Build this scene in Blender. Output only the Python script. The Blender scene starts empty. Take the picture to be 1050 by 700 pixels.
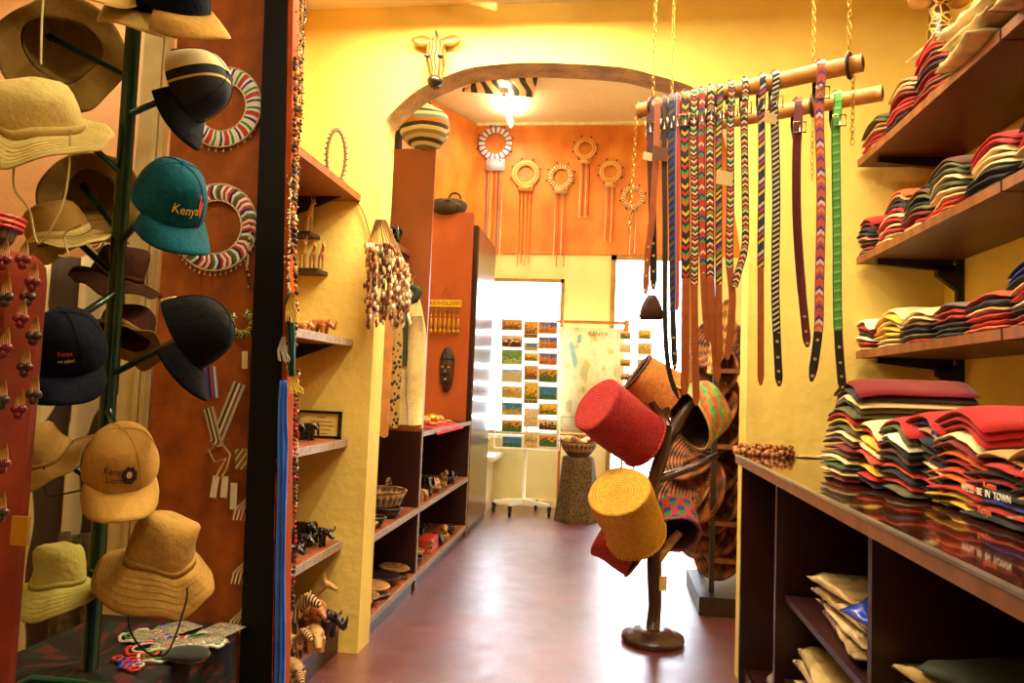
import bpy, bmesh, math, random
from math import sin, cos, pi, sqrt, radians
from mathutils import Vector, Matrix, noise
random.seed(7)
SC = bpy.context.scene; COL = SC.collection
V3 = Vector
# ------------------------------------------------------------ camera
FPX, YAW, PITCH, ROLL = 740.0, .1315, .0636, .039
EYE = V3((0, 0, 1.2))
cf = V3((-sin(YAW)*cos(PITCH), cos(YAW)*cos(PITCH), sin(PITCH)))
_r = V3((cos(YAW), sin(YAW), 0)); _u = _r.cross(cf)
cr = _r*cos(ROLL) + _u*sin(ROLL); cu = -_r*sin(ROLL) + _u*cos(ROLL)
cam = bpy.data.objects.new('camera', bpy.data.cameras.new('camera')); COL.objects.link(cam)
cam.matrix_world = Matrix(((cr.x, cu.x, -cf.x, 0), (cr.y, cu.y, -cf.y, 0), (cr.z, cu.z, -cf.z, 1.2), (0, 0, 0, 1)))
cam.data.sensor_width = 36; cam.data.lens = FPX/1050*36; cam.data.clip_start = .02
SC.camera = cam
def ray(px, py): return cf*FPX + cr*(px-525) - cu*(py-350)
def AY(px, py, y): d = ray(px, py); return EYE + d*((y-EYE.y)/d.y)
def AX(px, py, x): d = ray(px, py); return EYE + d*((x-EYE.x)/d.x)
def AZ(px, py, z): d = ray(px, py); return EYE + d*((z-EYE.z)/d.z)
def DIR(px, py, a, b, c):          # right / up / toward the onlooker, at a spot of the room
    t = -ray(px, py).normalized(); up = (cu - t*cu.dot(t)).normalized(); rt = up.cross(t)
    return (rt*a + up*b + t*c).normalized()
def frame(pos, up, fwd, s=1.0):
    z = up.normalized(); x = (fwd - z*fwd.dot(z)).normalized(); y = z.cross(x)
    m = Matrix.Identity(4)
    for i in range(3):
        m[i][0] = x[i]*s; m[i][1] = y[i]*s; m[i][2] = z[i]*s; m[i][3] = pos[i]
    return m
def T(x, y=None, z=None):
    return Matrix.Translation(x if y is None else (x, y, z))
def RX(a): return Matrix.Rotation(a, 4, 'X')
def RY(a): return Matrix.Rotation(a, 4, 'Y')
def RZ(a): return Matrix.Rotation(a, 4, 'Z')
def SCL(x, y=None, z=None):
    m = Matrix.Identity(4); m[0][0] = x; m[1][1] = x if y is None else y; m[2][2] = x if z is None else z; return m
# ------------------------------------------------------------ materials
def srgb(c):
    if isinstance(c, str): c = [int(c[i:i+2], 16)/255 for i in (0, 2, 4)]
    return [x/12.92 if x <= .04045 else ((x+.055)/1.055)**2.4 for x in c]
MATS = {}
def _new(name):
    m = bpy.data.materials.new(name); m.use_nodes = True
    n = m.node_tree.nodes; l = m.node_tree.links
    return m, n, l, n['Principled BSDF']
def mat(name, col='808080', rough=.7, metal=0., var=.18, vs=12., bump=0., bs=60., spec=.5, coat=0., em=0., col2=None, stretch=None, sheen=0., trans=0.):
    if name in MATS: return MATS[name]
    m, n, l, b = _new(name); c = srgb(col)
    c2 = srgb(col2) if col2 else [min(1, x*(1+var)) for x in c]
    c1 = c if col2 else [x*(1-var) for x in c]
    tc = n.new('ShaderNodeTexCoord'); mp = n.new('ShaderNodeMapping'); l.new(tc.outputs['Object'], mp.inputs[0])
    if stretch: mp.inputs['Scale'].default_value = stretch
    nz = n.new('ShaderNodeTexNoise'); nz.inputs['Scale'].default_value = vs; nz.inputs['Detail'].default_value = 5; l.new(mp.outputs[0], nz.inputs[0])
    rp = n.new('ShaderNodeValToRGB'); rp.color_ramp.elements[0].position = .33; rp.color_ramp.elements[1].position = .67
    rp.color_ramp.elements[0].color = (*c1, 1); rp.color_ramp.elements[1].color = (*c2, 1)
    l.new(nz.outputs[0], rp.inputs[0]); l.new(rp.outputs[0], b.inputs['Base Color'])
    b.inputs['Roughness'].default_value = rough; b.inputs['Metallic'].default_value = metal
    b.inputs['Specular IOR Level'].default_value = spec; b.inputs['Coat Weight'].default_value = coat
    b.inputs['Sheen Weight'].default_value = sheen; b.inputs['Transmission Weight'].default_value = trans
    if em: b.inputs['Emission Color'].default_value = (*c, 1); b.inputs['Emission Strength'].default_value = em
    if bump:
        n2 = n.new('ShaderNodeTexNoise'); n2.inputs['Scale'].default_value = bs; n2.inputs['Detail'].default_value = 4; l.new(mp.outputs[0], n2.inputs[0])
        bp = n.new('ShaderNodeBump'); bp.inputs['Strength'].default_value = bump; bp.inputs['Distance'].default_value = .01
        l.new(n2.outputs[0], bp.inputs['Height']); l.new(bp.outputs[0], b.inputs['Normal'])
    MATS[name] = m; return m
def math_(n, l, op, a, b=None, c=None):
    x = n.new('ShaderNodeMath'); x.operation = op
    for i, v in enumerate((a, b, c)):
        if v is None: continue
        if isinstance(v, (int, float)): x.inputs[i].default_value = v
        else: l.new(v, x.inputs[i])
    return x.outputs[0]
def pmat(name, cols, freq=1., kv=1., ku=0., chev=0., rough=.6, edge_=None, bump=0., noise_=0., coord='UV', checker=None, coat=0., ucols=None):
    """bands of cols along fract(freq*(kv*v+ku*u+chev*|u-.5|)); checker=(nu,nv) staggers them"""
    if name in MATS: return MATS[name]
    m, n, l, b = _new(name)
    tc = n.new('ShaderNodeTexCoord'); sp = n.new('ShaderNodeSeparateXYZ'); l.new(tc.outputs[coord], sp.inputs[0])
    u, v = sp.outputs[0], sp.outputs[1]
    if checker:
        uf = math_(n, l, 'FLOOR', math_(n, l, 'MULTIPLY', u, checker[0])); vf = math_(n, l, 'FLOOR', math_(n, l, 'MULTIPLY', v, checker[1]))
        t = math_(n, l, 'FRACT', math_(n, l, 'ADD', math_(n, l, 'MULTIPLY', uf, ku or .5), math_(n, l, 'MULTIPLY', vf, kv)))
        t = math_(n, l, 'ADD', t, .001)
    else:
        t = math_(n, l, 'MULTIPLY', v, kv)
        t = math_(n, l, 'ADD', t, math_(n, l, 'MULTIPLY', u, ku))
        if chev: t = math_(n, l, 'ADD', t, math_(n, l, 'MULTIPLY', math_(n, l, 'ABSOLUTE', math_(n, l, 'SUBTRACT', u, .5)), chev))
        if noise_:
            nz = n.new('ShaderNodeTexNoise'); nz.inputs['Scale'].default_value = 6; l.new(tc.outputs[coord], nz.inputs[0])
            t = math_(n, l, 'ADD', t, math_(n, l, 'MULTIPLY', nz.outputs[0], noise_))
        t = math_(n, l, 'FRACT', math_(n, l, 'MULTIPLY', t, freq))
    rp = n.new('ShaderNodeValToRGB'); rp.color_ramp.interpolation = 'CONSTANT'; E = rp.color_ramp.elements
    k = len(cols)
    for i, c in enumerate(cols):
        w = i/k
        if isinstance(c, tuple): c, w = c
        e = E[i] if i < 2 else E.new(min(w, .999))
        e.position = w; e.color = (*srgb(c), 1)
    l.new(t, rp.inputs[0]); outc = rp.outputs[0]
    if edge_:
        mxn = n.new('ShaderNodeMix'); mxn.data_type = 'RGBA'; l.new(math_(n, l, 'GREATER_THAN', math_(n, l, 'ABSOLUTE', math_(n, l, 'SUBTRACT', u, .5)), .39), mxn.inputs[0]); l.new(outc, mxn.inputs[6]); mxn.inputs[7].default_value = (*srgb(edge_), 1); outc = mxn.outputs[2]
    l.new(outc, b.inputs['Base Color'])
    b.inputs['Roughness'].default_value = rough; b.inputs['Coat Weight'].default_value = coat
    if bump:
        bp = n.new('ShaderNodeBump'); bp.inputs['Strength'].default_value = bump; bp.inputs['Distance'].default_value = .003
        l.new(t, bp.inputs['Height']); l.new(bp.outputs[0], b.inputs['Normal'])
    MATS[name] = m; return m
def coilmat(name, col, col2, rings=60., rough=.65, stitch=0.):
    """woven fibre: rings along v, short stitches along u"""
    if name in MATS: return MATS[name]
    m, n, l, b = _new(name)
    tc = n.new('ShaderNodeTexCoord'); sp = n.new('ShaderNodeSeparateXYZ'); l.new(tc.outputs['UV'], sp.inputs[0])
    s = math_(n, l, 'SINE', math_(n, l, 'MULTIPLY', sp.outputs[1], rings*6.283))
    nz = n.new('ShaderNodeTexNoise'); nz.inputs['Scale'].default_value = 60; nz.inputs['Detail'].default_value = 3; l.new(tc.outputs['Object'], nz.inputs[0])
    h = math_(n, l, 'ADD', math_(n, l, 'MULTIPLY', s, .25), nz.outputs[0])
    if stitch: h = math_(n, l, 'ADD', h, math_(n, l, 'MULTIPLY', math_(n, l, 'SINE', math_(n, l, 'MULTIPLY', sp.outputs[0], stitch*6.283)), .18))
    rp = n.new('ShaderNodeValToRGB'); rp.color_ramp.elements[0].position = .2; rp.color_ramp.elements[1].position = .75
    rp.color_ramp.elements[0].color = (*srgb(col2), 1); rp.color_ramp.elements[1].color = (*srgb(col), 1)
    l.new(h, rp.inputs[0]); l.new(rp.outputs[0], b.inputs['Base Color']); b.inputs['Roughness'].default_value = rough
    bp = n.new('ShaderNodeBump'); bp.inputs['Strength'].default_value = .6; bp.inputs['Distance'].default_value = .004
    l.new(h, bp.inputs['Height']); l.new(bp.outputs[0], b.inputs['Normal'])
    MATS[name] = m; return m
# ------------------------------------------------------------ mesh builder
class MB:
    def __init__(s): s.v = []; s.f = []; s.mi = []; s.uv = []; s.sm = []; s.M = Matrix.Identity(4); s.m = 0
    def av(s, p): s.v.append(s.M @ V3(p)); return len(s.v)-1
    def af(s, idx, uv=None, smooth=True, mi=None):
        s.f.append(idx); s.uv.append(uv); s.sm.append(smooth); s.mi.append(s.m if mi is None else mi)
    def box(s, lo, hi, mi=None):
        x0, y0, z0 = lo; x1, y1, z1 = hi
        i = [s.av(p) for p in ((x0,y0,z0),(x1,y0,z0),(x1,y1,z0),(x0,y1,z0),(x0,y0,z1),(x1,y0,z1),(x1,y1,z1),(x0,y1,z1))]
        q = [(0,0),(1,0),(1,1),(0,1)]
        for f in ((0,3,2,1),(4,5,6,7),(0,1,5,4),(1,2,6,5),(2,3,7,6),(3,0,4,7)): s.af([i[k] for k in f], q, False, mi)
        return s
    def hexa(s, p, mi=None):      # 8 free corners, same order as box
        i = [s.av(x) for x in p]; q = [(0,0),(1,0),(1,1),(0,1)]
        for f in ((0,3,2,1),(4,5,6,7),(0,1,5,4),(1,2,6,5),(2,3,7,6),(3,0,4,7)): s.af([i[k] for k in f], q, False, mi)
        return s
    def grid(s, P, cu_=False, cv_=False, uvf=None, mi=None, smooth=True, flip=False):
        nu, nv = len(P), len(P[0]); I = [[s.av(p) for p in row] for row in P]
        for a in range(nu - (0 if cu_ else 1)):
            for b in range(nv - (0 if cv_ else 1)):
                a2, b2 = (a+1) % nu, (b+1) % nv
                q = [I[a][b], I[a2][b], I[a2][b2], I[a][b2]]
                du, dv = nu-(0 if cu_ else 1), nv-(0 if cv_ else 1)
                w = [(a/du, b/dv), ((a+1)/du, b/dv), ((a+1)/du, (b+1)/dv), (a/du, (b+1)/dv)]
                if uvf: w = [uvf(*x) for x in w]
                if flip: q.reverse(); w.reverse()
                s.af(q, w, smooth, mi)
        return I
    def sheet(s, P, t, mi=None, uvf=None, nrm=None):     # open grid with thickness t along its normals
        nu, nv = len(P), len(P[0]); Q = []
        for a in range(nu):
            row = []
            for b in range(nv):
                if nrm: n = V3(nrm)
                else:
                    du = V3(P[min(a+1, nu-1)][b]) - V3(P[max(a-1, 0)][b]); dv = V3(P[a][min(b+1, nv-1)]) - V3(P[a][max(b-1, 0)])
                    n = du.cross(dv); n = n.normalized() if n.length > 1e-9 else V3((0, 0, 1))
                row.append(V3(P[a][b]) - n*t)
            Q.append(row)
        A = s.grid(P, uvf=uvf, mi=mi); B = s.grid(Q, uvf=uvf, mi=mi, flip=True)
        for a in range(nu-1):
            s.af([A[a+1][0], A[a][0], B[a][0], B[a+1][0]], None, False, mi); s.af([A[a][-1], A[a+1][-1], B[a+1][-1], B[a][-1]], None, False, mi)
        for b in range(nv-1):
            s.af([A[0][b], A[0][b+1], B[0][b+1], B[0][b]], None, False, mi); s.af([A[-1][b+1], A[-1][b], B[-1][b], B[-1][b+1]], None, False, mi)
        return s
    def tube(s, pts, rad, n=8, closed=False, mi=None, cap=True, ref=None):
        pts = [V3(p) for p in pts]; k = len(pts)
        if not isinstance(rad, (list,)): rad = [rad]*k
        tan = []
        for i in range(k):
            a = pts[(i-1) % k] if closed or i > 0 else pts[0]; b = pts[(i+1) % k] if closed or i < k-1 else pts[-1]
            tan.append((b-a).normalized() if (b-a).length > 1e-9 else V3((0, 0, 1)))
        t0 = tan[0]; r0 = V3(ref) if ref else (V3((0, 0, 1)) if abs(t0.z) < .9 else V3((1, 0, 0)))
        nx = (r0 - t0*r0.dot(t0)).normalized(); rows = []; L = 0
        for i in range(k):
            t = tan[i]; nx = (nx - t*nx.dot(t)).normalized(); ny = t.cross(nx)
            ra, rb = rad[i] if isinstance(rad[i], tuple) else (rad[i], rad[i])
            rows.append([pts[i] + nx*(ra*cos(2*pi*j/n)) + ny*(rb*sin(2*pi*j/n)) for j in range(n)])
        I = s.grid(rows, cu_=closed, cv_=True, mi=mi, uvf=lambda a, b: (b, a))
        if cap and not closed:
            s.af(list(reversed(I[0])), [(0, 0)]*n, False, mi); s.af(I[-1], [(0, 0)]*n, False, mi)
        return s
    def lathe(s, prof, n=24, mi=None, wob=None, closed_prof=False):
        rows = []
        for (r, z) in prof:
            rows.append([(max(r, 1e-4)*cos(2*pi*j/n), max(r, 1e-4)*sin(2*pi*j/n), z) for j in range(n)])
        if wob: rows = [[wob(V3(p)) for p in row] for row in rows]
        s.grid(rows, cu_=closed_prof, cv_=True, mi=mi, uvf=lambda a, b: (b, a), flip=True)
        return s
    def ball(s, c, r, n=10, mi=None):
        if not isinstance(r, tuple): r = (r, r, r)
        rows = [[(c[0]+r[0]*sin(pi*max(i, .01)/n if i < n else pi*.999)*cos(2*pi*j/(n+2)), c[1]+r[1]*sin(pi*max(i, .01)/n if i < n else pi*.999)*sin(2*pi*j/(n+2)), c[2]+r[2]*cos(pi*i/n)) for j in range(n+2)] for i in range(n+1)]
        s.grid(rows, cv_=True, mi=mi, uvf=lambda a, b: (b, a)); return s
    def torus(s, c, R, r, n=20, k=8, axis='z', mi=None, a0=0, a1=2*pi):
        cl = abs(a1-a0-2*pi) < 1e-6; m = n if cl else n+1; pts = []
        for i in range(m):
            a = a0+(a1-a0)*i/n; p = {'z': (R*cos(a), R*sin(a), 0), 'y': (R*cos(a), 0, R*sin(a)), 'x': (0, R*cos(a), R*sin(a))}[axis]
            pts.append(V3(c)+V3(p))
        return s.tube(pts, r, k, closed=cl, mi=mi)
    def displace(s, amp, sc, seed=0):
        s.v = [p + V3((noise.noise(p*sc+V3((seed, 0, 0))), noise.noise(p*sc+V3((0, seed+9, 3))), noise.noise(p*sc+V3((5, 7, seed)))))*amp for p in s.v]; return s
    def mesh(s, name, mats, bevel=0):
        me = bpy.data.meshes.new(name); me.from_pydata([tuple(p) for p in s.v], [], s.f)
        ul = me.uv_layers.new(name='uv'); k = 0
        for i, f in enumerate(s.f):
            u = s.uv[i]
            for j in range(len(f)):
                if u: ul.data[k].uv = u[j]
                k += 1
        for m in (mats if isinstance(mats, (list, tuple)) else [mats]): me.materials.append(m)
        for i, p in enumerate(me.polygons): p.material_index = s.mi[i]; p.use_smooth = s.sm[i]
        if bevel:
            bm = bmesh.new(); bm.from_mesh(me); bmesh.ops.remove_doubles(bm, verts=bm.verts, dist=1e-5)
            bmesh.ops.bevel(bm, geom=[e for e in bm.edges if len(e.link_faces) == 2 and e.calc_face_angle(0) > .6], offset=bevel, segments=2, affect='EDGES', profile=.5)
            bm.to_mesh(me); bm.free()
        me.update(); return me
def root(name, label, cat, loc=(0, 0, 0), group=None, M=None):
    o = bpy.data.objects.new(name, None); COL.objects.link(o); o.empty_display_size = .05
    o['label'] = label; o['category'] = cat
    if group: o['group'] = group
    o.matrix_world = M if M is not None else T(V3(loc))
    return o
def part(name, mb, mats, par, label=None, bevel=0, kind=None):
    """mb is in world coordinates; the child keeps its world place"""
    inv = par.get('_inv') and None
    W = wm(par); Wi = W.inverted(); mb.v = [Wi @ p for p in mb.v]
    return lpart(name, mb, mats, par, label, bevel, kind)
def lpart(name, mb, mats, par, label=None, bevel=0, kind=None):   # mb in the thing's own coordinates
    me = mb if isinstance(mb, bpy.types.Mesh) else mb.mesh(name, mats, bevel)
    o = bpy.data.objects.new(name, me); COL.objects.link(o); o.parent = par
    if label: o['label'] = label
    if kind: o['kind'] = kind
    return o
def wm(o):
    m = o.matrix_basis.copy(); p = o.parent
    while p: m = p.matrix_basis @ m; p = p.parent
    return m
def single(name, mb, mats, label, cat, group=None, bevel=0, kind=None, local=None):
    """one-mesh thing; mb in world coordinates, origin moved to its base centre"""
    if local is None:
        xs = [p.x for p in mb.v]; ys = [p.y for p in mb.v]; zs = [p.z for p in mb.v]
        M = T((min(xs)+max(xs))/2, (min(ys)+max(ys))/2, min(zs)); Mi = M.inverted(); mb.v = [Mi @ p for p in mb.v]
    else: M = local
    o = bpy.data.objects.new(name, mb.mesh(name, mats, bevel)); COL.objects.link(o); o.matrix_world = M
    o['label'] = label; o['category'] = cat
    if group: o['group'] = group
    if kind: o['kind'] = kind
    return o
def struct(name, mb, mats, par=None):
    o = bpy.data.objects.new(name, mb.mesh(name, mats)); COL.objects.link(o)
    if par: o.parent = par
    else: o['kind'] = 'structure'
    return o
def dup(src, M, label=None, group=None, mats=None):
    kids = [c for c in COL.objects if c.parent == src]
    c = src.copy(); COL.objects.link(c); c.matrix_world = M
    if label: c['label'] = label
    if group: c['group'] = group
    if mats and c.type == 'MESH': setm(c, mats)
    for k in kids:
        d = k.copy(); COL.objects.link(d); d.parent = c
        if mats and k.name.split('.')[0] in mats: setm(d, mats[k.name.split('.')[0]])
        for g in [x for x in COL.objects if x.parent == k]:
            e = g.copy(); COL.objects.link(e); e.parent = d
            if mats and g.name.split('.')[0] in mats: setm(e, mats[g.name.split('.')[0]])
    return c
def setm(o, m):
    o.material_slots[0].link = 'OBJECT'; o.material_slots[0].material = m
def fuse(mb, name, mats, vox=.004, smooth=6):
    me = mb.mesh(name+'_raw', mats); o = bpy.data.objects.new(name+'_raw', me); COL.objects.link(o)
    r = o.modifiers.new('r', 'REMESH'); r.mode = 'VOXEL'; r.voxel_size = vox; r.use_smooth_shade = True
    if smooth: k = o.modifiers.new('s', 'SMOOTH'); k.iterations = smooth; k.factor = .5
    dg = bpy.context.evaluated_depsgraph_get(); out = bpy.data.meshes.new_from_object(o.evaluated_get(dg)); out.name = name
    bpy.data.objects.remove(o); bpy.data.meshes.remove(me)
    out.materials.clear()
    for m in (mats if isinstance(mats, (list, tuple)) else [mats]): out.materials.append(m)
    return out
def textmb(s, size, ext=.0008, fn=None, M=None):
    cu_ = bpy.data.curves.new('lettering', 'FONT'); cu_.body = s; cu_.size = size; cu_.extrude = ext; cu_.align_x = 'CENTER'; cu_.align_y = 'CENTER'; cu_.resolution_u = 3
    o = bpy.data.objects.new('lettering', cu_); COL.objects.link(o)
    me = bpy.data.meshes.new_from_object(o.evaluated_get(bpy.context.evaluated_depsgraph_get()))
    mb = MB()
    for v in me.vertices:
        p = V3(v.co)
        if fn: p = V3(fn(p))
        if M: p = M @ p
        mb.v.append(p)
    for p in me.polygons: mb.af(list(p.vertices), None, False)
    bpy.data.objects.remove(o); bpy.data.curves.remove(cu_); bpy.data.meshes.remove(me)
    return mb
ORD = ['bottom', 'second from the bottom', 'third from the bottom', 'fourth from the bottom', 'fifth from the bottom', 'sixth from the bottom', 'seventh from the bottom', 'eighth from the bottom', 'ninth from the bottom', 'tenth from the bottom', 'eleventh from the bottom', 'twelfth from the bottom', 'thirteenth from the bottom', 'fourteenth from the bottom', 'fifteenth from the bottom', 'sixteenth from the bottom']
NTH = ['first', 'second', 'third', 'fourth', 'fifth', 'sixth', 'seventh', 'eighth', 'ninth', 'tenth']

# ============================================================ THE ROOM
CEIL, CEILB, YA, YB = 2.95, 4.0, 3.16, 7.46      # ceilings, arch wall, back wall
TH = .16
plaster = mat('yellow_plaster', 'EACA66', .75, var=.13, vs=2.2, bump=.35, bs=25, spec=.25)
plaster_b = mat('cream_plaster', 'F0DC96', .75, var=.06, vs=3, bump=.2, bs=25, spec=.25)
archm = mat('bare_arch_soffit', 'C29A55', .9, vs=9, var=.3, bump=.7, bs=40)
ceilm = mat('ceiling_paint', 'F6EAC4', .8, var=.03, bump=.1)
ply = mat('orange_plywood', 'C96A22', .5, vs=5, var=.3, col2='E08A35', stretch=(1, 1, .6), spec=.35)
dark_red = mat('maroon_lacquered_board', '2C0A08', .4, vs=4, var=.25, spec=.5, stretch=(1, 1, .3))
red_ply = mat('red_brown_plywood', '9A4218', .45, vs=3, var=.35, col2='B9581F', stretch=(1, 1, .4))
edge = mat('pale_board_edge', '8F7764', .5, vs=60, var=.3)
brown_edge = mat('brown_board_edge', '7A4A22', .45, vs=14, var=.3)
black_m = mat('black_painted_metal', '0B0A0A', .4, spec=.4)
white_m = mat('white_enamel', 'E8E4D6', .4, var=.03)
wood = mat('brown_wood', '7A4320', .5, vs=20, var=.35, stretch=(1, 1, .3))
dwood = mat('dark_carved_wood', '2A1710', .4, vs=25, var=.4, bump=.1)
lwood = mat('pale_carved_wood', 'B9864A', .5, vs=25, var=.3, bump=.1)
gold = mat('brass', 'C59A3A', .35, metal=.9)
steel = mat('steel', 'B8B2A4', .3, metal=.9)
# floor
def floor_mat():
    m, n, l, b = _new('polished_red_concrete')
    tc = n.new('ShaderNodeTexCoord')
    a = n.new('ShaderNodeTexNoise'); a.inputs['Scale'].default_value = 1.1; a.inputs['Detail'].default_value = 9; a.inputs['Roughness'].default_value = .7; l.new(tc.outputs['Object'], a.inputs[0])
    r = n.new('ShaderNodeValToRGB'); e = r.color_ramp.elements
    e[0].position = .3; e[0].color = (*srgb('40120E'), 1); e[1].position = .7; e[1].color = (*srgb('7A3028'), 1)
    k = e.new(.5); k.color = (*srgb('5C2022'), 1)
    l.new(a.outputs[0], r.inputs[0]); l.new(r.outputs[0], b.inputs['Base Color'])
    c = n.new('ShaderNodeTexNoise'); c.inputs['Scale'].default_value = 6; c.inputs['Detail'].default_value = 8; c.inputs['Roughness'].default_value = .75; l.new(tc.outputs['Object'], c.inputs[0])
    q = n.new('ShaderNodeMapRange'); q.inputs[1].default_value = .3; q.inputs[2].default_value = .7; q.inputs[3].default_value = .3; q.inputs[4].default_value = .46
    l.new(c.outputs[0], q.inputs[0]); l.new(q.outputs[0], b.inputs['Roughness'])
    b.inputs['Specular IOR Level'].default_value = 1.0; b.inputs['Coat Weight'].default_value = 1; l.new(q.outputs[0], b.inputs['Coat Roughness']); b.inputs['Coat IOR'].default_value = 1.7
    bp = n.new('ShaderNodeBump'); bp.inputs['Strength'].default_value = .14; bp.inputs['Distance'].default_value = .01
    l.new(c.outputs[0], bp.inputs['Height']); l.new(bp.outputs[0], b.inputs['Normal'])
    return m
struct('floor', MB().box((-3.2, -2, -.1), (3.2, 9.5, 0)), floor_mat())
struct('ceiling', MB().box((-3.2, -2, CEIL), (3.2, YA+TH, CEIL+.1)), ceilm)
struct('ceiling_back', MB().box((-3.2, YA+.0, CEILB), (3.2, YB+.2, CEILB+.1)), ceilm)
# arch wall: opening from XL to XR with a curved head
XL, XR = -1.055, .575
arch_px = [(383, 236), (384, 195), (385, 160), (388, 137), (400, 117), (427, 93), (455, 79), (480, 70), (510, 66), (545, 64), (580, 65), (616, 67), (645, 70), (668, 76), (697, 84), (716, 92), (733, 104), (746, 122), (753, 150), (756, 185)]
AP = [AY(x, y, YA) for x, y in arch_px]
XL = AY(372, 560, YA).x; XR = .59
AP[0].x = XL; AP[1].x = XL
AP = [V3((XL, YA, 0)), V3((XL, YA, 1.0))] + AP + [V3((XR, YA, 1.8)), V3((XR, YA, 0))]
fine = []
for i in range(len(AP)-1):
    p0, p1, p2, p3 = AP[max(i-1, 0)], AP[i], AP[i+1], AP[min(i+2, len(AP)-1)]
    for k in range(4):
        t = k/4
        if i < 2 or i >= len(AP)-3: q = p1.lerp(p2, t)
        else: q = .5*((2*p1)+(p2-p0)*t+(2*p0-5*p1+4*p2-p3)*t*t+(-p0+3*p1-3*p2+p3)*t*t*t)
        fine.append(V3((min(max(q.x, XL), XR), YA, q.z)))
fine.append(AP[-1])
mx_ = XL
for q in fine: q.x = max(q.x, mx_); mx_ = q.x
mb = MB(); TOP = 4.1
for y, fl, mi in ((YA, False, 0), (YA+TH, True, 1)):
    def fq(x0, z0, x1, z1, x2, z2, x3, z3):
        q = [mb.av((x0, y, z0)), mb.av((x1, y, z1)), mb.av((x2, y, z2)), mb.av((x3, y, z3))]
        if fl: q.reverse()
        mb.af(q, None, False, mi)
    fq(-3.2, 0, XL, 0, XL, TOP, -3.2, TOP); fq(XR, 0, 3.2, 0, 3.2, TOP, XR, TOP)
    for p, q in zip(fine, fine[1:]):
        if q.x-p.x > 1e-6: fq(p.x, p.z, q.x, q.z, q.x, TOP, p.x, TOP)
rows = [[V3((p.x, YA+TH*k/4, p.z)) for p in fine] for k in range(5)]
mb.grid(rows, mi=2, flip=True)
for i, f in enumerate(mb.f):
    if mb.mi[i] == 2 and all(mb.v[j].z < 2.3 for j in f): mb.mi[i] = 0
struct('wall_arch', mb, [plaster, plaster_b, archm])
struct('wall_right', MB().box((1.37, -2, 0), (1.5, YA, CEIL)), plaster)
struct('wall_front', MB().box((-3.2, -2.1, 0), (3.2, -2, CEIL)), plaster)
struct('wall_far_left', MB().box((-3.3, -2, 0), (-3.2, 9, CEILB)), plaster)
struct('wall_left', MB().box((-1.56, 2.36, 0), (-1.47, YA, CEIL)), plaster)
# left backdrop of the hat corner
peach = mat('peach_plaster', 'D9A06A', .8, var=.08, vs=3, bump=.2)
struct('wall_corner', MB().box((-3.2, 2.75, 0), (-1.56, 2.85, CEIL)), peach)
# back room
def wallseg(a, b, z0, z1, t=.1):
    a, b = V3((*a, 0)), V3((*b, 0)); d = (b-a).normalized(); nn = V3((-d.y, d.x, 0))*t
    return MB().hexa([V3((p.x, p.y, z)) for z in (z0, z1) for p in (a, b, b+nn, a+nn)])
W1 = (-1.357, -.46, .72, 2.34); W2 = (.02, .86, 0.0, 2.6)
mb = MB()
for (x0, x1, z0, z1) in ((-1.46, W1[0], 0, CEILB), (W1[0], W1[1], 0, W1[2]), (W1[0], W1[1], W1[3], CEILB), (W1[1], W2[0], 0, CEILB), (W2[0], W2[1], W2[3], CEILB), (W2[1], 3.2, 0, CEILB)):
    mb.box((x0, YB, z0), (x1, YB+.2, z1))
struct('wall_back', mb, plaster_b)
mb = wallseg((-1.46, YB), (-2.0, 6.3), 0, CEILB, -.1); struct('wall_back_left', mb, plaster_b)
mb = MB().box((-2.1, YA+TH, 0), (-2.0, 6.3, CEILB)); struct('wall_side', mb, plaster_b)
mb = MB().box((2.4, YA+TH, 0), (2.5, YB, CEILB)); struct('wall_back_right', mb, plaster_b)
# plywood band above the windows, cornice
struct('trim_1', MB().box((-1.46, YB-.02, 2.605), (2.4, YB, CEILB-.02)), ply)
mb = wallseg((-1.455, YB-.02), (-1.99, 6.3), 2.605, CEILB-.02, .02); struct('trim_2', mb, ply)
struct('trim_3', MB().box((-1.45, YB-.05, CEILB-.03), (2.4, YB-.02, CEILB)).box((-1.08, YB-.03, 0), (.02, YB, .07), 0), [mat('cream_cornice', 'F3DFA8', .6)])
# windows
wf = mat('window_frame_bronze', '9C7440', .4, metal=.2)
glassm = None
def glass(name='pane_glass'):
    if name in MATS: return MATS[name]
    m = bpy.data.materials.new(name); m.use_nodes = True; n = m.node_tree.nodes; l = m.node_tree.links
    for x in list(n): n.remove(x)
    o = n.new('ShaderNodeOutputMaterial'); mx = n.new('ShaderNodeMixShader'); t = n.new('ShaderNodeBsdfTransparent'); g = n.new('ShaderNodeBsdfGlossy')
    g.inputs['Roughness'].default_value = .02; mx.inputs[0].default_value = .07
    l.new(t.outputs[0], mx.inputs[1]); l.new(g.outputs[0], mx.inputs[2]); l.new(mx.outputs[0], o.inputs[0]); MATS[name] = m; return m
def window(name, x0, x1, z0, z1, fr=.035):
    mb = MB()
    for b in (((x0, YB-.03, z0), (x0+fr, YB+.05, z1)), ((x1-fr, YB-.03, z0), (x1, YB+.05, z1)), ((x0, YB-.03, z1-fr), (x1, YB+.05, z1)), ((x0, YB-.03, z0), (x1, YB+.05, z0+fr))): mb.box(*b)
    o = struct(name, mb, wf)
    g = MB().box((x0+fr, YB+.03, z0+fr), (x1-fr, YB+.036, z1-fr)); struct('glass_pane', g, glass(), o)
    return o
w = window('window_1', W1[0], W1[1], W1[2], W1[3])
struct('window_sill', MB().box((W1[0]-.04, YB-.12, W1[2]-.04), (W1[1]+.04, YB, W1[2])), mat('sill_paint', 'D8C8A0', .5), w)
w = window('door_1', W2[0], W2[1], .0, W2[3], .05)
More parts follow.
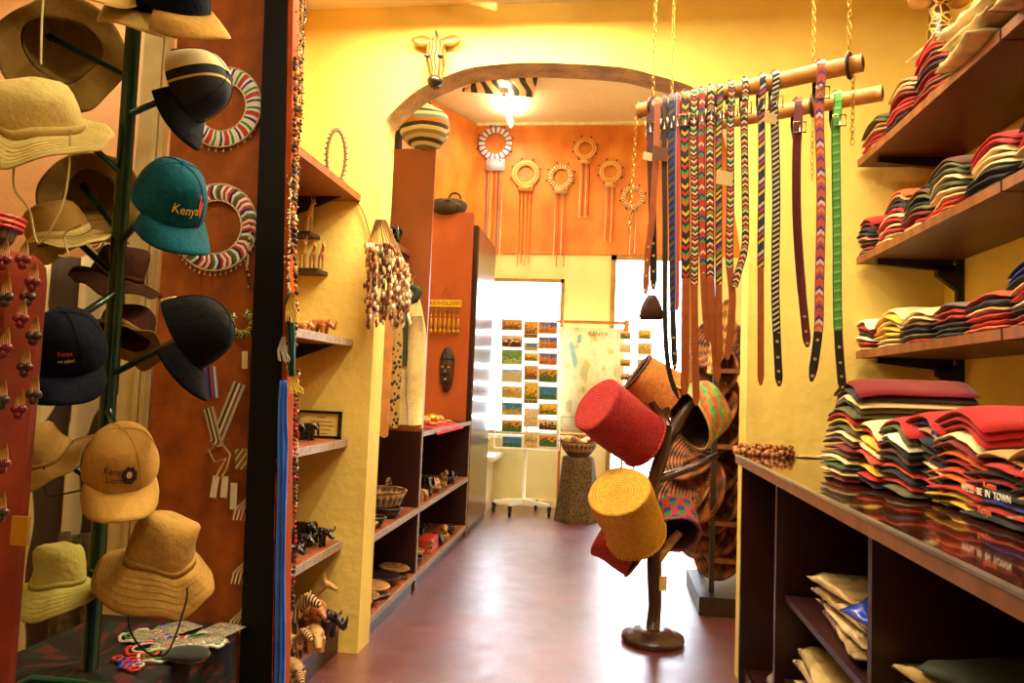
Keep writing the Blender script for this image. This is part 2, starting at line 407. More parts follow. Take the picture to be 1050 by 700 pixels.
struct('door_rail', MB().box((.05, YB, .95), (.83, YB+.03, 1.0)), wf, w)
# outdoors: world light, pale ground
wd = bpy.data.worlds.new('daylight'); SC.world = wd; wd.use_nodes = True
wd.node_tree.nodes['Background'].inputs[0].default_value = (.78, .88, 1, 1); wd.node_tree.nodes['Background'].inputs[1].default_value = 15.0
for (x0, x1, z0, z1) in (W1, W2):
    L = bpy.data.lights.new('window_portal', 'AREA'); L.shape = 'RECTANGLE'; L.size = x1-x0; L.size_y = z1-z0; L.cycles.is_portal = True
    o = bpy.data.objects.new('window_portal', L); COL.objects.link(o); o.matrix_world = T((x0+x1)/2, YB+.15, (z0+z1)/2) @ RX(-pi/2)
# lamps
tube_m = mat('lit_tube', 'FFF0D0', .4, em=9)
def batten(px_a, b, label, power, col, up_z, name='fluorescent_lamp', rot=None, up=0):
    a = V3(px_a); b = V3(b); r = root(name, label, 'lamp', (a+b)/2)
    d = (b-a).normalized(); sd = d.cross(V3((0, 0, 1))).normalized()
    q = lambda p, w, h0, h1: [p-sd*w+V3((0, 0, h0)), p+sd*w+V3((0, 0, h0)), p+sd*w+V3((0, 0, h1)), p-sd*w+V3((0, 0, h1))]
    A, B = q(a, .035, .0, .045), q(b, .035, .0, .045)
    part('housing', MB().hexa([A[0], A[1], B[1], B[0], A[3], A[2], B[2], B[3]]), white_m, r)
    part('tube', MB().tube([a-V3((0, 0, .022))+d*.02, b-V3((0, 0, .022))-d*.02], .014, 10), tube_m, r, 'glowing white tube')
    for e_, s_ in ((a, 1), (b, -1)): part('end_cap', MB().tube([e_-V3((0, 0, .022)), e_-V3((0, 0, .022))+d*.03*s_], .017, 10), white_m, r)
    L = bpy.data.lights.new('tube_light', 'AREA'); L.shape = 'RECTANGLE'; L.size = (b-a).length; L.size_y = .08; L.energy = power; L.color = col
    o = bpy.data.objects.new('tube_light', L); COL.objects.link(o)
    ang = math.atan2(d.y, d.x); o.matrix_world = T((a+b)/2-V3((0, 0, .045))) @ RZ(ang)
    if up:
        for e_ in (a+d*.1, b-d*.1): part('hanging_rod', MB().tube([e_+V3((0, 0, .045)), e_+V3((0, 0, up))], .004, 6), white_m, r)
        L2 = bpy.data.lights.new('tube_light_upward', 'AREA'); L2.shape = 'RECTANGLE'; L2.size = (b-a).length; L2.size_y = .08; L2.energy = power*.7; L2.color = col
        o = bpy.data.objects.new('tube_light_upward', L2); COL.objects.link(o); o.matrix_world = T((a+b)/2+V3((0, 0, .055))) @ RZ(ang) @ RX(pi)
    return r
WARM = (1, .86, .58)
# ============================================================ COUNTER AND RIGHT WALL SHELVES
CZ = .955; CXF = .57
r = root('shop_counter', 'dark maroon shop counter with glossy top along the right wall', 'counter', (.97, 1.4, 0))
gloss = mat('glossy_dark_top', '3A1408', .09, vs=3, var=.3, spec=.8, coat=.6)
part('counter_top', MB().box((CXF-.01, -.2, CZ-.03), (1.36, YA-.005, CZ)), gloss, r)
part('top_edge', MB().box((CXF-.022, -.2, CZ-.034), (CXF-.01, YA-.005, CZ-.003)), brown_edge, r, 'worn brown wooden edge strip')
part('metal_strip', MB().box((CXF-.024, -.2, CZ-.004), (CXF-.008, YA-.005, CZ+.002)), steel, r, 'thin shiny metal strip')
for y, nm in ((YA-.03, 'end_panel'), (2.52, 'divider'), (1.66, 'divider'), (.6, 'divider')):
    d = part(nm, MB().box((CXF+.002, y-.012, 0), (1.36, y+.012, CZ-.034)), dark_red, r)
    lpart('edging', MB().box((CXF-.004, y-.013, 0), (CXF+.002, y+.013, CZ-.034)), edge, d)
for i in range(1):
    part('bottom_board', MB().box((CXF+.03, -.2, .07), (1.34, YA-.04, .095)), dark_red, r)
    part('kick_board', MB().box((CXF+.02, -.2, 0), (CXF+.035, YA-.01, .095)), dark_red, r)
part('middle_shelf', MB().box((CXF+.03, .62, .54), (1.34, 2.5, .56)), dark_red, r)
part('lower_shelf', MB().box((CXF+.03, .62, .275), (1.34, 2.5, .295)), dark_red, r)
part('back_panel', MB().box((1.345, -.2, .09), (1.36, YA-.02, CZ-.034)), dark_red, r)
SX = 1.02
SH = []                                     # (z of the top, far end y)
shw = mat('shelf_board_underside', '4E2410', .4, vs=5, var=.3, stretch=(1, .3, 1))
for nm, px, py, lab in (('top', 880, 163, 'highest of the three brown wooden shelves on the right wall'), ('mid', 870, 263, 'middle of the three brown wooden shelves on the right wall'), ('low', 870, 360, 'lowest of the three wooden shelves, just above the counter stacks')):
    p = AX(px, py, SX); z = AY(px, py, 3.1).z; SH.append(z)
    r = root('wall_shelf', lab, 'shelf', (1.2, 2.2, z), 'wall shelves over the counter')
    for k, (y0, y1) in enumerate(((2.02, 3.12), (.6, 2.01))):
        b_ = part('board', MB().box((SX, y0, z-.028), (1.36, y1, z)), shw, r)
        lpart('edging', MB().box((SX-.006-r.location.x, y0-r.location.y, -.029), (SX-r.location.x, y1-r.location.y, .001)), wood, b_)
    for y in (3.0, 1.95):
        b_ = MB()
        b_.hexa([V3(q) for q in ((1.05, y-.014, z-.05), (1.33, y-.014, z-.075), (1.33, y+.014, z-.075), (1.05, y+.014, z-.05), (1.05, y-.014, z-.028), (1.33, y-.014, z-.028), (1.33, y+.014, z-.028), (1.05, y+.014, z-.028))])
        b_.hexa([V3(q) for q in ((1.27, y-.014, z-.09), (1.345, y-.014, z-.15), (1.345, y+.014, z-.15), (1.27, y+.014, z-.09), (1.27, y-.014, z-.05), (1.345, y-.014, z-.05), (1.345, y+.014, z-.05), (1.27, y+.014, z-.05))])
        part('bracket', b_, black_m, r, 'black metal bracket')
for y, lb in ((3.0, 'black slotted metal upright on the right wall nearest the arch'), (1.95, 'black slotted metal upright on the right wall nearer the camera')):
    single('shelf_upright', MB().box((1.345, y-.013, CZ+.05), (1.37, y+.013, 2.6)), black_m, lb, 'upright')
# ------------------------------------------------------------ folded T-shirts
CL = dict(maroon='7A1418', red='B01818', crimson='8E0F1E', cream='E8CF96', tan='B98A52', olive='55522C', grey='6F6456', navy='14152E', black='0E0C0E', yellow='E2B63A', orange='D9601E', white='EFE3C4', green='2F4A28', blue='1E3AA8', brown='5A3420', coral='C8472C', charcoal='2C2828', pink='C97A70')
CN = dict(charcoal='charcoal grey')
def cloth(c): return mat('cotton_'+c, CL[c], .9, vs=14, var=.12, bump=.25, bs=220, spec=.15, sheen=.25)
def shirt_mesh(A, seed, W=.25, D=.34, t=.0165):
    """front edge at x=0 (toward the aisle), runs to x=D; width along y; arched over y"""
    mb = MB(); ny, n = 15, 22; rows = []
    for j in range(ny):
        v = -1+2*j/(ny-1); e = (1-abs(v)**6)**.5 if abs(v) < 1 else .12; e = max(e, .25)
        row = []
        for i in range(n):
            a = 2*pi*i/n; x = D/2 - D/2*(abs(cos(a))**.35)*(1 if cos(a) > 0 else -1)*(.97+.03*e); z = t/2*e*(abs(sin(a))**.8)*(1 if sin(a) > 0 else -1)
            f = max(0, 1-x/.1)
            z += A*(1-abs(v)**1.5) - A*.25*f*f
            w = noise.noise(V3((x*9, v*2.5, seed*3.1)))*.005*(1-.6*abs(v)) + noise.noise(V3((x*22, v*6, seed*5.3)))*.002
            row.append((x+noise.noise(V3((v*1.7, seed*2.3, 0)))*.014, v*W/2, z+w))
        rows.append(row)
    I = mb.grid(rows, cv_=True, flip=False)
    mb.af(list(reversed(I[0]))[::-1], None, True); mb.af(I[-1][::-1], None, True)
    return mb
SM = []
for A in (.004, .012, .020, .028, .036, .042):
    for sd in range(2): SM.append(shirt_mesh(A, sd+int(A*999)).mesh('tshirt', cloth('red')))
NSH = 0
def stack(x, y, z, cols, where, group, amax=5, a0=0, sc=(1, 1), name='folded_tshirt', sp=.0172, lean=(0, 0), yaw=0, cat='t-shirt'):
    global NSH
    n = len(cols); Ms = []
    for i, c in enumerate(cols):
        k = min(a0 + (i*amax)//max(n-1, 1), 5); NSH += 1
        me = SM[k*2 + random.randint(0, 1)]
        o = bpy.data.objects.new(name, me); COL.objects.link(o)
        M = T(x+random.uniform(-.008, .008)+lean[0]*i, y+random.uniform(-.006, .006)+lean[1]*i, z+.009+i*sp) @ RZ(radians(yaw+random.uniform(-2.5, 2.5))) @ SCL(sc[0], sc[1], 1)
        o.matrix_world = M; setm(o, cloth(c)); Ms.append(M)
        pos = 'topmost' if i == n-1 else ORD[i]
        o['label'] = f"{CN.get(c, c)} folded t-shirt, {pos} of {where}"; o['category'] = cat; o['group'] = group
    return Ms
def on_counter(px, py): return AZ(px, py, CZ)
G = 'folded t-shirts piled on the counter'
def cst(px, py, cols, where, **k):
    p = on_counter(px, py); return stack(p.x, p.y, CZ, cols, where, G, **k)
S1 = cst(850, 491, ['maroon', 'cream', 'green', 'cream', 'brown', 'maroon', 'brown', 'cream', 'olive', 'yellow', 'red', 'olive', 'olive', 'cream', 'charcoal', 'maroon'], 'the tallest counter stack, nearest the arch', lean=(.0035, .001))
cst(882, 497, ['navy', 'red', 'yellow', 'black', 'coral', 'cream', 'yellow', 'red', 'cream'], 'the second counter stack from the arch', a0=1)
cst(912, 506, ['olive', 'red', 'navy', 'coral', 'navy', 'brown', 'black', 'white', 'olive', 'red'], 'the third counter stack from the arch', a0=1)
cst(942, 513, ['olive', 'black', 'red', 'green', 'cream', 'navy', 'charcoal', 'navy', 'tan', 'blue', 'red'], 'the fourth counter stack from the arch', a0=1)
cst(976, 524, ['yellow', 'yellow', 'red', 'orange', 'coral', 'red', 'orange', 'maroon', 'cream', 'red', 'red', 'red'], 'the orange and yellow fifth counter stack', a0=1)
S6 = cst(1017, 538, ['black', 'red', 'blue', 'black', 'crimson', 'black', 'red', 'tan'], 'the sixth counter stack, with lettering', a0=0, amax=2, sc=(1, 1.0), yaw=0)
cst(1072, 556, ['navy', 'tan', 'navy', 'tan', 'black', 'red', 'cream', 'black', 'tan'], 'the counter stack at the picture edge', a0=1)
# second row behind
def back_stack(px, py, z, cols, where, **k):
    p = AX(px, py, 1.0); return stack(.99, p.y, CZ, cols, where, 'folded t-shirts behind the front stacks', **k)
back_stack(905, 440, 0, ['brown', 'grey', 'black', 'olive', 'brown', 'maroon', 'charcoal', 'maroon', 'olive', 'tan'], 'the first back row counter stack')
back_stack(960, 440, 0, ['olive', 'red', 'charcoal', 'navy', 'grey', 'red', 'tan', 'olive', 'red', 'coral', 'tan'], 'the second back row counter stack')
back_stack(1010, 440, 0, ['brown', 'black', 'red', 'red', 'maroon', 'red', 'charcoal', 'red', 'maroon', 'red', 'red', 'red'], 'the third, red back row counter stack')
back_stack(1070, 440, 0, ['red', 'maroon', 'red', 'maroon', 'red', 'maroon', 'red', 'brown', 'maroon', 'red', 'red', 'crimson', 'red'], 'the fourth, red back row counter stack', sc=(1, 1.2))
# prints on shirts
whitep = mat('white_print', 'F2EAD8', .8, var=.02); orangep = mat('orange_print', 'F0784A', .8, var=.05)
def front_text(M, s, size, m, parent_name, dx=-.002, dy=0, dz=0, tilt=0):
    # lettering on the rounded front fold, reading along -y
    R_ = M @ T(dx, dy, dz) @ Matrix(((0, 0, -1, 0), (-1, 0, 0, 0), (0, 1, 0, 0), (0, 0, 0, 1))) @ RZ(tilt)
    return textmb(s, size, .0006, M=R_), m
def print_on(stack_objs_M, i, s, size, m, **k):
    # find the shirt object
    M = stack_objs_M[i]
    o = [q for q in COL.objects if q.type == 'MESH' and 'label' in q and (q.matrix_world.translation-M.translation).length < 1e-6][0]
    mb, mm = front_text(Matrix.Identity(4), s, size, m, '', **k)
    lpart('lettering', mb, mm, o)
print_on(S6, 3, "WE'LL  BE  IN  TOWN", .021, whitep, dx=-.012, dz=.003)
print_on(S6, 4, 'Kenya', .02, orangep, dx=-.012, dz=.003)
print_on(S6, 1, 'Kenya', .022, orangep, dx=-.012, dz=.001)
G3 = 'folded t-shirts on the lowest wall shelf'
def sst(zi, px, cols, where, grp, **k):
    p = AX(px, 400, SX+.02); stack(SX+.015, p.y, SH[zi], cols, where, grp, sp=.0165, sc=(.92, .9), **k)
sst(2, 884, ['cream', 'red', 'white', 'black', 'red', 'white'], 'the first stack on the lowest shelf', G3)
sst(2, 909, ['cream', 'cream', 'yellow', 'yellow', 'cream', 'yellow', 'cream'], 'the second stack on the lowest shelf', G3)
sst(2, 937, ['red', 'olive', 'navy', 'brown', 'cream', 'cream'], 'the third stack on the lowest shelf', G3, amax=3)
sst(2, 972, ['navy', 'black', 'navy', 'red', 'red', 'grey'], 'the fourth stack on the lowest shelf', G3, amax=2)
sst(2, 1012, ['orange', 'red', 'red', 'cream', 'navy', 'coral'], 'the fifth stack on the lowest shelf', G3, amax=2)
sst(2, 1062, ['coral', 'maroon', 'navy', 'white', 'red', 'cream', 'navy', 'blue', 'navy'], 'the nearest stack on the lowest shelf', G3)
G2 = 'folded t-shirts on the middle wall shelf'
sst(1, 884, ['olive', 'red', 'navy', 'pink', 'black', 'navy', 'maroon', 'red'], 'the first stack on the middle shelf', G2, a0=1)
sst(1, 908, ['cream', 'tan', 'red', 'cream', 'red', 'cream', 'red', 'navy', 'black', 'tan', 'orange'], 'the second stack on the middle shelf', G2, a0=1, lean=(.004, 0))
sst(1, 937, ['cream', 'red', 'maroon', 'olive', 'black', 'olive', 'brown', 'black'], 'the third stack on the middle shelf', G2, a0=1, lean=(.003, 0))
sst(1, 970, ['orange', 'red', 'cream', 'cream', 'olive', 'cream', 'olive', 'olive', 'brown'], 'the fourth stack on the middle shelf', G2, a0=1)
sst(1, 1016, ['charcoal', 'navy', 'charcoal', 'cream', 'cream', 'cream', 'red', 'red'], 'the fifth stack on the middle shelf', G2, a0=1)
sst(1, 1075, ['charcoal', 'navy', 'cream', 'cream', 'red', 'maroon', 'red', 'brown'], 'the nearest stack on the middle shelf', G2, a0=1)
G1 = 'folded t-shirts on the highest wall shelf'
sst(0, 895, ['tan', 'red', 'red', 'tan', 'tan', 'olive', 'olive'], 'the first stack on the highest shelf', G1, a0=1)
sst(0, 922, ['maroon', 'navy', 'red', 'coral', 'red', 'maroon', 'tan', 'cream', 'tan'], 'the second stack on the highest shelf', G1, a0=1)
sst(0, 955, ['olive', 'red', 'olive', 'red', 'maroon', 'navy', 'red', 'olive', 'red', 'coral', 'red'], 'the third stack on the highest shelf', G1, a0=1)
# shirts in clear bags leaning out on the top shelf
bagm = mat('khaki_cloth_in_bag', 'B59A66', .25, vs=14, var=.35, bump=.6, bs=35, coat=.8)
bagm2 = mat('cream_cloth_in_bag', 'CDB581', .2, vs=12, var=.4, bump=.7, bs=30, coat=1)
def bag_mesh(seed, D=.4, W=.26, t=.035):
    mb = MB(); rows = []; ny, n = 18, 28
    for j in range(ny):
        v = -1+2*j/(ny-1); e = max((1-abs(v)**3.2), 0)**.5 if abs(v) < 1 else .05; e = max(e, .05); row = []
        for i in range(n):
            a = 2*pi*i/n; cx = (abs(cos(a))**.4)*(1 if cos(a) > 0 else -1); x = -cx*D/2; z = t/2*(abs(sin(a))**.8)*(1 if sin(a) > 0 else -1)*e
            q = V3((x*10, v*2.2, seed*4.1))
            z += noise.noise(q)*.018*(1 if sin(a) > 0 else .15) + noise.noise(q*2.7)*.007*(1 if sin(a) > -.2 else 0)
            row.append((x+noise.noise(V3((v*2, seed, a)))*.008, v*W/2, z+t/2))
        rows.append(row)
    I = mb.grid(rows, cv_=True); mb.af(I[0], None, True); mb.af(I[-1][::-1], None, True)
    return mb
bags = [bag_mesh(s).mesh('bagged_shirt', bagm) for s in (1, 2, 3)]
def bag(M, m, label, grp, i=0, name='bagged_shirt', cat='packed shirt'):
    o = bpy.data.objects.new(name, bags[i % 3]); COL.objects.link(o); o.matrix_world = M; setm(o, m)
    o['label'] = label; o['category'] = cat
    if grp: o['group'] = grp
    return o
gb = 'bagged shirts on the highest wall shelf'
y0 = AX(1000, 60, SX).y
for k, (yy, zz, lab) in enumerate(((y0, .0, 'lower khaki shirt in a clear bag behind the red and olive stack'), (y0-.04, .036, 'middle khaki shirt in a clear bag on the highest shelf'), (y0-.02, .075, 'upper khaki shirt in a clear bag on the highest shelf'), (y0-.33, .0, 'lower khaki bagged shirt at the near end of the highest shelf'), (y0-.34, .04, 'second khaki bagged shirt at the near end of the highest shelf'), (y0-.35, .08, 'third khaki bagged shirt at the near end of the highest shelf'), (y0-.34, .12, 'topmost khaki bagged shirt at the near end of the highest shelf'))):
    bag(T(1.16, yy, SH[0]+zz+.002) @ RY(radians(-2)) @ RZ(radians(random.uniform(-8, 8))), bagm if k % 2 else bagm2, lab, gb, k)
bag(T(1.19, AX(945, 130, SX).y+.05, SH[0]+.19) @ RZ(.1) @ SCL(.8), bagm2, 'cream bagged shirt lying over the second and third stacks of the highest shelf', gb, 1)
# inside the counter
gc = 'packed clothes inside the counter'
blue_bag = mat('blue_plastic_bag', '2440B8', .25, vs=10, var=.4, bump=.5, bs=30, coat=.6)
p = AX(845, 600, .7)
for k, (z, m, lab) in enumerate(((.0, bagm, 'lowest tan wrapped garment on the counter middle shelf'), (.03, bagm2, 'second tan wrapped garment on the counter middle shelf'), (.062, bagm, 'third tan wrapped garment on the counter middle shelf'), (.1, bagm, 'topmost khaki bundle on the counter middle shelf'))):
    bag(T(.86, 2.05+k*.015, .562+z) @ RZ(radians(k*5-6)) @ SCL(1.15, 1.6, 1.1), m, lab, gc, k)
bag(T(.76, 1.88, .562+.13) @ RZ(.3) @ RY(-.25) @ SCL(.7, .8, 1.1), blue_bag, 'crumpled blue plastic bag on the bundle inside the counter', None, 1, 'plastic_bag', 'bag')
for k, (x, y, z, m, lab) in enumerate(((.84, 1.98, .0, bagm, 'lower khaki shirt in a clear bag on the lower counter shelf'), (.82, 2.0, .045, bagm2, 'middle khaki shirt in a clear bag on the lower counter shelf'), (.8, 1.96, .09, bagm, 'top khaki shirt in a clear bag at the bottom of the counter'))):
    bag(T(x+.02, y+.22, .297+z) @ RZ(radians(8-k*7)) @ SCL(1.1, 1.9, 1.4), m, lab, gc, k+1)
darkg = mat('dark_green_cloth', '2A2E22', .8, vs=9, var=.4, bump=.5, bs=30)
for k, (x, y, z, m, lab) in enumerate(((.8, 1.42, 0, bagm, 'tan folded garment, bottom of the dark pile inside the counter'), (.84, 1.38, .05, darkg, 'dark green folded garment under the tan one inside the counter'), (.86, 1.4, .1, bagm, 'tan garment in the middle of the dark pile inside the counter'), (.9, 1.36, .15, darkg, 'dark green garment lying on top of the pile inside the counter'))):
    bag(T(x, y, .562+z*.75) @ RZ(radians(12*k-15)) @ SCL(1.1, 2.0, 1.2), m, lab, gc, k)
foil = mat('crumpled_silver_wrap', 'B9AFA0', .25, metal=.6, vs=20, var=.4, bump=.8, bs=50)
p = AZ(772, 690, .1)
single('wrapped_bundle', MB().ball((.68, 2.78, .16), (.06, .08, .065), 14).displace(.03, 18, 3), foil, 'crumpled silvery wrapped bundle on the floor board at the counter end', 'bundle')
mb = MB().tube([(.655, 2.8, .11), (.66, 2.78, .24)], [.032, .03], 14).tube([(.66, 2.78, .24), (.662, 2.775, .27)], [.03, .012], 14)
single('storage_jar', mb, mat('ochre_jar', 'A8742E', .3), 'small ochre jar standing at the far end inside the counter', 'jar')
mb = MB().tube([(.72, 2.84, .1), (.72, 2.83, .3)], [.035, .033], 14).torus((.72, 2.832, .27), .034, .005, 16, 6)
single('rolled_parcel', mb, foil, 'upright silvery rolled parcel inside the counter by the end panel', 'parcel')
# on the counter by the arch
coilb = coilmat('brown_plaited_leather', 'B8702C', '4A1E0C', 20, .5)
gb2 = 'plaited bracelets on the counter'
for k, (px, py, lab) in enumerate(((768, 466, 'leftmost plaited brown bracelet on the counter by the arch'), (782, 467, 'middle plaited brown bracelet on the counter by the arch'), (797, 468, 'rightmost plaited brown bracelet on the counter by the arch'))):
    p = AZ(px, py, CZ); mb = MB()
    pts = [(p.x+.055*cos(a), p.y+.05*sin(a), CZ+.013+.008*sin(5*a+k)) for a in [2*pi*i/28 for i in range(28)]]
    mb.tube(pts, [.0125+.003*(i % 2) for i in range(28)], 8, closed=True)
    pts = [(p.x+.04*cos(a)+.01, p.y+.04*sin(a), CZ+.036+.006*sin(4*a+k)) for a in [2*pi*i/28 for i in range(28)]]
    mb.tube(pts, [.010+.003*(i % 2) for i in range(28)], 8, closed=True)
    single('bracelet', mb, coilb, lab, 'bracelet', gb2)
p = AZ(822, 468, CZ)
single('paper_sheet', MB().sheet([[(p.x-.07, p.y-.08, CZ+.003), (p.x-.07, p.y+.08, CZ+.003)], [(p.x, p.y-.08, CZ+.008), (p.x, p.y+.08, CZ+.008)], [(p.x+.09, p.y-.08, CZ+.003), (p.x+.09, p.y+.08, CZ+.003)]], .001, nrm=(0, 0, 1)), mat('paper', 'E8D9B0', .7, var=.03), 'sheet of pale paper on the counter beside the tallest shirt stack', 'paper')
# giraffe carvings on the top shelf
gspots = None
def giraffe_mat():
    m, n, l, b = _new('giraffe_painted_wood')
    tc = n.new('ShaderNodeTexCoord'); vo = n.new('ShaderNodeTexVoronoi'); vo.feature = 'DISTANCE_TO_EDGE'; vo.inputs['Scale'].default_value = 34
    l.new(tc.outputs['Object'], vo.inputs[0]); rp = n.new('ShaderNodeValToRGB'); e = rp.color_ramp.elements
    e[0].position = .07; e[0].color = (*srgb('E2B65A'), 1); e[1].position = .11; e[1].color = (*srgb('4A2110'), 1)
    l.new(vo.outputs[0], rp.inputs[0]); l.new(rp.outputs[0], b.inputs['Base Color']); b.inputs['Roughness'].default_value = .35
    MATS['giraffe'] = m; return m
gmat = giraffe_mat()
def leaf(c, d, w, L, th=.006, nrm=(0, -1, 0)):
    d = V3(d).normalized(); nn = V3(nrm); s = d.cross(nn).normalized(); c = V3(c); rows = []
    for i in range(7):
        t = i/6; ww = w*sin(pi*(.08+.9*t))**.8
        rows.append([c + d*(L*t) + s*(ww*k) + nn*(-abs(k)*ww*.35) for k in (-1, -.5, 0, .5, 1)])
    return MB().sheet(rows, th)
def giraffe(px, pyb, pyt, y, label, size=1.0):
    b_ = AY(px, pyb, y); t_ = AY(px+2, pyt, y); zs = SH[0]
    r = root('giraffe_carving', label, 'carving', (b_.x+.02, y, zs), 'giraffe carvings on the highest shelf')
    w = .052*size; top = V3((t_.x, y, t_.z))
    mb = MB().tube([(b_.x+.03, y, zs), (b_.x+.01, y, b_.z), (t_.x, y, t_.z-.02), (t_.x-.005, y-.01, t_.z+.03)], [w*1.3, w, w*.72, w*.6], 16)
    mb.tube([top+V3((0, .03, .04)), top+V3((0, -.03, .05)), top+V3((-.01, -.1, .03)), top+V3((-.012, -.15, .01))], [w*.55, w*.75, w*.5, w*.35], 14)
    part('neck', mb, gmat, r)
    for s in (-1, 1):
        part('ear', leaf(top+V3((s*.03, .01, .04)), (s*1, 0, .25), .024*size, .085*size), mat('ear_wood', 'B07A34', .4), r)
        part('horn', MB().tube([top+V3((s*.015, .01, .07)), top+V3((s*.022, .015, .13))], [.007, .009], 8).ball(top+V3((s*.022, .015, .13)), .012, 6), dwood, r)
    part('mane', MB().box((b_.x-.004, y+w*.9, b_.z), (b_.x+.006, y+w*1.25, t_.z)), dwood, r)
giraffe(962, 58, 14, 2.72, 'giraffe neck carving behind the red shirts on the highest shelf')
giraffe(1006, 35, 0, 2.5, 'second giraffe neck carving, behind the bagged shirts near the photo corner', 1.0)
# ============================================================ BELTS, POLES, CHAINS
bamboo = mat('bamboo', 'C98A3A', .45, vs=6, var=.25, stretch=(1, 1, 1), bump=.15, bs=20)
def pole(pa, pb, label):
    a, b = V3(pa), V3(pb); r = root('bamboo_pole', label, 'pole', (a+b)/2 - V3((0, 0, .03)), 'bamboo poles holding the belts'); d = (b-a).normalized(); L = (b-a).length
    pts = []; rad = []
    for i in range(41):
        t = i/40; pts.append(a+d*L*t); rad.append(.024 + (.0022 if i % 10 == 3 else 0) + .0006*noise.noise(V3((t*9, 0, 0))))
    part('cane', MB().tube(pts, rad, 18, cap=True), bamboo, r)
    part('hollow_end', MB().tube([b-d*.002, b+d*.0015], .0155, 16), mat('dark_hollow', '5A3414', .8), r, 'darker hollow at the cane end')
    return a, b, d
z1 = 2.10
YR, YL = 2.03, 2.36
a1 = AY(655, 116, YL); b1 = AY(885, 62, YR); zz = (a1.z+b1.z)/2; a1.z = b1.z = zz
P1 = pole(a1, b1, 'upper bamboo pole, nearer the camera, carrying most of the belts')
a2 = AY(664, 138, 2.62); b2 = AY(905, 97, 2.26); zz2 = (a2.z+b2.z)/2; a2.z = b2.z = zz2
P2 = pole(a2, b2, 'lower looking bamboo pole hung behind the first one')
chm = mat('brass_chain', 'D2A548', .35, metal=.8)
def chain(top, bot, label, grp='hanging chains', link=.022, R=.0055, r=.0015):
    top, bot = V3(top), V3(bot); d = bot-top; L = d.length; d.normalize(); n = int(L/(link*.8)); mb = MB()
    s = d.orthogonal().normalized(); q = d.cross(s)
    for i in range(n):
        c = top + d*(link*.8*(i+.5)); w = s if i % 2 else q
        pts = [c + d*(link*.5*cos(a)) + w*(R*sin(a)) for a in [2*pi*k/8 for k in range(8)]]
        mb.tube(pts, r, 4, closed=True)
    single('chain', mb, chm, label, 'chain', grp)
def ring(c, d, R, r, label, m):
    d = d.normalized(); s = d.orthogonal().normalized(); q = d.cross(s)
    single('hanging_loop', MB().tube([c + s*R*cos(a)+q*R*sin(a) for a in [2*pi*k/20 for k in range(20)]], r, 6, closed=True), m, label, 'loop', 'leather loops around the bamboo poles')
leather = mat('dark_brown_leather', '4A1E10', .5, vs=20, var=.25)
def upz(p, z): return V3((p.x, p.y, z))
e1 = P1[0]+P1[2]*.05; e2 = P1[1]-P1[2]*.035; e3 = P2[0]+P2[2]*.09; e4 = P2[1]-P2[2]*.28
e4 = P2[1]-P2[2]*.2
for e, pl, lb in ((e1, P1, 'at the far end of the upper pole'), (e2, P1, 'at the near end of the upper pole'), (e3, P2, 'at the far end of the rear pole'), (e4, P2, 'at the near end of the rear pole')):
    ring(e, pl[2], .033, .006, 'dark leather loop '+lb, leather)
    chain(upz(e, CEIL), upz(e, e.z+.03), 'brass chain holding the loop '+lb)
chain(AY(630, 80, 2.36)-V3((0, 0, 0)) if False else V3((a1.x-.005, a1.y, a1.z+.03)), V3((a1.x-.02, a1.y, a1.z-.42)), 'loose chain tail dangling from the far end of the upper pole')
chain(upz(e2, e2.z-.03)+V3((.01, 0, 0)), upz(e2, e2.z-.24)+V3((.01, 0, 0)), 'loose chain tail dangling under the near end of the upper pole')
chain(upz(e4, e4.z-.03)+V3((0, 0, 0)), upz(e4, e4.z-.25), 'loose chain tail dangling under the near end of the rear pole')
# belt beadwork: u across the strap, v in strap widths along it
W_, R_, G_, K_, Y_, O_, B_ = 'E6CC98', 'C22A1A', '3F9A34', '14100E', 'E8B830', 'D9541E', '1E2A8A'
bp = {
 'vee_a': pmat('bead_vee_a', [W_, K_, O_, K_, W_, R_, K_, W_, G_, K_], 1/2.8, 1, 0, .8, .45, '1A0E08'),
 'vee_b': pmat('bead_vee_b', [K_, W_, R_, K_, W_, K_, O_, G_, W_, K_], 1/2.8, 1, 0, -.8, .45, '1A0E08'),
 'arrow': pmat('bead_arrow', [K_, Y_, K_, R_, K_, G_, O_, K_], 1/3.2, 1, 0, 1.0, .45, '1A0E08'),
 'redwhite': pmat('bead_red_white', [R_, R_, W_, R_, 'B0301E', B_, G_, R_], 1/3.2, 1, 0, -1.0, .45, '1A0E08'),
 'zig': pmat('bead_navy_zigzag', ['101440', '101440', W_, '1E2A8A', R_, '101440', Y_, '101440'], 1/3.6, 1, .9, 0, .45, '1A0E08'),
 'multi': pmat('bead_multi', [K_, Y_, K_, B_, R_, G_, K_, Y_], 1/3.4, 1, .9, 0, .45, '1A0E08'),
 'diag': pmat('bead_black_white_diagonal', [K_, K_, 'E6D9B8'], 1.5, 1, .6, 0, .45, '14100E'),
 'coral': pmat('bead_coral_purple', ['D0583A', 'D0583A', '5A2A8A', 'E6D2C8', 'D0583A', 'E08A5A', 'D0583A', '6A3AA0'], 1/3.4, 1, 0, -1.0, .45, 'A8401E'),
 'green': pmat('bead_green', ['4FA83C', '4FA83C', '4FA83C', '9CC060', '4FA83C', '3B8E30'], .9, 1, .2, 0, .45, '14301A'),
 'stripe': pmat('bead_red_blue_stripes', [B_, '8C9AB0', R_, 'D03A20', R_], 1., 0, 1, 0, .45),
 'dstripe': pmat('bead_dark_stripe', [K_, '5A4A20', K_, B_], 1/2.5, 1, .8, 0, .5)}
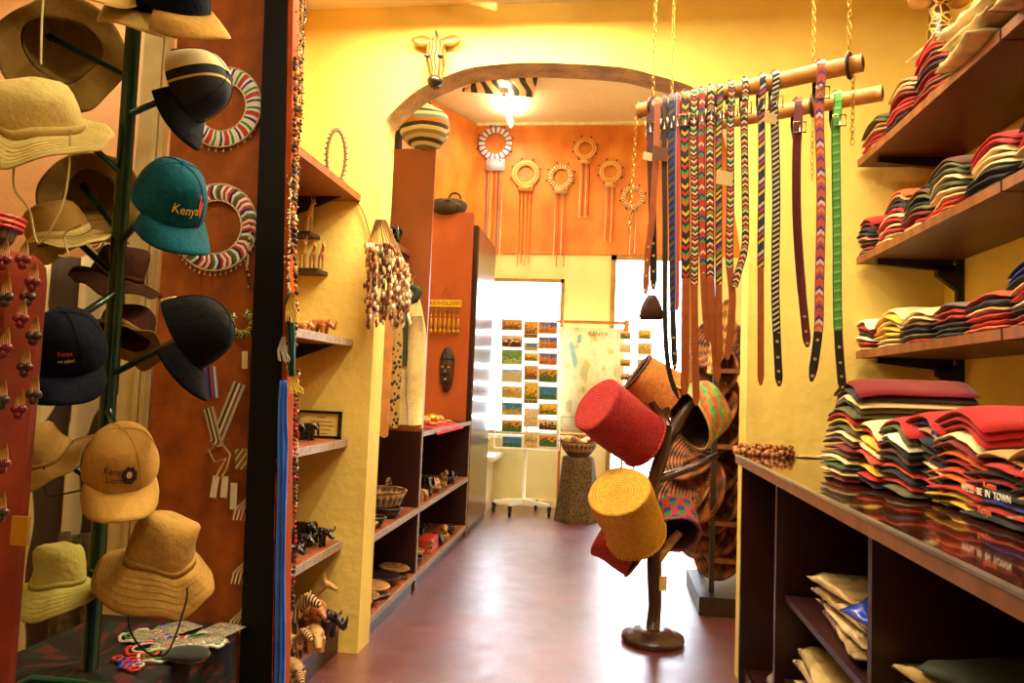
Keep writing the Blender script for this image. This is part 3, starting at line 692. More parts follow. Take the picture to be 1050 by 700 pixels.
lt = {'tan': mat('tan_leather', 'A24E18', .42, vs=30, var=.15), 'black': mat('black_leather', '120E0C', .4, vs=30, var=.2), 'maroon': mat('maroon_leather', '5A1010', .45, vs=30, var=.2), 'dark': mat('darkbrown_leather', '2E140C', .45, vs=30, var=.2)}
paperm = mat('price_tag', 'E3C78A', .7, var=.05); brownp = mat('brown_tag', '6A3A1C', .6)
holem = mat('belt_hole', 'C9A46A', .6)
def ribbon(pts, w, t=.004, taper=0, uv0=0):
    """strap along pts (world), faces the camera; returns MB"""
    mb = MB(); F = []; Bk = []; L = 0; k = len(pts); uvs = []
    for i, p in enumerate(pts):
        d = (pts[min(i+1, k-1)]-pts[max(i-1, 0)]).normalized(); tow = V3((-.12, -1, 0)).normalized(); s = d.cross(tow).normalized(); nn = s.cross(d).normalized()
        if nn.y > 0: nn = -nn
        if s.x < 0: s = -s
        if i: L += (p-pts[i-1]).length
        ww = w
        if taper and i >= k-2: ww = w*(.75 if i == k-2 else .3)
        F.append([p - s*ww/2 + nn*t/2, p + nn*t/2, p + s*ww/2 + nn*t/2]); Bk.append([q - nn*t for q in F[-1]]); uvs.append(L/w+uv0)
    IF = [[mb.av(q) for q in r_] for r_ in F]; IB = [[mb.av(q) for q in r_] for r_ in Bk]
    for i in range(k-1):
        for j in range(2):
            uv = [(j/2, uvs[i]), (j/2, uvs[i+1]), ((j+1)/2, uvs[i+1]), ((j+1)/2, uvs[i])]
            mb.af([IF[i][j], IF[i+1][j], IF[i+1][j+1], IF[i][j+1]], uv, False)
            mb.af([IB[i][j], IB[i][j+1], IB[i+1][j+1], IB[i+1][j]], [uv[0], uv[3], uv[2], uv[1]], False)
        mb.af([IF[i][0], IB[i][0], IB[i+1][0], IF[i+1][0]], None, False); mb.af([IF[i][2], IF[i+1][2], IB[i+1][2], IB[i][2]], None, False)
    mb.af([IF[0][0], IF[0][1], IF[0][2], IB[0][2], IB[0][1], IB[0][0]], None, False); mb.af([IF[-1][2], IF[-1][1], IF[-1][0], IB[-1][0], IB[-1][1], IB[-1][2]], None, False)
    return mb
def belt(pl, px, path, w_px, face, endmat, ebreak, label, holes=0, tag=None, buckle=True, back=True):
    """px: where it crosses the pole; path: pixels below the pole; ebreak: pixel row where the plain end begins"""
    a, b, d = pl
    # point of the pole seen at column px
    lo, hi = 0., 1.
    def col(P):
        q = P-EYE; return 525 + FPX*q.dot(cr)/q.dot(cf)
    for _ in range(30):
        m_ = (lo+hi)/2
        if col(a.lerp(b, m_)) < px: lo = m_
        else: hi = m_
    c = a.lerp(b, lo); y = c.y - .033
    pts = []
    for ang in [pi*.75, pi*.6, pi/2, pi*.4, pi*.28, pi*.15, 0]:   # over the pole, back to front
        pts.append(c + V3((0, -.0285*cos(ang), .0285*sin(ang))))
    for (qx, qy) in path: pts.append(AY(qx, qy, y))
    # densify
    dense = []
    for i in range(len(pts)-1):
        p0, p1, p2, p3 = pts[max(i-1, 0)], pts[i], pts[i+1], pts[min(i+2, len(pts)-1)]
        nseg = max(1, int((p2-p1).length/.02))
        for k in range(nseg):
            t = k/nseg; dense.append(.5*((2*p1)+(p2-p0)*t+(2*p0-5*p1+4*p2-p3)*t*t+(-p0+3*p1-3*p2+p3)*t*t*t) if i > 6 else p1.lerp(p2, t))
    dense.append(pts[-1])
    w = w_px*.86/FPX*c.y
    zb = AY(path[-1][0], ebreak, y).z if ebreak else -9
    k = next((i for i, p in enumerate(dense) if p.z < zb and i > 8), len(dense)-1)
    r = root('belt', label, 'belt', c - V3((0, 0, .03)), None)
    part('strap', ribbon(dense[:k+1], w), face, r)
    if k < len(dense)-2:
        e_ = part('strap_end', ribbon(dense[k:], w*.94, .0036, taper=1), endmat, r, 'plain leather end')
    else: e_ = None
    if back:
        q = c + V3((0, .0285, 0)); part('strap_back', ribbon([c+V3((0, .0285*cos(.78), .0285*sin(.78))), q, q-V3((0, 0, .05)), c+V3((0, .0, -.10))], w*.9, .004), lt['dark'], r, 'dark back of the loop')
    if buckle:
        cc = AY(px, 0, y); cc = V3((c.x, y-.006, c.z-.075)); hw, hh = w*.72, .017
        mb = MB().tube([cc+V3((-hw, 0, -hh)), cc+V3((hw, 0, -hh)), cc+V3((hw, 0, hh)), cc+V3((-hw, 0, hh))], .0028, 6, closed=True)
        part('buckle', mb, mat('aged_buckle', '9A8458', .4, metal=.8), r); part('buckle_prong', MB().tube([cc+V3((0, -.003, hh)), cc+V3((0, -.004, -hh))], .002, 6), steel, r)
    if holes:
        zz_ = dense[-1].z + .03
        for h in range(holes):
            i = len(dense)-2-h*2
            if i <= k: break
            part('hole', MB().tube([dense[i]+V3((0, -.003, 0)), dense[i]+V3((0, .0005, 0))], .0045, 8), holem, r)
    if tag:
        tx, ty, s_, m_ = tag; q = AY(tx, ty, y-.02)
        part('price_tag', MB().hexa([q+V3(v)*s_ for v in ((-.5, 0, -.35), (.45, -.02, -.55), (.45, -.01, -.55), (-.5, .03, -.35), (-.45, 0, .5), (.5, -.02, .3), (.5, -.01, .3), (-.45, .03, .5))]), m_, r, 'small card tag')
    return r
belt(P1, 667, [(667, 150), (669, 220), (670, 262), (670, 297)], 8.5, lt['maroon'], lt['black'], 243, 'dark red leather belt with black punched end, farthest along the upper pole', 6, (664, 160, .03, paperm))
belt(P1, 674, [(673, 152), (668, 230), (664, 260), (662, 302)], 7.5, lt['tan'], lt['tan'], 240, 'plain tan belt with punched holes next to the dark red belt', 8, None, False)
belt(P1, 681, [(681, 150), (682, 230), (682, 330), (686, 380), (696, 409)], 6, lt['dark'], lt['black'], 300, 'thin dark belt with a brown tag, curving down to the baskets', 0, (677, 157, .05, brownp))
belt(P1, 688, [(688, 150), (689, 240), (690, 320), (692, 379)], 7, bp['dstripe'], lt['black'], 316, 'dark blue and black beaded belt with punched black end beside the striped one', 3)
belt(P1, 694, [(694, 150), (694, 230), (694, 300), (693, 322)], 6, bp['stripe'], lt['black'], 315, 'red and blue belt striped lengthwise', 0, None, True)
belt(P1, 702, [(702, 150), (703, 220), (703, 300), (702, 405)], 10, bp['arrow'], lt['tan'], 284, 'belt of black, yellow and red arrow beadwork with long tan end', 0)
belt(P1, 711, [(711, 140), (713, 220), (712, 300), (714, 416)], 8.5, bp['vee_a'], lt['tan'], 292, 'white vee beaded belt left of the red one, with the longest tan end', 0)
belt(P1, 719, [(719, 140), (720, 220), (722, 300), (726, 352)], 8, bp['redwhite'], lt['tan'], 280, 'red beaded belt with white arrows')
belt(P1, 728, [(728, 140), (728, 220), (729, 300), (736, 391)], 9, bp['vee_b'], lt['tan'], 282, 'black and white vee beaded belt with tan end, right of the red arrow belt')
belt(P1, 737, [(737, 140), (737, 200), (737, 270), (738, 372)], 7.5, bp['multi'], lt['tan'], 286, 'yellow, black and blue beaded belt with slanting bars', 0, (743, 182, .05, paperm))
belt(P1, 749, [(749, 130), (749, 200), (748, 266), (751, 310), (746, 369)], 8.5, bp['vee_a'], lt['tan'], 266, 'white and black vee beaded belt with the shortest orange tip')
belt(P1, 763, [(763, 120), (764, 190), (764, 250), (758, 276), (751, 300)], 8, bp['vee_b'], lt['tan'], 290, 'white and orange vee beaded belt whose end curls left')
belt(P1, 780.5, [(781, 110), (781, 180), (780, 266), (780, 330), (780, 395)], 7.8, bp['zig'], lt['tan'], 266, 'navy zigzag beaded belt with pointed tan end', 0)
belt(P1, 794, [(794, 105), (796, 200), (795, 300), (799, 396)], 9, bp['diag'], lt['black'], 341, 'black belt with diagonal white stitching', 4, (790, 121, .035, paperm))
belt(P2, 817, [(817, 150), (817, 220), (821, 285), (828, 356)], 9.5, lt['maroon'], lt['maroon'], 300, 'plain maroon leather belt alone on the rear pole', 3)
belt(P1, 840, [(840, 110), (842, 200), (840, 300), (839, 340), (832, 391)], 10, bp['coral'], lt['black'], 334, 'coral belt with purple beadwork', 4)
belt(P2, 857, [(857, 130), (858, 230), (859, 330), (864, 401)], 9.5, bp['green'], lt['black'], 337, 'bright green beaded belt, nearest the shirts', 5)
# leather pouch hanging under the dark red belt
c = AY(668, 315, 2.34)
r = root('leather_pouch', 'small brown leather pouch hanging below the first belt', 'pouch', c)
pm = mat('brown_suede', '4A2416', .8, vs=30, var=.2)
mb = MB(); rows = []
for (z, w, t) in ((.04, .012, .006), (.025, .022, .012), (0, .033, .018), (-.03, .038, .02), (-.04, .034, .01)):
    rows.append([c + V3((w*cos(a), t*sin(a), z)) for a in [2*pi*k/16 for k in range(16)]])
I = mb.grid(rows, cv_=True); mb.af(I[0], None); mb.af(I[-1][::-1], None)
part('bag', mb, pm, r); part('drawstring', MB().tube([c+V3((0, 0, .04)), c+V3((.004, 0, .09)), c+V3((.008, .0, .2))], .002, 5), leather, r)

# ============================================================ TREE STAND WITH BASKETS
BY = 3.55
base = AZ(669, 657, 0)
r = root('basket_tree', 'carved wooden branch stand on a round foot holding the woven baskets', 'stand', (base.x, base.y, 0))
bark = mat('polished_branch', '3E1D10', .35, vs=18, var=.4, bump=.4, bs=30, stretch=(1, 1, .4), coat=.3)
mb = MB().lathe([(0, 0), (.145, 0), (.152, .012), (.148, .03), (.1, .038), (.09, .055), (.05, .062), (0, .062)], 36); mb.v = [p+V3((base.x, base.y, 0)) for p in mb.v]
part('foot', mb, bark, r)
def bpx(l, y=None): return [AY(x, q, y or base.y) for x, q in l]
pts = [V3((base.x, base.y, .04))] + bpx([(671, 620), (671, 580), (672, 555), (670, 530), (668, 505), (673, 484), (679, 465), (684, 448), (686, 435)])
part('trunk', MB().tube(pts, [.034, .032, .036, .034, .03, .03, .034, .036, .04, .03], 14).displace(.006, 14), bark, r)
part('branch', MB().tube(bpx([(682, 452), (694, 436), (704, 420), (718, 405)]), [.036, .034, .03, .022], 12).displace(.005, 16), bark, r)
part('branch', MB().tube(bpx([(684, 442), (676, 425), (668, 412)]), [.03, .024, .018], 10), bark, r)
part('branch', MB().tube(bpx([(672, 492), (692, 485), (712, 478), (736, 466)]), [.024, .02, .017, .013], 10).displace(.004, 16), bark, r)
part('branch', MB().tube(bpx([(671, 560), (660, 548), (648, 536)]), [.026, .02, .016], 10), bark, r)
part('branch', MB().tube(bpx([(672, 575), (684, 560), (697, 545)]), [.028, .024, .02], 10), lwood, r, 'paler cut branch')
part('branch', MB().tube(bpx([(686, 438), (680, 425), (690, 412)]), [.028, .022, .016], 10), bark, r)
q = AY(680, 598, base.y-.04)
part('price_tag', MB().box((q.x-.018, q.y, q.z-.035), (q.x+.018, q.y+.002, q.z+.035)), paperm, r, 'yellow card tag with a dark mark')
def basket(ctop, cbot, rt, rb, m, label, ybase, dy=0, rim=None, round_=.12, name='woven_basket', depth=None):
    a = AY(*ctop, ybase-dy/2); b = AY(*cbot, ybase+dy/2)
    ax = (a-b); H = ax.length; up = ax.normalized(); Rt = rt/FPX*ybase; Rb = rb/FPX*ybase
    M = frame(b, up, up.orthogonal()); M2 = M
    prof = []; k = 26
    prof.append((Rb-.012, .004))
    for i in range(k+1):
        t = i/k; prof.append((Rb+(Rt-Rb)*t, H*t*(1-round_*.3)))
    for i in range(1, 9):
        aa = pi/2*i/8; prof.append((Rt*(1-round_)+Rt*round_*cos(aa), H*(1-round_*.3)+H*round_*.3*sin(aa)))
    for i in range(1, 10): prof.append((Rt*(1-round_)*(1-i/9), H))
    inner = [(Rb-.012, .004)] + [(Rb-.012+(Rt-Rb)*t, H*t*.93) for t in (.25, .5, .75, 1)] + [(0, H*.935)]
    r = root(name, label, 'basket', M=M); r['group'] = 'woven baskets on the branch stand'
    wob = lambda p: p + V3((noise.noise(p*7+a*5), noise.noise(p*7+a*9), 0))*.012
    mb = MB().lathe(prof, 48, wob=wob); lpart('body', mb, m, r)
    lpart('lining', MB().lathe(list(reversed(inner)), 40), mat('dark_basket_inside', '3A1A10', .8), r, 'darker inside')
    mb = MB(); n = 60; mb.tube([wob(V3((Rb*cos(t), Rb*sin(t), .002))) for t in [2*pi*i/n for i in range(n)]], [.006 if i % 2 else .008 for i in range(n)], 6, closed=True)
    lpart('rim', mb, rim or m, r)
    return r
cm = {'red': coilmat('red_sisal', 'AE0A0A', '5A0404', 42, .8), 'yellow': coilmat('yellow_sisal', 'E3A62C', 'A8701A', 48, .8, 90), 'rust': coilmat('rust_sisal', 'B8341A', '6E1808', 40, .8), 'amber': coilmat('amber_sisal', 'CC7A26', '7A3A10', 40, .75, 100)}
chk = pmat('green_brown_check_weave', ['A85A2A', '3F8A3A', 'B86A34', '8A4A24', '4E9A44', '9A522A'], kv=.37, ku=.41, checker=(26, 16), rough=.8)
chk2 = pmat('navy_green_red_check_weave', ['A01C1C', '1E6A34', '1A2A6E', 'A01C1C'], kv=.25, ku=.5, checker=(18, 9), rough=.8)
basket((610, 414), (660, 452), 31, 29, cm['red'], 'bright red woven basket tilted at upper left of the branch stand', base.y-.1, .16, round_=.1)
basket((690, 412), (652, 383), 27, 23, cm['amber'], 'amber brown woven basket with dark rim at the top of the branch stand', base.y+.1, -.02, rim=mat('dark_rim', '3A1A0C', .7))
basket((735, 414), (705, 428), 27, 33, chk, 'green and brown patterned basket on the upper right branch', base.y+.05, -.07, round_=.6, rim=mat('pale_rim', 'B98A5A', .7))
basket((634, 503), (652, 546), 31, 32, cm['yellow'], 'mustard yellow woven basket, lowest facing the camera on the branch stand', base.y-.2, .2, round_=.08)
basket((620, 545), (655, 570), 27, 22, cm['rust'], 'rust red woven basket behind the yellow one', base.y-.0, -.06, round_=.2)
basket((690, 522), (695, 548), 22, 21, chk2, 'checked navy, green and red basket on the lower right branch', base.y+.02, -.16, round_=.35)
# ============================================================ LEFT CORNER: PANEL, PILLAR, HATS
PY = 2.3
pa_ = AY(160, 350, PY).x; pb_ = AY(262, 350, PY).x
panelm = mat('orange_brown_plywood', '84421A', .5, vs=11, var=.3, col2='B25E1E', stretch=(1, 1, .8), spec=.3, bump=.3, bs=30)
single('plywood_board', MB().box((pa_, PY, 0), (pb_+.02, PY+.02, CEIL-.01)), panelm, 'orange brown plywood panel hung with beaded collars beside the black post', 'board')
# window/door frame strips left of the panel
xs_ = AY(152, 350, PY+.05).x
stripm = mat('cream_frame_strip', 'D9C48A', .5, var=.08)
struct('trim_4', MB().box((xs_-.03, PY+.03, 0), (xs_-.012, PY+.06, CEIL)).box((xs_-.004, PY+.03, 0), (xs_+.014, PY+.06, CEIL)).box((xs_-.10, PY+.05, 0), (xs_-.034, PY+.07, CEIL)), [stripm])
# pillar: black post, leaning a little
r = root('display_post', 'tall black wooden post between the hat corner and the animal shelves', 'post', (AY(280, 350, PY).x, PY, 0))
t0, t1 = AY(280, 0, PY), AY(302, 0, PY); b0, b1 = AY(254, 700, PY), AY(291, 700, PY)
def ext(t, b, z): k = (z-b.z)/(t.z-b.z); return V3((b.x+(t.x-b.x)*k, PY, z))
def slab(tl, bl, tr, br, y0, y1, z0=0, z1=CEIL-.005):
    A, B, C_, D = ext(tl, bl, z0), ext(tr, br, z0), ext(tr, br, z1), ext(tl, bl, z1)
    Y = lambda p, y: V3((p.x, y, p.z))
    return MB().hexa([Y(A, y0), Y(B, y0), Y(B, y1), Y(A, y1), Y(D, y0), Y(C_, y0), Y(C_, y1), Y(D, y1)])
part('upright_board', slab(t0, b0, t1, b1, PY-.06, PY-.005), mat('black_stained_wood', '060506', .6, vs=8, var=.3, spec=.2), r)
c0, c1 = AY(302, 0, PY), AY(307, 0, PY); d0, d1 = AY(291, 700, PY), AY(297, 700, PY)
part('side_strip', slab(c0, d0, c1, d1, PY-.05, PY+.0), mat('orange_side_strip', 'A8481A', .8, spec=.1), r, 'narrow orange wooden side strip')
# beaded strings hanging beside the post
def strand(pxs, y, rmin, rmax, m, label, grp='bead strings hanging beside the black post', step=1.9, name='bead_string', jit=.003, extra=0):
    pts = [AY(a, b, y) for a, b in pxs]; mb = MB(); L = 0; seed = random.random()*50
    seq = []
    for i in range(len(pts)-1):
        n = max(2, int((pts[i+1]-pts[i]).length/(rmax*step))); seq += [pts[i].lerp(pts[i+1], k/n) for k in range(n)]
    for i, p in enumerate(seq):
        rr = random.uniform(rmin, rmax); mb.m = random.randrange(len(m))
        mb.ball(p+V3((random.uniform(-jit, jit), random.uniform(-jit, jit), 0)), (rr, rr, rr*random.uniform(.8, 1.6)), 6)
        for e in range(extra):
            mb.m = random.randrange(len(m)); q = p+V3((random.uniform(-.012, .012), random.uniform(-.012, .006), random.uniform(-.01, .01)))
            mb.ball(q, rr*.7, 5)
    mb.m = len(m)-1; mb.tube(pts, .0012, 4)
    return single(name, mb, m, label, 'bead string', grp)
bgold, bdark, bcream, bred, bblue, bgreen = [mat('bead_'+n, c, .35, var=.1) for n, c in (('gold', 'B87A22'), ('dark', '3A1E0C'), ('cream', 'E0CB98'), ('red', 'B01C14'), ('blue', '1E3C9A'), ('green', '2C6A34'))]
strand([(309, -30), (308, 60), (306, 150), (300, 260)], 2.27, .004, .008, [bgold, bcream, bgold, bdark], 'thick string of gold and cream beads at the top of the post', extra=2)
strand([(314, -30), (311, 40), (309, 120), (302, 200)], 2.26, .003, .006, [bgold, bgold, bdark], 'thinner string of gold chips at the top of the post', extra=1)
strand([(303, 60), (302, 170), (299, 262)], 2.25, .005, .009, [bdark, bgold, bdark], 'string of dark brown beads beside the post')
strand([(298, 180), (297, 230), (296, 300), (294, 380)], 2.24, .003, .005, [bcream, bdark, bcream], 'pale bead string hanging below the gold ones', extra=1)
strand([(302, 230), (304, 300), (303, 360)], 2.25, .005, .01, [bgold, bdark], 'short string of wooden lumps near the animal shelf')
strand([(303, 390), (302, 480), (303, 560), (299, 628)], 2.25, .004, .008, [bdark, bred, bdark, bdark], 'long dark and red seed string beside the blue cloth')
strand([(306, 380), (305, 440), (304, 520)], 2.27, .003, .006, [bred, bdark, bcream], 'short red seed string beside the blue cloth')
strand([(257, 230), (253, 270), (256, 300)], 2.28, .003, .005, [bcream, bdark], 'short pale bead string at the left side of the post')
def clothstrip(pxs, wpx, y, m, label, name='cloth_strip', cat='cloth', grp=None, t=.012):
    mb = MB(); pts = [AY(a, b, y) for a, b in pxs]; w = wpx/FPX*y; rows = []
    dense = []
    for i in range(len(pts)-1): dense += [pts[i].lerp(pts[i+1], k/8) for k in range(8)]
    dense.append(pts[-1])
    for i, p in enumerate(dense):
        row = []
        for j in range(9):
            v = j/8-.5; row.append(p + V3((v*w, -.010*sin(v*14+noise.noise(V3((i*.15, v, 3)))*3)-.004, 0)))
        rows.append(row)
    mb.sheet(rows, t*.4, nrm=(0, -1, 0)); return single(name, mb, m, label, cat, grp)
blue_c = pmat('blue_striped_cloth', ['2A62D8', '1E48B8', '2A62D8', '3A78E8', '1C3C9C'], 3, .02, 1, 0, .8, noise_=.3)
clothstrip([(291, 390), (290, 470), (288, 600), (287, 720)], 11, 2.24, mat('bright_blue_cloth', '2458C8', .8, vs=9, var=.35, col2='3A7AE0'), 'bright blue cloth hanging beside the black post')
clothstrip([(286, 470), (284, 560), (282, 720)], 4, 2.25, mat('orange_fringe', 'C8541E', .8, vs=60, var=.5), 'narrow orange and red fringe left of the blue cloth')
clothstrip([(297, 300), (299, 350), (300, 386)], 8, 2.23, mat('dark_green_ribbon', '0E3A20', .7), 'dark green ribbon hanging above the blue cloth')
def fringe(px, py, y, n, L, m, label, w=.02):
    c = AY(px, py, y); mb = MB()
    for i in range(n):
        a = random.uniform(-1, 1); mb.tube([c+V3((a*w*.3, 0, 0)), c+V3((a*w*.8, -.01, -L*.5)), c+V3((a*w*1.2+.01, -.008, -L*random.uniform(.7, 1)))], .0016, 4)
    return single('tassel', mb, m, label, 'tassel', 'tassels beside the black post')
fringe(303, 385, 2.22, 22, .06, mat('yellow_thread', 'E8C040', .8), 'pale yellow tassel just above the blue cloth')
fringe(300, 300, 2.22, 18, .10, mat('gold_thread', 'D8A83A', .8), 'gold tassel hanging over the green ribbon')
fringe(291, 345, 2.22, 20, .09, mat('silver_thread', 'B9B0A0', .6, metal=.3), 'silvery tassel beside the green ribbon')
# ------------------------------------------------------------ beaded collars on the panel
tri = pmat('collar_triangles', ['F0E8DA', 'B02A1E', 'F0E8DA', '2A8A3A', 'F0E8DA', '1E2A7A'], 1, 16, 0, 5, .4)
def collar(c, R1, R2, n, label, face, nrmY=-1, fringe_n=0, period=None, tilt=0, grp='beaded collars on the plywood panel', strings=None, dots=60, rimm=None, name='beaded_collar', tail=None):
    """flat ring in the xz plane centred at c, front toward -y"""
    c = V3(c); r = root(name, label, 'necklace', c+V3((0, .0, -R1)), grp); mb = MB(); N = 72
    for (ra, rb, y) in ((R2, R1, 0),):
        rows = [[c+V3((rr*cos(a), -.006*(1 if 0 < k < 3 else 0)+(-.001), rr*sin(a))) for k, rr in enumerate((R2, R2+(R1-R2)*.1, R1-(R1-R2)*.1, R1))] for a in [2*pi*i/N for i in range(N+1)]]
        mb.grid([[q for q in row] for row in rows], uvf=lambda a, b: (b, a*(period or 1)), flip=False)
        mb.grid([[V3((q.x, c.y+.003, q.z)) for q in (row[0], row[-1])] for row in rows], flip=True)
    part('bead_disc', mb, face, r)
    rim = rimm or bcream
    for nm, R, rr in (('outer_edging', R1, .0028), ('inner_edging', R2, .0028)):
        mb = MB(); k = int(2*pi*R/.008); mb.tube([c+V3((R*cos(2*pi*i/k), -.005, R*sin(2*pi*i/k))) for i in range(k)], [rr if i % 2 else rr*.5 for i in range(k)], 6, closed=True); part(nm, mb, rim, r)
    if fringe_n:
        for i in range(fringe_n):
            a = pi+pi*(i+.5)/fringe_n; q = c+V3((R1*cos(a), -.003, R1*sin(a)))
            part('pendant', MB().tube([q, q+V3((0, -.002, -.014))], .0008, 4).ball(q+V3((0, -.003, -.016)), .0035, 5), mat('bead_silver', 'C8BFA8', .3, metal=.5), r)
    return r, c
cA = AY(229, 110, PY-.012); cB = AY(222, 233, PY-.012)
collar(cA, .141, .085, 1, 'upper large beaded collar with white and coloured spikes, partly behind the navy cap', pmat('collar_spikes', ['F0E8DA', 'F0E8DA', '1E2A7A', 'F0E8DA', 'C2381E', 'C2381E', 'F0E8DA', '2A8A3A'], 11, 1, 0, .02, .4), fringe_n=16)
collar(cB, .150, .092, 1, 'lower large beaded collar with white triangles on red, green and blue', pmat('collar_arrows', ['F0E8DA', 'B8301E', 'F0E8DA', '8A1E1A', '2A8A3A', 'F0E8DA', '1A1A50', 'C2381E'], 10, 1, 0, .06, .4), fringe_n=24)
for s in (-1, 1): single('collar_string', MB().tube([cB+V3((s*.02-.02, -.004, -.15)), cB+V3((s*.022-.02, -.004, -.32))], .002, 5), bred, ('left' if s < 0 else 'right')+' red string hanging from the lower large beaded collar', 'string', 'strings below the lower collar')
cC = AY(120, 235, 2.52)
collar(cC, .12, .07, 1, 'beaded collar half hidden behind the pole of the hat rack', MATS['collar_arrows'], fringe_n=10, grp=None)
# bangles and strips on the panel
def bangle(px, py, R, label, m, w=.03):
    c = AY(px, py, PY-.02); mb = MB(); N = 28
    rows = [[c+V3((R*cos(a), -.012+R*.3*sin(a), R*sin(a)*.9+dz)) for dz in (-w/2, w/2)] for a in [2*pi*i/N for i in range(2, N-1)]]
    rows = [[c+V3((rr*cos(a), -.012-.012*k2, rr*.92*sin(a))) for k2, rr in enumerate((R, R-w))] for a in [pi*.72+2*pi*.86*i/N for i in range(N+1)]]
    return single('beaded_bangle', mb.sheet(rows, .004, uvf=lambda a, b: (b, a)), m, label, 'bangle')
bangle(251, 332, .055, 'open beaded bangle with black, white and green triangles near the post', pmat('bangle_tri', ['14100E', 'E8D8A8', '3F9A34', '14100E', 'E8B830'], 9, 1, 0, .1, .4), .028)
def strip_px(a, b, wpx, m, label, y=None, name='beaded_strap', cat='bead strap', grp='beaded straps on the plywood panel', t=.006):
    y = y or PY-.02; p, q = AY(*a, y), AY(*b, y); n = 14; pts = [p.lerp(q, i/n) for i in range(n+1)]
    mb = ribbon(pts, wpx/FPX*y, t); return single(name, mb, m, label, cat, grp)
strapm = pmat('grey_beaded_strap', ['B8A890', '2A1A14', 'D8CBB0', '6A4030', 'B8A890'], 1, 0, 1, 0, .5)
strip_px((246, 393), (221, 455), 15, strapm, 'wide beaded strap with looped end slanting down the plywood panel')
strip_px((214, 418), (224, 458), 12, strapm, 'shorter beaded strap crossing under the wide one')
strip_px((216, 376), (219, 408), 12, pmat('blue_red_patch', ['2A50B8', '14100E', 'B83020', '2A50B8', 'D8D0C0'], 1, 0, 1, 0, .6), 'blue and red beaded patch half behind the black cap')
strip_px((247, 460), (248, 481), 14, pmat('cuff_check', ['14100E', 'E8D8B8', '3F9A34', 'C86A2A'], 1/1.2, 2, 2.2, 0, .5), 'small beaded cuff with green diagonals beside the post')
strip_px((251, 360), (251, 378), 6, paperm, 'small blank card pinned between the bangle and the straps', name='price_card', cat='card', grp=None)
for a, b, l in (((222, 488), (218, 510), 'left'), ((231, 488), (229, 510), 'middle'), ((240, 495), (239, 522), 'right')):
    strip_px(a, b, 8, mat('white_tag', 'E6DDC4', .7, var=.05), f'{l} white price tag hanging below the beaded straps', name='price_card', cat='card', grp='price tags below the beaded straps', t=.001)
single('cord_knot', MB().tube([AY(x, y, PY-.02) for x, y in ((226, 452), (214, 462), (220, 474), (232, 470), (226, 480), (221, 490))], .004, 6).tube([AY(x, y, PY-.022) for x, y in ((226, 452), (236, 466), (232, 482), (228, 488))], .004, 6), mat('pale_cord', 'C0A070', .8), 'knotted pale cords at the end of the beaded straps', 'cord')
for k, (px, py, l) in enumerate(((257, 510, 'upper cream shell tassel at the left edge of the post'), (255, 575, 'middle cream shell tassel at the left edge of the post'), (252, 625, 'lowest beaded tassel at the left edge of the post'))):
    c = AY(px, py, PY-.03); mb = MB()
    for i in range(6):
        a = -1+i*.4; p = c+V3((a*.012, 0, 0)); mb.tube([p, p+V3((a*.02-.015, -.004, -.04)), p+V3((a*.02-.022, -.004, -.075))], [.002, .004, .002], 5)
    mb.ball(c, (.018, .008, .012), 8)
    single('shell_tassel', mb, bcream, l, 'tassel', 'shell tassels at the post')
# ------------------------------------------------------------ zebra drape and dark sack behind the hats
zeb = None
def zebra_mat(name, c1, c2, sc=9, dist=5, coord='Object'):
    m, n, l, b = _new(name); tc = n.new('ShaderNodeTexCoord'); w = n.new('ShaderNodeTexWave'); w.inputs['Scale'].default_value = sc; w.inputs['Distortion'].default_value = dist; w.inputs['Detail'].default_value = 1; w.inputs['Detail Scale'].default_value = .8
    l.new(tc.outputs[coord], w.inputs[0]); rp = n.new('ShaderNodeValToRGB'); rp.color_ramp.interpolation = 'LINEAR'; e = rp.color_ramp.elements
    e[0].position = .42; e[0].color = (*srgb(c1), 1); e[1].position = .5; e[1].color = (*srgb(c2), 1); l.new(w.outputs[1] if 'Fac' not in w.outputs else w.outputs['Fac'], rp.inputs[0]); l.new(rp.outputs[0], b.inputs['Base Color']); b.inputs['Roughness'].default_value = .75
    MATS[name] = m; return m
zm = zebra_mat('zebra_print_cloth', '4A3826', 'F4E6B8', 1.5, 9)
zx0, zx1 = AY(-30, 400, 2.6).x, AY(146, 400, 2.6).x
rows = [[V3((zx0+(zx1-zx0)*i/40, 2.6+.03*sin(i*.9)+.012*sin(i*2.3+j*.1), AY(0, 262, 2.6).z*(1-j/14)+.0)) for j in range(15)] for i in range(41)]
single('printed_drape', MB().sheet(rows, .004), zm, 'cream cloth with brown zebra stripes hanging behind the hats', 'cloth')
rows = [[V3((AY(60, 600, 2.5).x+(AY(140, 600, 2.5).x-AY(60, 600, 2.5).x)*i/20, 2.48+.03*sin(i*1.1)-.02*j/8, .6*(1-j/10)+.0)) for j in range(11)] for i in range(21)]
single('sacking_cloth', MB().sheet(rows, .006), mat('dark_sacking', '6A5636', .95, vs=40, var=.4, bump=.5, bs=200), 'plain brown sacking hanging low behind the green pole', 'cloth')
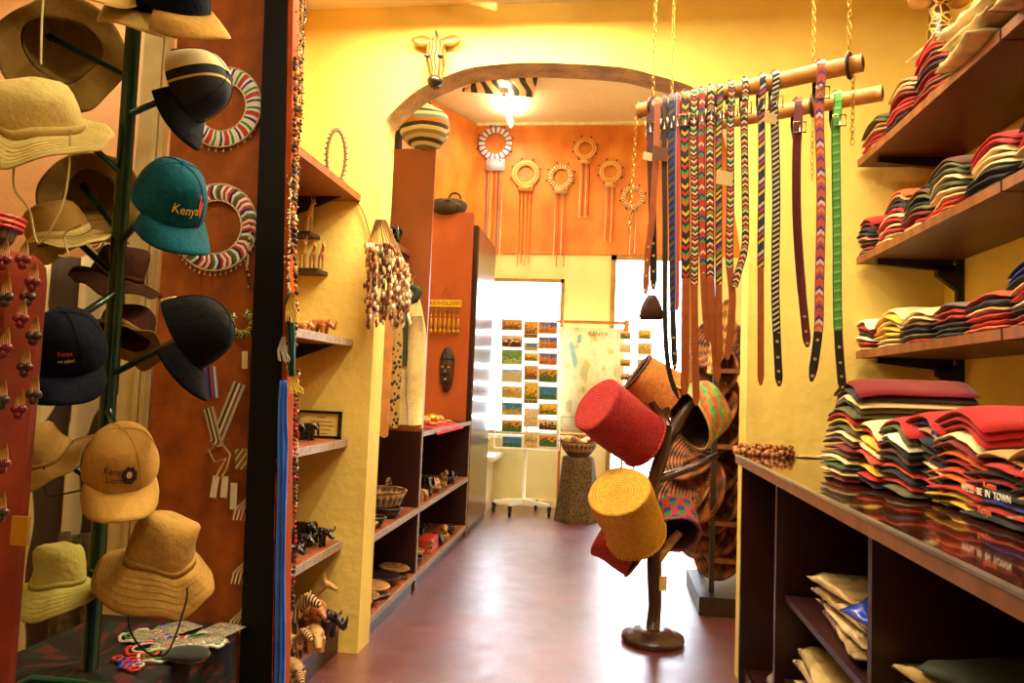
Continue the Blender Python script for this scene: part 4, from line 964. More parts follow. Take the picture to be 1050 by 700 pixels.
# ------------------------------------------------------------ table with jewellery
tz = AY(200, 640, 2.25).z; q0 = AZ(238, 642, tz); q1 = AZ(75, 690, tz)
tx0, tx1, ty0, ty1 = AZ(98, 700, tz).x-.35, q0.x-.0, 1.55, PY-.03
tcloth = pmat('dark_printed_cloth', ['140C0A', '24140E', '140C0A', '5A2014', '140C0A', '1E2A1E'], kv=.31, ku=.43, checker=(22, 14), rough=.85)
r = root('display_table', 'low table under a dark printed cloth below the hats', 'table', ((tx0+tx1)/2, (ty0+ty1)/2, 0))
part('table_top', MB().box((tx0+.01, ty0+.01, tz-.03), (tx1-.01, ty1-.01, tz-.006)), wood, r)
for lx in (tx0+.05, tx1-.05):
    for ly in (ty0+.05, ty1-.05): part('leg', MB().box((lx-.02, ly-.02, 0), (lx+.02, ly+.02, tz-.03)), wood, r)
mb = MB(); ring_ = []
N = 60
per = [(tx0, ty0), (tx1, ty0), (tx1, ty1), (tx0, ty1)]
def perim(s):
    k = int(s*4) % 4; f = s*4-int(s*4); a, b = per[k], per[(k+1) % 4]; return V3((a[0]+(b[0]-a[0])*f, a[1]+(b[1]-a[1])*f, 0))
cx_, cy_ = (tx0+tx1)/2, (ty0+ty1)/2
rows = []
for i in range(N):
    p = perim(i/N); o = (p-V3((cx_, cy_, 0))).normalized()
    rows.append([V3((p.x, p.y, tz))*1 + o*0 if False else p+V3((0, 0, tz))] + [p + o*(.008+.02*k/6*(1+sin(i*1.3))*.6) + V3((0, 0, tz-.02-(tz-.1)*k/6)) for k in range(7)])
rows = [[V3((cx_, cy_, tz))+(row[0]-V3((cx_, cy_, tz)))*.02] + row for row in rows]
mb.grid(rows, cu_=True, uvf=lambda a, b: (a*2, b*2))
tc_o = single('tablecloth', mb, tcloth, 'dark printed cloth falling to the floor over the low table', 'tablecloth')
def disc(px, py, z, R, label, m, ring=True):
    p = AZ(px, py, z); return p
jc = [('E0401E', 'orange'), ('2A50C8', 'blue'), ('D8D0C0', 'white'), ('C8281E', 'red'), ('3A9A4A', 'green')]
def jm(h): return mat('glassbead_'+h, h, .3, var=.1)
k = 0
for px, py, ci in ((121, 674, 0), (126, 676, 1), (135, 675, 0), (131, 679, 3), (137, 679, 1), (144, 676, 3), (142, 681, 2), (133, 683, 3), (128, 682, 1), (138, 685, 0)):
    p = AZ(px, py, tz+.01); nm = ('leftmost', 'second from left', 'upper middle', 'left of centre', 'central', 'rightmost', 'right of centre', 'lower middle', 'lower left', 'lowest')[k]; k += 1
    single('bead_flower', MB().torus((p.x, p.y, tz+.008), .013, .004, 14, 6), jm(jc[ci][0]), f'{nm} small {jc[ci][1]} bead ring on the front of the dark table', 'bead ring', 'small bead rings on the dark table')
k = 0
for px, py, ci, R in ((172, 640, 4, .03), (160, 645, 0, .022), (150, 661, 0, .05), (176, 651, 0, .03), (166, 651, 4, .035), (190, 662, 2, .035), (205, 650, 2, .04), (220, 655, 2, .03), (200, 668, 0, .035), (160, 668, 2, .045), (142, 648, 2, .05)):
    p = AZ(px, py, tz+.02); nm = NTH[k] if k < 10 else 'last'; k += 1; mb = MB(); c = V3((p.x, p.y, tz+.008)); n = 26
    mb.tube([c+V3((R*cos(2*pi*i/n), R*sin(2*pi*i/n), .004*sin(i))) for i in range(n)], [.006 if i % 2 else .004 for i in range(n)], 6, closed=True); mb.m = 1
    mb.tube([c+V3((R*.7*cos(2*pi*i/n), R*.7*sin(2*pi*i/n), .004)) for i in range(n)], .003, 6, closed=True)
    single('bead_bracelet', mb, [jm(jc[ci][0]), jm(jc[(ci+2) % 5][0])], f"{jc[ci][1]} bead bracelet {('behind', 'beside', 'among', 'left of', 'under', 'right of', 'near', 'at', 'before', 'in front of', 'left behind')[k-1]} the jewellery heap on the dark table", 'bracelet', 'bead bracelets on the dark table')
tray = mat('green_painted_tray', '1E6A40', .35)
p = AZ(110, 694, tz)
r = root('green_tray', 'green edged tray at the front of the dark table', 'tray', (p.x, 1.9, tz))
pz = AZ(105, 698, tz)
part('base', MB().box((pz.x-.16, 1.58, tz+.001), (pz.x+.14, 1.74, tz+.008)), mat('dark_tray_base', '241812', .5), r)
part('rim', MB().tube([(pz.x-.16, 1.58, tz+.014), (pz.x+.14, 1.58, tz+.014), (pz.x+.14, 1.74, tz+.014), (pz.x-.16, 1.74, tz+.014)], .008, 8, closed=True), tray, r)
for k, (px, py, rz_, lab) in enumerate(((152, 655, .3, 'leftmost clear packet under the bead bracelets'), (183, 646, -.4, 'clear packet at the back of the jewellery heap'), (213, 660, .8, 'clear packet right of the jewellery heap'), (176, 664, .1, 'clear packet at the front of the jewellery heap'), (228, 648, -.2, 'clear packet nearest the plywood board'))):
    p = AZ(px, py, tz); bag(T(p.x, p.y, tz+.003) @ RZ(rz_) @ SCL(.26, .4, .35), mat('clear_packet', 'B8AC90', .15, vs=60, var=.6, coat=1, bump=.6, bs=80), lab, 'clear packets on the dark table', k, 'plastic_packet', 'packet')
p = AZ(190, 676, tz); single('dark_pouch', MB().ball((p.x, p.y, tz+.015), (.07, .05, .018), 12).displace(.006, 20), mat('black_velvet', '15100F', .9, sheen=.3), 'flat dark pouch on the table in front of the jewellery', 'pouch')
# ------------------------------------------------------------ red column with bead ornaments
cc = AY(-36, 400, 1.32); ctop = AY(15, 248, 1.2).z
colm = mat('ochre_hide', '6A2409', .8, vs=6, var=.3, bump=.2, bs=25, spec=.1)
Rc = abs(AY(22, 400, 1.32).x-cc.x)
r = root('display_column', 'rust coloured octagonal column at the left edge, hung with bead clusters', 'pedestal', (cc.x, 1.32, 0))
mb = MB(); rows = []
for z, k in ((0, 1), (.6, 1), (ctop-.05, 1), (ctop-.015, .97), (ctop, .88)): rows.append([V3((cc.x+Rc*k*cos(a), 1.32+Rc*k*sin(a), z)) for a in [2*pi*(i+.4)/10 for i in range(10)]])
I = mb.grid(rows, cv_=True, smooth=False, flip=True); mb.af(I[-1], None, False)
part('shaft', mb, colm, r)
part('label_patch', MB().box((AY(18, 540, 1.22).x-.0, 1.205, AY(18, 560, 1.2).z), (AY(26, 540, 1.2).x, 1.212, AY(18, 530, 1.2).z)), gold, r, 'small gold patch')
k = 0
for px, py in ((6, 232+30), (8, 300), (7, 352), (4, 405), (26, 262), (31, 300), (24, 322), (28, 372), (36, 285), (37, 340), (22, 415), (37, 400), (5, 470), (3, 520)):
    ang = None; p = AY(px, py, 1.32); dx = max(min((p.x-cc.x)/Rc, .97), -.97); yy = 1.32-Rc*sqrt(1-dx*dx)-.008; p = AY(px, py, yy); k += 1
    r = root('bead_cluster', f'{NTH[k-1] if k <= 10 else ["eleventh", "twelfth", "thirteenth", "lowest"][k-11]} dark red bead cluster down the rust coloured column', 'bead cluster', p, 'bead clusters on the rust coloured column')
    mb = MB()
    for i in range(5): mb.tube([p+V3((0, 0, .03)), p+V3(((i-2)*.004, -.004, .012)), p+V3(((i-2)*.005, -.004, -.006))], .0013, 5)
    part('gold_cords', mb, mat('dull_gold_cord', '9A6A20', .6), r)
    for dx_, dz in ((-.008, -.008), (.008, -.008), (0, -.02)): part('bead', MB().ball(p+V3((dx_, -.005, dz)), .0085, 8), mat('dark_red_bead', '6A0E0A', .3) if k % 2 else bdark, r)
# basket on the column
bc = AY(2, 222, 1.3); r = root('bead_basket', 'small dark woven basket with red beaded rim on the rust coloured column', 'basket', (cc.x+.02, 1.3, ctop))
mb = MB().lathe([(0, 0), (.035, 0), (.052, .02), (.062, .05), (.064, .06), (.058, .06), (.05, .03), (0, .01)], 36); mb.v = [p+V3((cc.x+.03, 1.3, ctop+.004)) for p in mb.v]
part('bowl', mb, coilmat('dark_basket_weave', '6A4A1C', '120C08', 7, .7, 30), r)
for i in range(3):
    n = 44; R = .064+.002*i; part('rim_beads', MB().tube([V3((cc.x+.03+R*cos(2*pi*j/n), 1.3+R*sin(2*pi*j/n), ctop+.05+.010*i)) for j in range(n)], [.006 if j % 2 else .0035 for j in range(n)], 6, closed=True), bred if i != 1 else mat('bead_orange', 'D8501E', .35), r)

# ============================================================ HAT RACK
HY = 1.85
def twotone():
    m, n, l, b = _new('cream_navy_cap'); tc = n.new('ShaderNodeTexCoord'); sp = n.new('ShaderNodeSeparateXYZ'); l.new(tc.outputs['Object'], sp.inputs[0])
    t = math_(n, l, 'ADD', math_(n, l, 'MULTIPLY', sp.outputs[0], 5), .5); rp = n.new('ShaderNodeValToRGB'); rp.color_ramp.interpolation = 'CONSTANT'; e = rp.color_ramp.elements
    e[0].color = (*srgb('DCC48A'), 1); e[1].position = .5; e[1].color = (*srgb('080A18'), 1); k = e.new(.62); k.color = (*srgb('C8A850'), 1); k = e.new(.65); k.color = (*srgb('080A18'), 1)
    l.new(t, rp.inputs[0]); l.new(rp.outputs[0], b.inputs['Base Color']); b.inputs['Roughness'].default_value = .85; return m
two = twotone()
gm = mat('green_black_enamel', '0E2A18', .25, vs=5, var=.5, metal=.5, spec=.7)
tp = AY(137, 30, HY); bt = AY(91, 700, HY); up = (tp-bt).normalized(); foot = bt - up*(bt.z/up.z)
r = root('hat_rack', 'tall dark green metal hat rack with slanting arms at the left', 'hat rack', (foot.x, foot.y, 0))
toppt = tp+up*.45
part('pole', MB().tube([foot+V3((0, 0, .02)), toppt], .021, 16), gm, r); part('cap', MB().ball(toppt, .024, 8), gm, r)
for a in (0, 1.57, 3.14, 4.71): part('foot', MB().tube([foot+V3((0, 0, .05)), foot+V3((.28*cos(a+.4), .28*sin(a+.4), .015))], .014, 10), gm, r)
def onpole(py):
    lo, hi = 0., 1.
    for _ in range(30):
        m_ = (lo+hi)/2; p = foot.lerp(toppt, m_); q = p-EYE; y = 350-FPX*q.dot(cu)/q.dot(cf)
        if y > py: lo = m_
        else: hi = m_
    return foot.lerp(toppt, lo)
def arm(py, end): part('arm', MB().tube([onpole(py), end], .009, 10).ball(end, .012, 8), gm, r)
RACK = r
def capmesh():
    rx, ry, h = .098, .084, .125; th = .003; out = {}
    def crown(rr, off):
        rows = []
        for i in range(13):
            ph = pi/2*i/12; row = []
            for j in range(40):
                a = 2*pi*j/40; k = cos(ph)**.75 if i < 12 else .02
                z = (h-off)*sin(ph)**1.0*(1+.06*cos(a)*cos(ph)); q = V3(((rx-off)*k*cos(a), (ry-off)*k*sin(a), z))
                q += V3((1, 0, 0))*noise.noise(q*14)*.006 + V3((0, 1, 0))*noise.noise(q*14+V3((9, 0, 0)))*.006
                row.append(q)
            rows.append(row)
        return rows
    mb = MB(); mb.grid(crown(0, 0), cv_=True, flip=False, uvf=lambda a, b: (b, a)); A = crown(0, th); mb.grid(A, cv_=True, flip=True)
    o = crown(0, 0)[0]; mb.grid([A[0], o], cv_=True)
    out['crown'] = mb
    # back opening strap as a darker arch
    mb = MB(); mb.torus((-.0945, 0, .0), .032, .003, 16, 6, 'x', a0=0, a1=pi); out['back_strap'] = mb
    mb = MB(); rows = []
    for i in range(21):
        u = -1+2*i/20; a = u*1.18; p0 = V3((rx*cos(a)*.985, ry*sin(a)*.985, .002)); row = []
        L = .078*(max(1-abs(u)**2.6, 0))**.5
        for j in range(9):
            v = j/8; q = p0 + V3((L*v, p0.y*.12*v, 0)); q.z += -.018*v*v - (q.y/ry)**2*.024*(.2+v) + .004; row.append(q)
        rows.append(row)
    mb.sheet(rows, .0045, nrm=(0, 0, 1)); out['bill'] = mb
    mb = MB().ball((0, 0, h), (.008, .008, .005), 8); out['button'] = mb
    mb = MB()
    for k in range(3):
        a0 = pi/6+k*pi/3; pts = []
        for i in range(25):
            ph = pi*i/24; s_ = cos(ph); k2 = abs(s_)**.75*(1 if s_ > 0 else -1); pts.append(V3((rx*k2*cos(a0), ry*k2*sin(a0), h*sin(ph)*(1+.06*(1 if s_ > 0 else -1)*cos(a0)*abs(s_))+.0008)))
        mb.tube(pts, .0012, 5, cap=False)
    out['seams'] = mb
    return out
CAPM = {}
def cap(M, crownm, billm, label, seam=None, under=None, text=None, armpy=None, strap=None, name='baseball_cap', band=None):
    r = root(name, label, 'cap', M=M, group=None)
    if not CAPM:
        for k, v in capmesh().items(): CAPM[k] = v.mesh(k, [crownm])
    for k, m in (('crown', crownm), ('bill', billm), ('button', crownm), ('seams', seam or crownm), ('back_strap', strap or billm)):
        o = bpy.data.objects.new(k, CAPM[k]); COL.objects.link(o); o.parent = r; setm(o, m)
    if text:
        for (s, size, zc, ac, m) in text:
            def fn(p):
                a = p.x/.092 + ac; z = zc+p.y; ph = math.asin(min(z/.125, .98)); k = cos(ph)**.75
                rr = 1.012 + p.z; return V3((.098*k*cos(a)*rr*1.01, .084*k*sin(a)*rr*1.01, z*(1+.06*cos(a)*cos(ph))))
            if callable(s): lpart('emblem', s(fn), m, r)
            else: lpart('lettering', textmb(s, size, .001, fn=fn), m, r)
    return r
def fab(n, c, **k): return mat('twill_'+n, c, .85, vs=k.pop('vs', 9), var=k.pop('var', .14), bump=.35, bs=k.pop('bs', 60), spec=.12)
khaki = fab('khaki', 'B0843C'); khl = fab('light_khaki', 'C8A55A'); teal = fab('teal', '0A4652', var=.3); navy = fab('navy', '080A18'); blk = fab('black', '060506'); cream = fab('cream', 'DCC48A')
olive = fab('olive', 'A89A4A'); tan = fab('tan', '9A7434'); brownc = fab('brown', '3E2010'); oliveb = fab('olive_brown', '7A5C26'); sand = fab('sand', 'D2BA6E'); goldt = mat('gold_thread_embroidery', 'D8C048', .6)
redt = mat('red_embroidery', 'C8321E', .7); darkt = mat('dark_embroidery', '2A1210', .8); palet = mat('pale_embroidery', 'D8B890', .8)
def hatM(px, py, y, upv, fwd, s=1.): return frame(AY(px, py, y), DIR(px, py, *upv), DIR(px, py, *fwd), s)
def blob(pts, off=0):   # flat emblem from polygon points on the crown
    def f(fn):
        mb = MB(); n = len(pts); c = (sum(p[0] for p in pts)/n, sum(p[1] for p in pts)/n)
        top = [mb.av(fn(V3((p[0], p[1], .012)))) for p in pts]; cc_ = mb.av(fn(V3((c[0], c[1], .014))))
        for i in range(n): mb.af([cc_, top[i], top[(i+1) % n]], None, True)
        return mb
    return f
lion = [(.019*cos(a)*(1+.12*sin(9*a)), .02*sin(a)*(1+.1*sin(8*a))) for a in [2*pi*i/26 for i in range(26)]]
face = [(.007*cos(a), .008*sin(a)) for a in [2*pi*i/14 for i in range(14)]]
fig = [(1.5*x_, 1.5*y_) for x_, y_ in ((0, .018), (.003, .012), (.002, .006), (.007, .004), (.005, -.004), (.003, -.014), (0, -.02), (-.002, -.012), (-.005, -.004), (-.004, .004), (-.001, .008))]
def capat(px, py, y, upv, fwd, s, *a, armpy=None, **k):
    M = hatM(px, py, y, upv, fwd, s); o = cap(M, *a, **k)
    if armpy: arm(armpy, M @ V3((0, 0, .09)))
    return o
capat(124, 482, 1.66, (.02, .72, .55), (0, -.72, .7), 1.0, khaki, khaki, 'khaki baseball cap with a lion head emblem on the front', text=[('Kenya', .022, .06, -.2, darkt), ('Lion', .022, .04, -.2, darkt), (blob(lion), 0, .05, .2, darkt), (blob(face), 0, .052, .2, palet)], armpy=420)
capat(172, 212, 1.68, (.25, .78, .45), (.25, -.72, .6), 1.03, teal, teal, 'teal baseball cap embroidered Kenya beside a small red figure', text=[('Kenya', .03, .05, -.06, goldt), (blob(fig), 0, .062, .38, redt)], armpy=250)
capat(190, 90, 1.75, (.78, .42, .38), (-.25, -.95, .3), 1.0, two, blk, 'cream backed cap with black bill hanging under the top caps', seam=navy, armpy=118, band=navy)
capat(186, 345, 1.68, (.8, .42, .2), (-.2, -.95, .15), 1.0, blk, blk, 'black cap hanging bill down in front of the plywood panel', strap=goldt, armpy=385)
capat(70, 366, 1.62, (-.05, .78, .5), (-.1, -.75, .65), 1.02, navy, navy, 'navy baseball cap with small gold and red embroidery at the left', text=[('Kenya', .014, .062, .1, redt), ('on safari', .011, .046, .12, goldt)], armpy=300)
capat(150, 6, 1.62, (.0, .95, .2), (-.3, -.5, .8), 1.0, navy, khl, 'topmost cap with khaki bill pointing left over the pole')
capat(176, 2, 1.58, (.05, .95, .3), (.6, -.4, .7), 1.0, navy, khaki, 'topmost cap with khaki bill pointing right')
capat(108, -22, 1.5, (-.1, .95, .2), (-.3, -.3, .8), .9, navy, khl, 'khaki billed cap cut off at the top of the photo')
def bucket(M, crownm, brimm, label, r1=.15, droop=.028, taper=1., ch=.1, fold=.012, cord=None, underm=None, name='bucket_hat', flop=0., stitch=True):
    r = root(name, label, 'hat', M=M); seed = random.random()*30
    def wob(p, k=1):
        a = math.atan2(p.y, p.x); rr = sqrt(p.x**2+p.y**2); f = max(0, (rr-.088)/(r1-.088))
        return p + V3((0, 0, fold*cos(2*a+.4)*f + noise.noise(V3((cos(a)*1.5, sin(a)*1.5, seed)))*.05*f)) + V3((noise.noise(p*9+V3((seed, 0, 0))), noise.noise(p*9+V3((0, seed, 0))), noise.noise(p*11+V3((0, 0, seed)))))*.022*(1-f)
    cp = [(.086, .0), (.085, .02), (.083, .05), (.079, ch*.72), (.073, ch*.88), (.062, ch*.97), (.045, ch), (.02, ch+.002), (0, ch+.002)]
    ci = [(0, ch-.003), (.042, ch-.004), (.058, ch*.94), (.069, ch*.86), (.075, ch*.71), (.079, .05), (.081, .02), (.082, .0)]
    lpart('crown', MB().lathe(cp+ci, 48, wob=wob), crownm, r)
    n = 7; bp1 = [(.085+(r1-.085)*i/n, .004-droop*(i/n)**1.1-flop*(i/n)**2) for i in range(n+1)]; bp2 = [(x, z-.004) for x, z in reversed(bp1)]
    b_ = lpart('brim', MB().lathe(list(reversed(bp1+bp2)), 56, wob=wob, closed_prof=True), brimm, r)
    if stitch:
        for i in (2, 3, 4, 5, 6): lpart('stitching', MB().tube([wob(V3((bp1[i][0]*cos(t), bp1[i][0]*sin(t), bp1[i][1]+.0006))) for t in [2*pi*j/56 for j in range(56)]], .0009, 4, closed=True), crownm, b_)
    lpart('hat_band', MB().lathe([(.0875, .004), (.0865, .022), (.0845, .022), (.0855, .004), ], 48, wob=wob, closed_prof=True), brimm, r)
    for a in (.6, .85, 2.3, 2.55): lpart('eyelet', MB().torus((0, 0, 0), .003, .0012, 10, 5, 'x') if False else MB().ball((.079*cos(a), .079*sin(a), .055), .0035, 6), bdark, r)
    if cord:
        pts, cm_ = cord; lpart('chin_cord', MB().tube([M.inverted() @ p for p in pts], .0025, 6), cm_, r)
    return r
def bat(px, py, y, upv, s, *a, armpy=None, fwd=(1, 0, .1), **k):
    M = hatM(px, py, y, upv, fwd, s); o = bucket(M, *a, **k)
    if armpy: arm(armpy, M @ V3((0, 0, .085*1)))
    return o
cordm = mat('pale_cord_string', 'B8A468', .8); cordd = mat('dark_cord', '1E140E', .7)
def cpx(l, y):
    pts = [AY(a, b, y) for a, b in l]; out = []
    for i in range(len(pts)-1):
        p0, p1, p2, p3 = pts[max(i-1, 0)], pts[i], pts[i+1], pts[min(i+2, len(pts)-1)]
        for k in range(6): t = k/6; out.append(.5*((2*p1)+(p2-p0)*t+(2*p0-5*p1+4*p2-p3)*t*t+(-p0+3*p1-3*p2+p3)*t*t*t))
    return out+[pts[-1]]
bat(62, 52, 1.95, (-.28, .35, -.9), 1.18, oliveb, oliveb, 'large floppy olive hat showing its underside at upper left', armpy=80, fold=.004, flop=.0, stitch=False, cord=(cpx([(46, -20), (43, 20), (42, 66)], 1.75), cordm))
bat(44, 132, 1.66, (-.22, .93, .3), 1.08, sand, sand, 'pale olive bucket hat with a long chin cord', armpy=180, cord=(cpx([(18, 145), (14, 190), (30, 215), (40, 250), (62, 215), (70, 180), (72, 134)], 1.62), cordm), ch=.11)
bat(92, 200, 2.05, (-.2, .3, -.92), 1.0, oliveb, oliveb, 'olive brown hat turned to show its dark inside behind the pole', armpy=240, fold=.005, stitch=False)
bat(62, 247, 1.82, (-.38, .92, -.12), .95, tan, sand, 'flat sand coloured hat seen on its brim edge below the big hats', armpy=285, cord=(cpx([(84, 230), (66, 240), (70, 262), (60, 262)], 1.66), cordm))
bat(122, 285, 2.0, (.25, .9, .15), .86, brownc, brownc, 'upper dark brown hat on the right side of the rack pole', armpy=330, ch=.11)
bat(128, 345, 2.02, (.3, .75, -.4), .86, brownc, oliveb, 'lower dark brown hat hanging behind the black cap', armpy=370, ch=.11)
bat(45, 470, 1.75, (-.45, .85, .2), .9, tan, tan, 'tan hat with upturned ridged brim left of the khaki cap', armpy=500, cord=(cpx([(45, 478), (47, 505), (55, 508), (85, 502)], 1.68), cordd))
bat(61, 598, 1.72, (.0, .96, .22), .78, olive, olive, 'pale olive bucket hat, lowest on the left of the rack', armpy=590, ch=.12, fold=.004, droop=.05, r1=.155)
bat(166, 572, 1.72, (.22, .82, .5), .92, tan, tan, 'olive tan bucket hat with drooping stitched brim, lowest on the right', armpy=585, ch=.115, flop=.02, droop=.06, r1=.155, cord=(cpx([(138, 590), (132, 640), (150, 668), (172, 668), (190, 620), (192, 602)], 1.66), cordd))
# ============================================================ LEFT ANIMAL SHELVES
LX = AY(361, 350, YA).x
zs = {}
top_w = mat('reddish_shelf_wood', '8A4A2A', .4, vs=10, var=.3, stretch=(1, .3, 1)); edge2 = mat('worn_grey_edge', 'A08878', .5, vs=40, var=.3)
for k, (px, py, lab) in enumerate(((361, 200, 'highest dark wooden shelf left of the arch, under the beaded ring'), (358, 348, 'second shelf left of the arch, carrying the rhinoceros carvings'), (355, 450, 'third shelf left of the arch, carrying the framed certificate'), (361, 555, 'fourth shelf left of the arch, carrying the black carvings'))):
    z = AY(px, py, YA).z; zs[k] = z
    r = root('corner_shelf', lab, 'shelf', (LX-.17, 2.85, z-.03), 'shelves between the post and the arch')
    b_ = part('board', MB().box((-1.468, 2.38, z-.03), (LX, YA-.002, z)), top_w, r)
    lpart('edging', MB().box((LX-r.location.x, 2.38-2.85, -.002), (LX+.006-r.location.x, YA-.004-2.85, .031)), wood if k == 0 else edge2, b_)
    part('bracket', MB().hexa([V3(q) for q in ((-1.465, YA-.09, z-.12), (-1.44, YA-.09, z-.12), (-1.44, 3.085, z-.12), (-1.465, 3.085, z-.12), (-1.465, YA-.09, z-.03), (LX-.05, YA-.09, z-.03), (LX-.05, 3.085, z-.03), (-1.465, 3.085, z-.03))]), black_m, r, 'black metal bracket')
pz = AY(365, 652, YA-.1).z
pz = max(pz, .12)
print('PLINTH', pz, LX)
r = root('plinth', 'low dark red plinth on the floor under the carved animals', 'plinth', (LX-.17, 2.85, 0))
b_ = part('body', MB().box((-1.468, 2.38, 0), (LX+.01, YA-.002, pz-.02)), dark_red, r)
part('top_board', MB().box((-1.468, 2.38, pz-.02), (LX+.015, YA-.002, pz)), top_w, r)
zs[4] = pz
# ------------------------------------------------------------ animals (nose toward +x, standing on z=0, body length ~1)
def animal(kind):
    mb = MB()
    P = dict(rhino=(.5, .17, .26, .07), elephant=(.42, .21, .36, .075), buffalo=(.5, .17, .3, .055), lion=(.5, .13, .3, .05), antelope=(.42, .11, .42, .03), zebra=(.45, .15, .36, .045), hippo=(.52, .2, .18, .075))[kind]
    L, R, lg, lr = P; z = lg+R*.9
    mb.tube([(-L*.62, 0, z), (-L*.5, 0, z+.02), (-L*.2, 0, z-.01), (L*.15, 0, z), (L*.45, 0, z+.02), (L*.6, 0, z+.02)], [R*.45, R*.85, R, R*1.02, R*.88, R*.5], 14)
    for sx in (-1, 1):
        for sy in (-1, 1):
            x = sx*L*.38; mb.tube([(x, sy*R*.5, z-.02), (x+(.02 if sx < 0 else 0), sy*R*.58, lg*.5), (x+.0, sy*R*.6, .0)], [lr*1.7, lr*1.05, lr*1.1], 10)
    if kind in ('rhino', 'hippo', 'buffalo'):
        mb.tube([(L*.5, 0, z+.03), (L*.78, 0, z+.02), (L*1.0, 0, z-.07), (L*1.22, 0, z-.15)], [R*.75, R*.55, R*.5, R*.36], 12)
        for s in (-1, 1): mb.tube([(L*.82, s*R*.4, z+.1), (L*.8, s*R*.62, z+.2)], [.03, .012], 8)
        if kind == 'rhino':
            mb.tube([(L*1.2, 0, z-.08), (L*1.3, 0, z+.06), (L*1.28, 0, z+.16)], [.05, .03, .006], 8); mb.tube([(L*1.05, 0, z-.0), (L*1.08, 0, z+.1)], [.035, .008], 8)
        if kind == 'buffalo':
            for s in (-1, 1): mb.tube([(L*.92, s*.05, z+.1), (L*.9, s*.22, z+.04), (L*.92, s*.32, z+.14), (L*.92, s*.26, z+.24)], [.045, .04, .025, .008], 8)
    elif kind == 'elephant':
        mb.tube([(L*.5, 0, z+.06), (L*.85, 0, z+.12), (L*1.1, 0, z+.02)], [R*.7, R*.68, R*.4], 12)
        mb.tube([(L*1.05, 0, z+.06), (L*1.28, 0, z-.08), (L*1.32, 0, z-.26), (L*1.42, 0, z-.36), (L*1.52, 0, z-.3)], [.085, .065, .05, .04, .03], 10)
        for s in (-1, 1):
            mb.ball((L*.75, s*R*.95, z+.06), (.13, .03, .17), 10); mb.tube([(L*1.1, s*.07, z-.05), (L*1.3, s*.09, z-.14), (L*1.45, s*.08, z-.1)], [.02, .016, .006], 8)
    else:
        nk = dict(lion=.12, antelope=.3, zebra=.24)[kind]; h = V3((L*.62+nk*.5, 0, z+nk))
        mb.tube([(L*.42, 0, z+.02), (L*.55, 0, z+nk*.5), h], [R*.8, R*.62, R*.5], 12)
        mb.tube([h+V3((-.04, 0, .0)), h+V3((.03, 0, .02)), h+V3((.13, 0, -.03)), h+V3((.2, 0, -.07))], [R*.45, R*.55, R*.42, R*.28], 12)
        for s in (-1, 1):
            mb.tube([h+V3((-.01, s*R*.3, .04)), h+V3((-.03, s*R*.6, .12))], [.03, .01], 8)
            if kind == 'antelope': mb.tube([h+V3((.0, s*.02, .05)), h+V3((-.06, s*.05, .2)), h+V3((-.02, s*.07, .34))], [.018, .014, .006], 7)
        if kind == 'lion': mb.ball(h+V3((-.03, 0, .0)), (.1, .15, .17), 12)
        if kind == 'zebra': mb.tube([(L*.4, 0, z+R), (L*.56, 0, z+nk*.6+R*.6), h+V3((-.02, 0, R*.55+.02))], [.02, .03, .02], 6)
    mb.tube([(-L*.6, 0, z+.05), (-L*.74, 0, z-.06), (-L*.72, 0, z-.2)], [.025, .014, .018], 7)
    return mb
AM = {}
def animesh(kind, m):
    if kind not in AM: AM[kind] = fuse(animal(kind), kind+'_carving', m, vox=.014, smooth=3)
    return AM[kind]
ebony = mat('ebony', '100C0A', .25, vs=20, var=.3, spec=.7)
zstripe = zebra_mat('zebra_wood', '1C120C', 'C89A58', 7, 3)
def put(kind, px, z, y_or_x, size, rot, m, label, grp, axis='y', lean=0, dz=0):
    if axis == 'y': p = AY(px, 400, y_or_x); x, y = p.x, y_or_x
    else: p = AX(px, 400, y_or_x); x, y = y_or_x, p.y
    me = animesh(kind, m)
    o = bpy.data.objects.new(kind+'_carving', me); COL.objects.link(o); o.matrix_world = T(x, y, z+dz) @ RZ(radians(rot)) @ RY(radians(lean)) @ SCL(size)
    setm(o, m); o['label'] = label; o['category'] = 'carving'
    if grp: o['group'] = grp
    return o
g = 'animal carvings on the shelves by the post'
put('rhino', 306, zs[1], 2.9, .10, -10, lwood, 'brown rhinoceros carving nearer the post on the second shelf', g)
put('rhino', 324, zs[1], 3.0, .13, -12, mat('reddish_carved_wood', '9A5A2A', .45, vs=20, var=.3), 'larger brown rhinoceros carving nearest the arch on the second shelf', g)
put('hippo', 300, zs[1], 3.1, .11, -20, lwood, 'pale hippopotamus carving behind the rhinoceroses', g)
put('elephant', 307, zs[2], 3.0, .09, -20, ebony, 'black elephant carving nearer the post, before the certificate', g)
put('elephant', 318, zs[2], 3.0, .10, -15, ebony, 'black elephant carving in front of the framed certificate', g)
put('buffalo', 303, zs[3], 2.72, .12, 5, ebony, 'first black buffalo carving from the post on the fourth shelf', g)
put('buffalo', 314, zs[3], 2.9, .13, -8, ebony, 'second black buffalo carving from the post on the fourth shelf', g)
put('elephant', 318, zs[3], 3.0, .14, -15, ebony, 'black elephant carving among the buffaloes on the fourth shelf', g)
put('buffalo', 334, zs[3], 3.03, .13, -12, ebony, 'black buffalo carving nearest the arch on the fourth shelf', g)
z4 = zs[4]
put('zebra', 312, z4, 2.62, .21, -30, zstripe, 'striped zebra carving standing on the plinth by the post', g)
put('zebra', 305, z4, 2.85, .27, -10, zstripe, 'larger striped zebra carving at the back of the plinth', g)
put('lion', 328, z4, 2.95, .26, -40, MATS['reddish_carved_wood'], 'red brown lion carving on the plinth, looking at the aisle', g)
put('rhino', 344, z4, 3.0, .2, -20, dwood, 'dark rhinoceros carving at the arch end of the plinth', g)
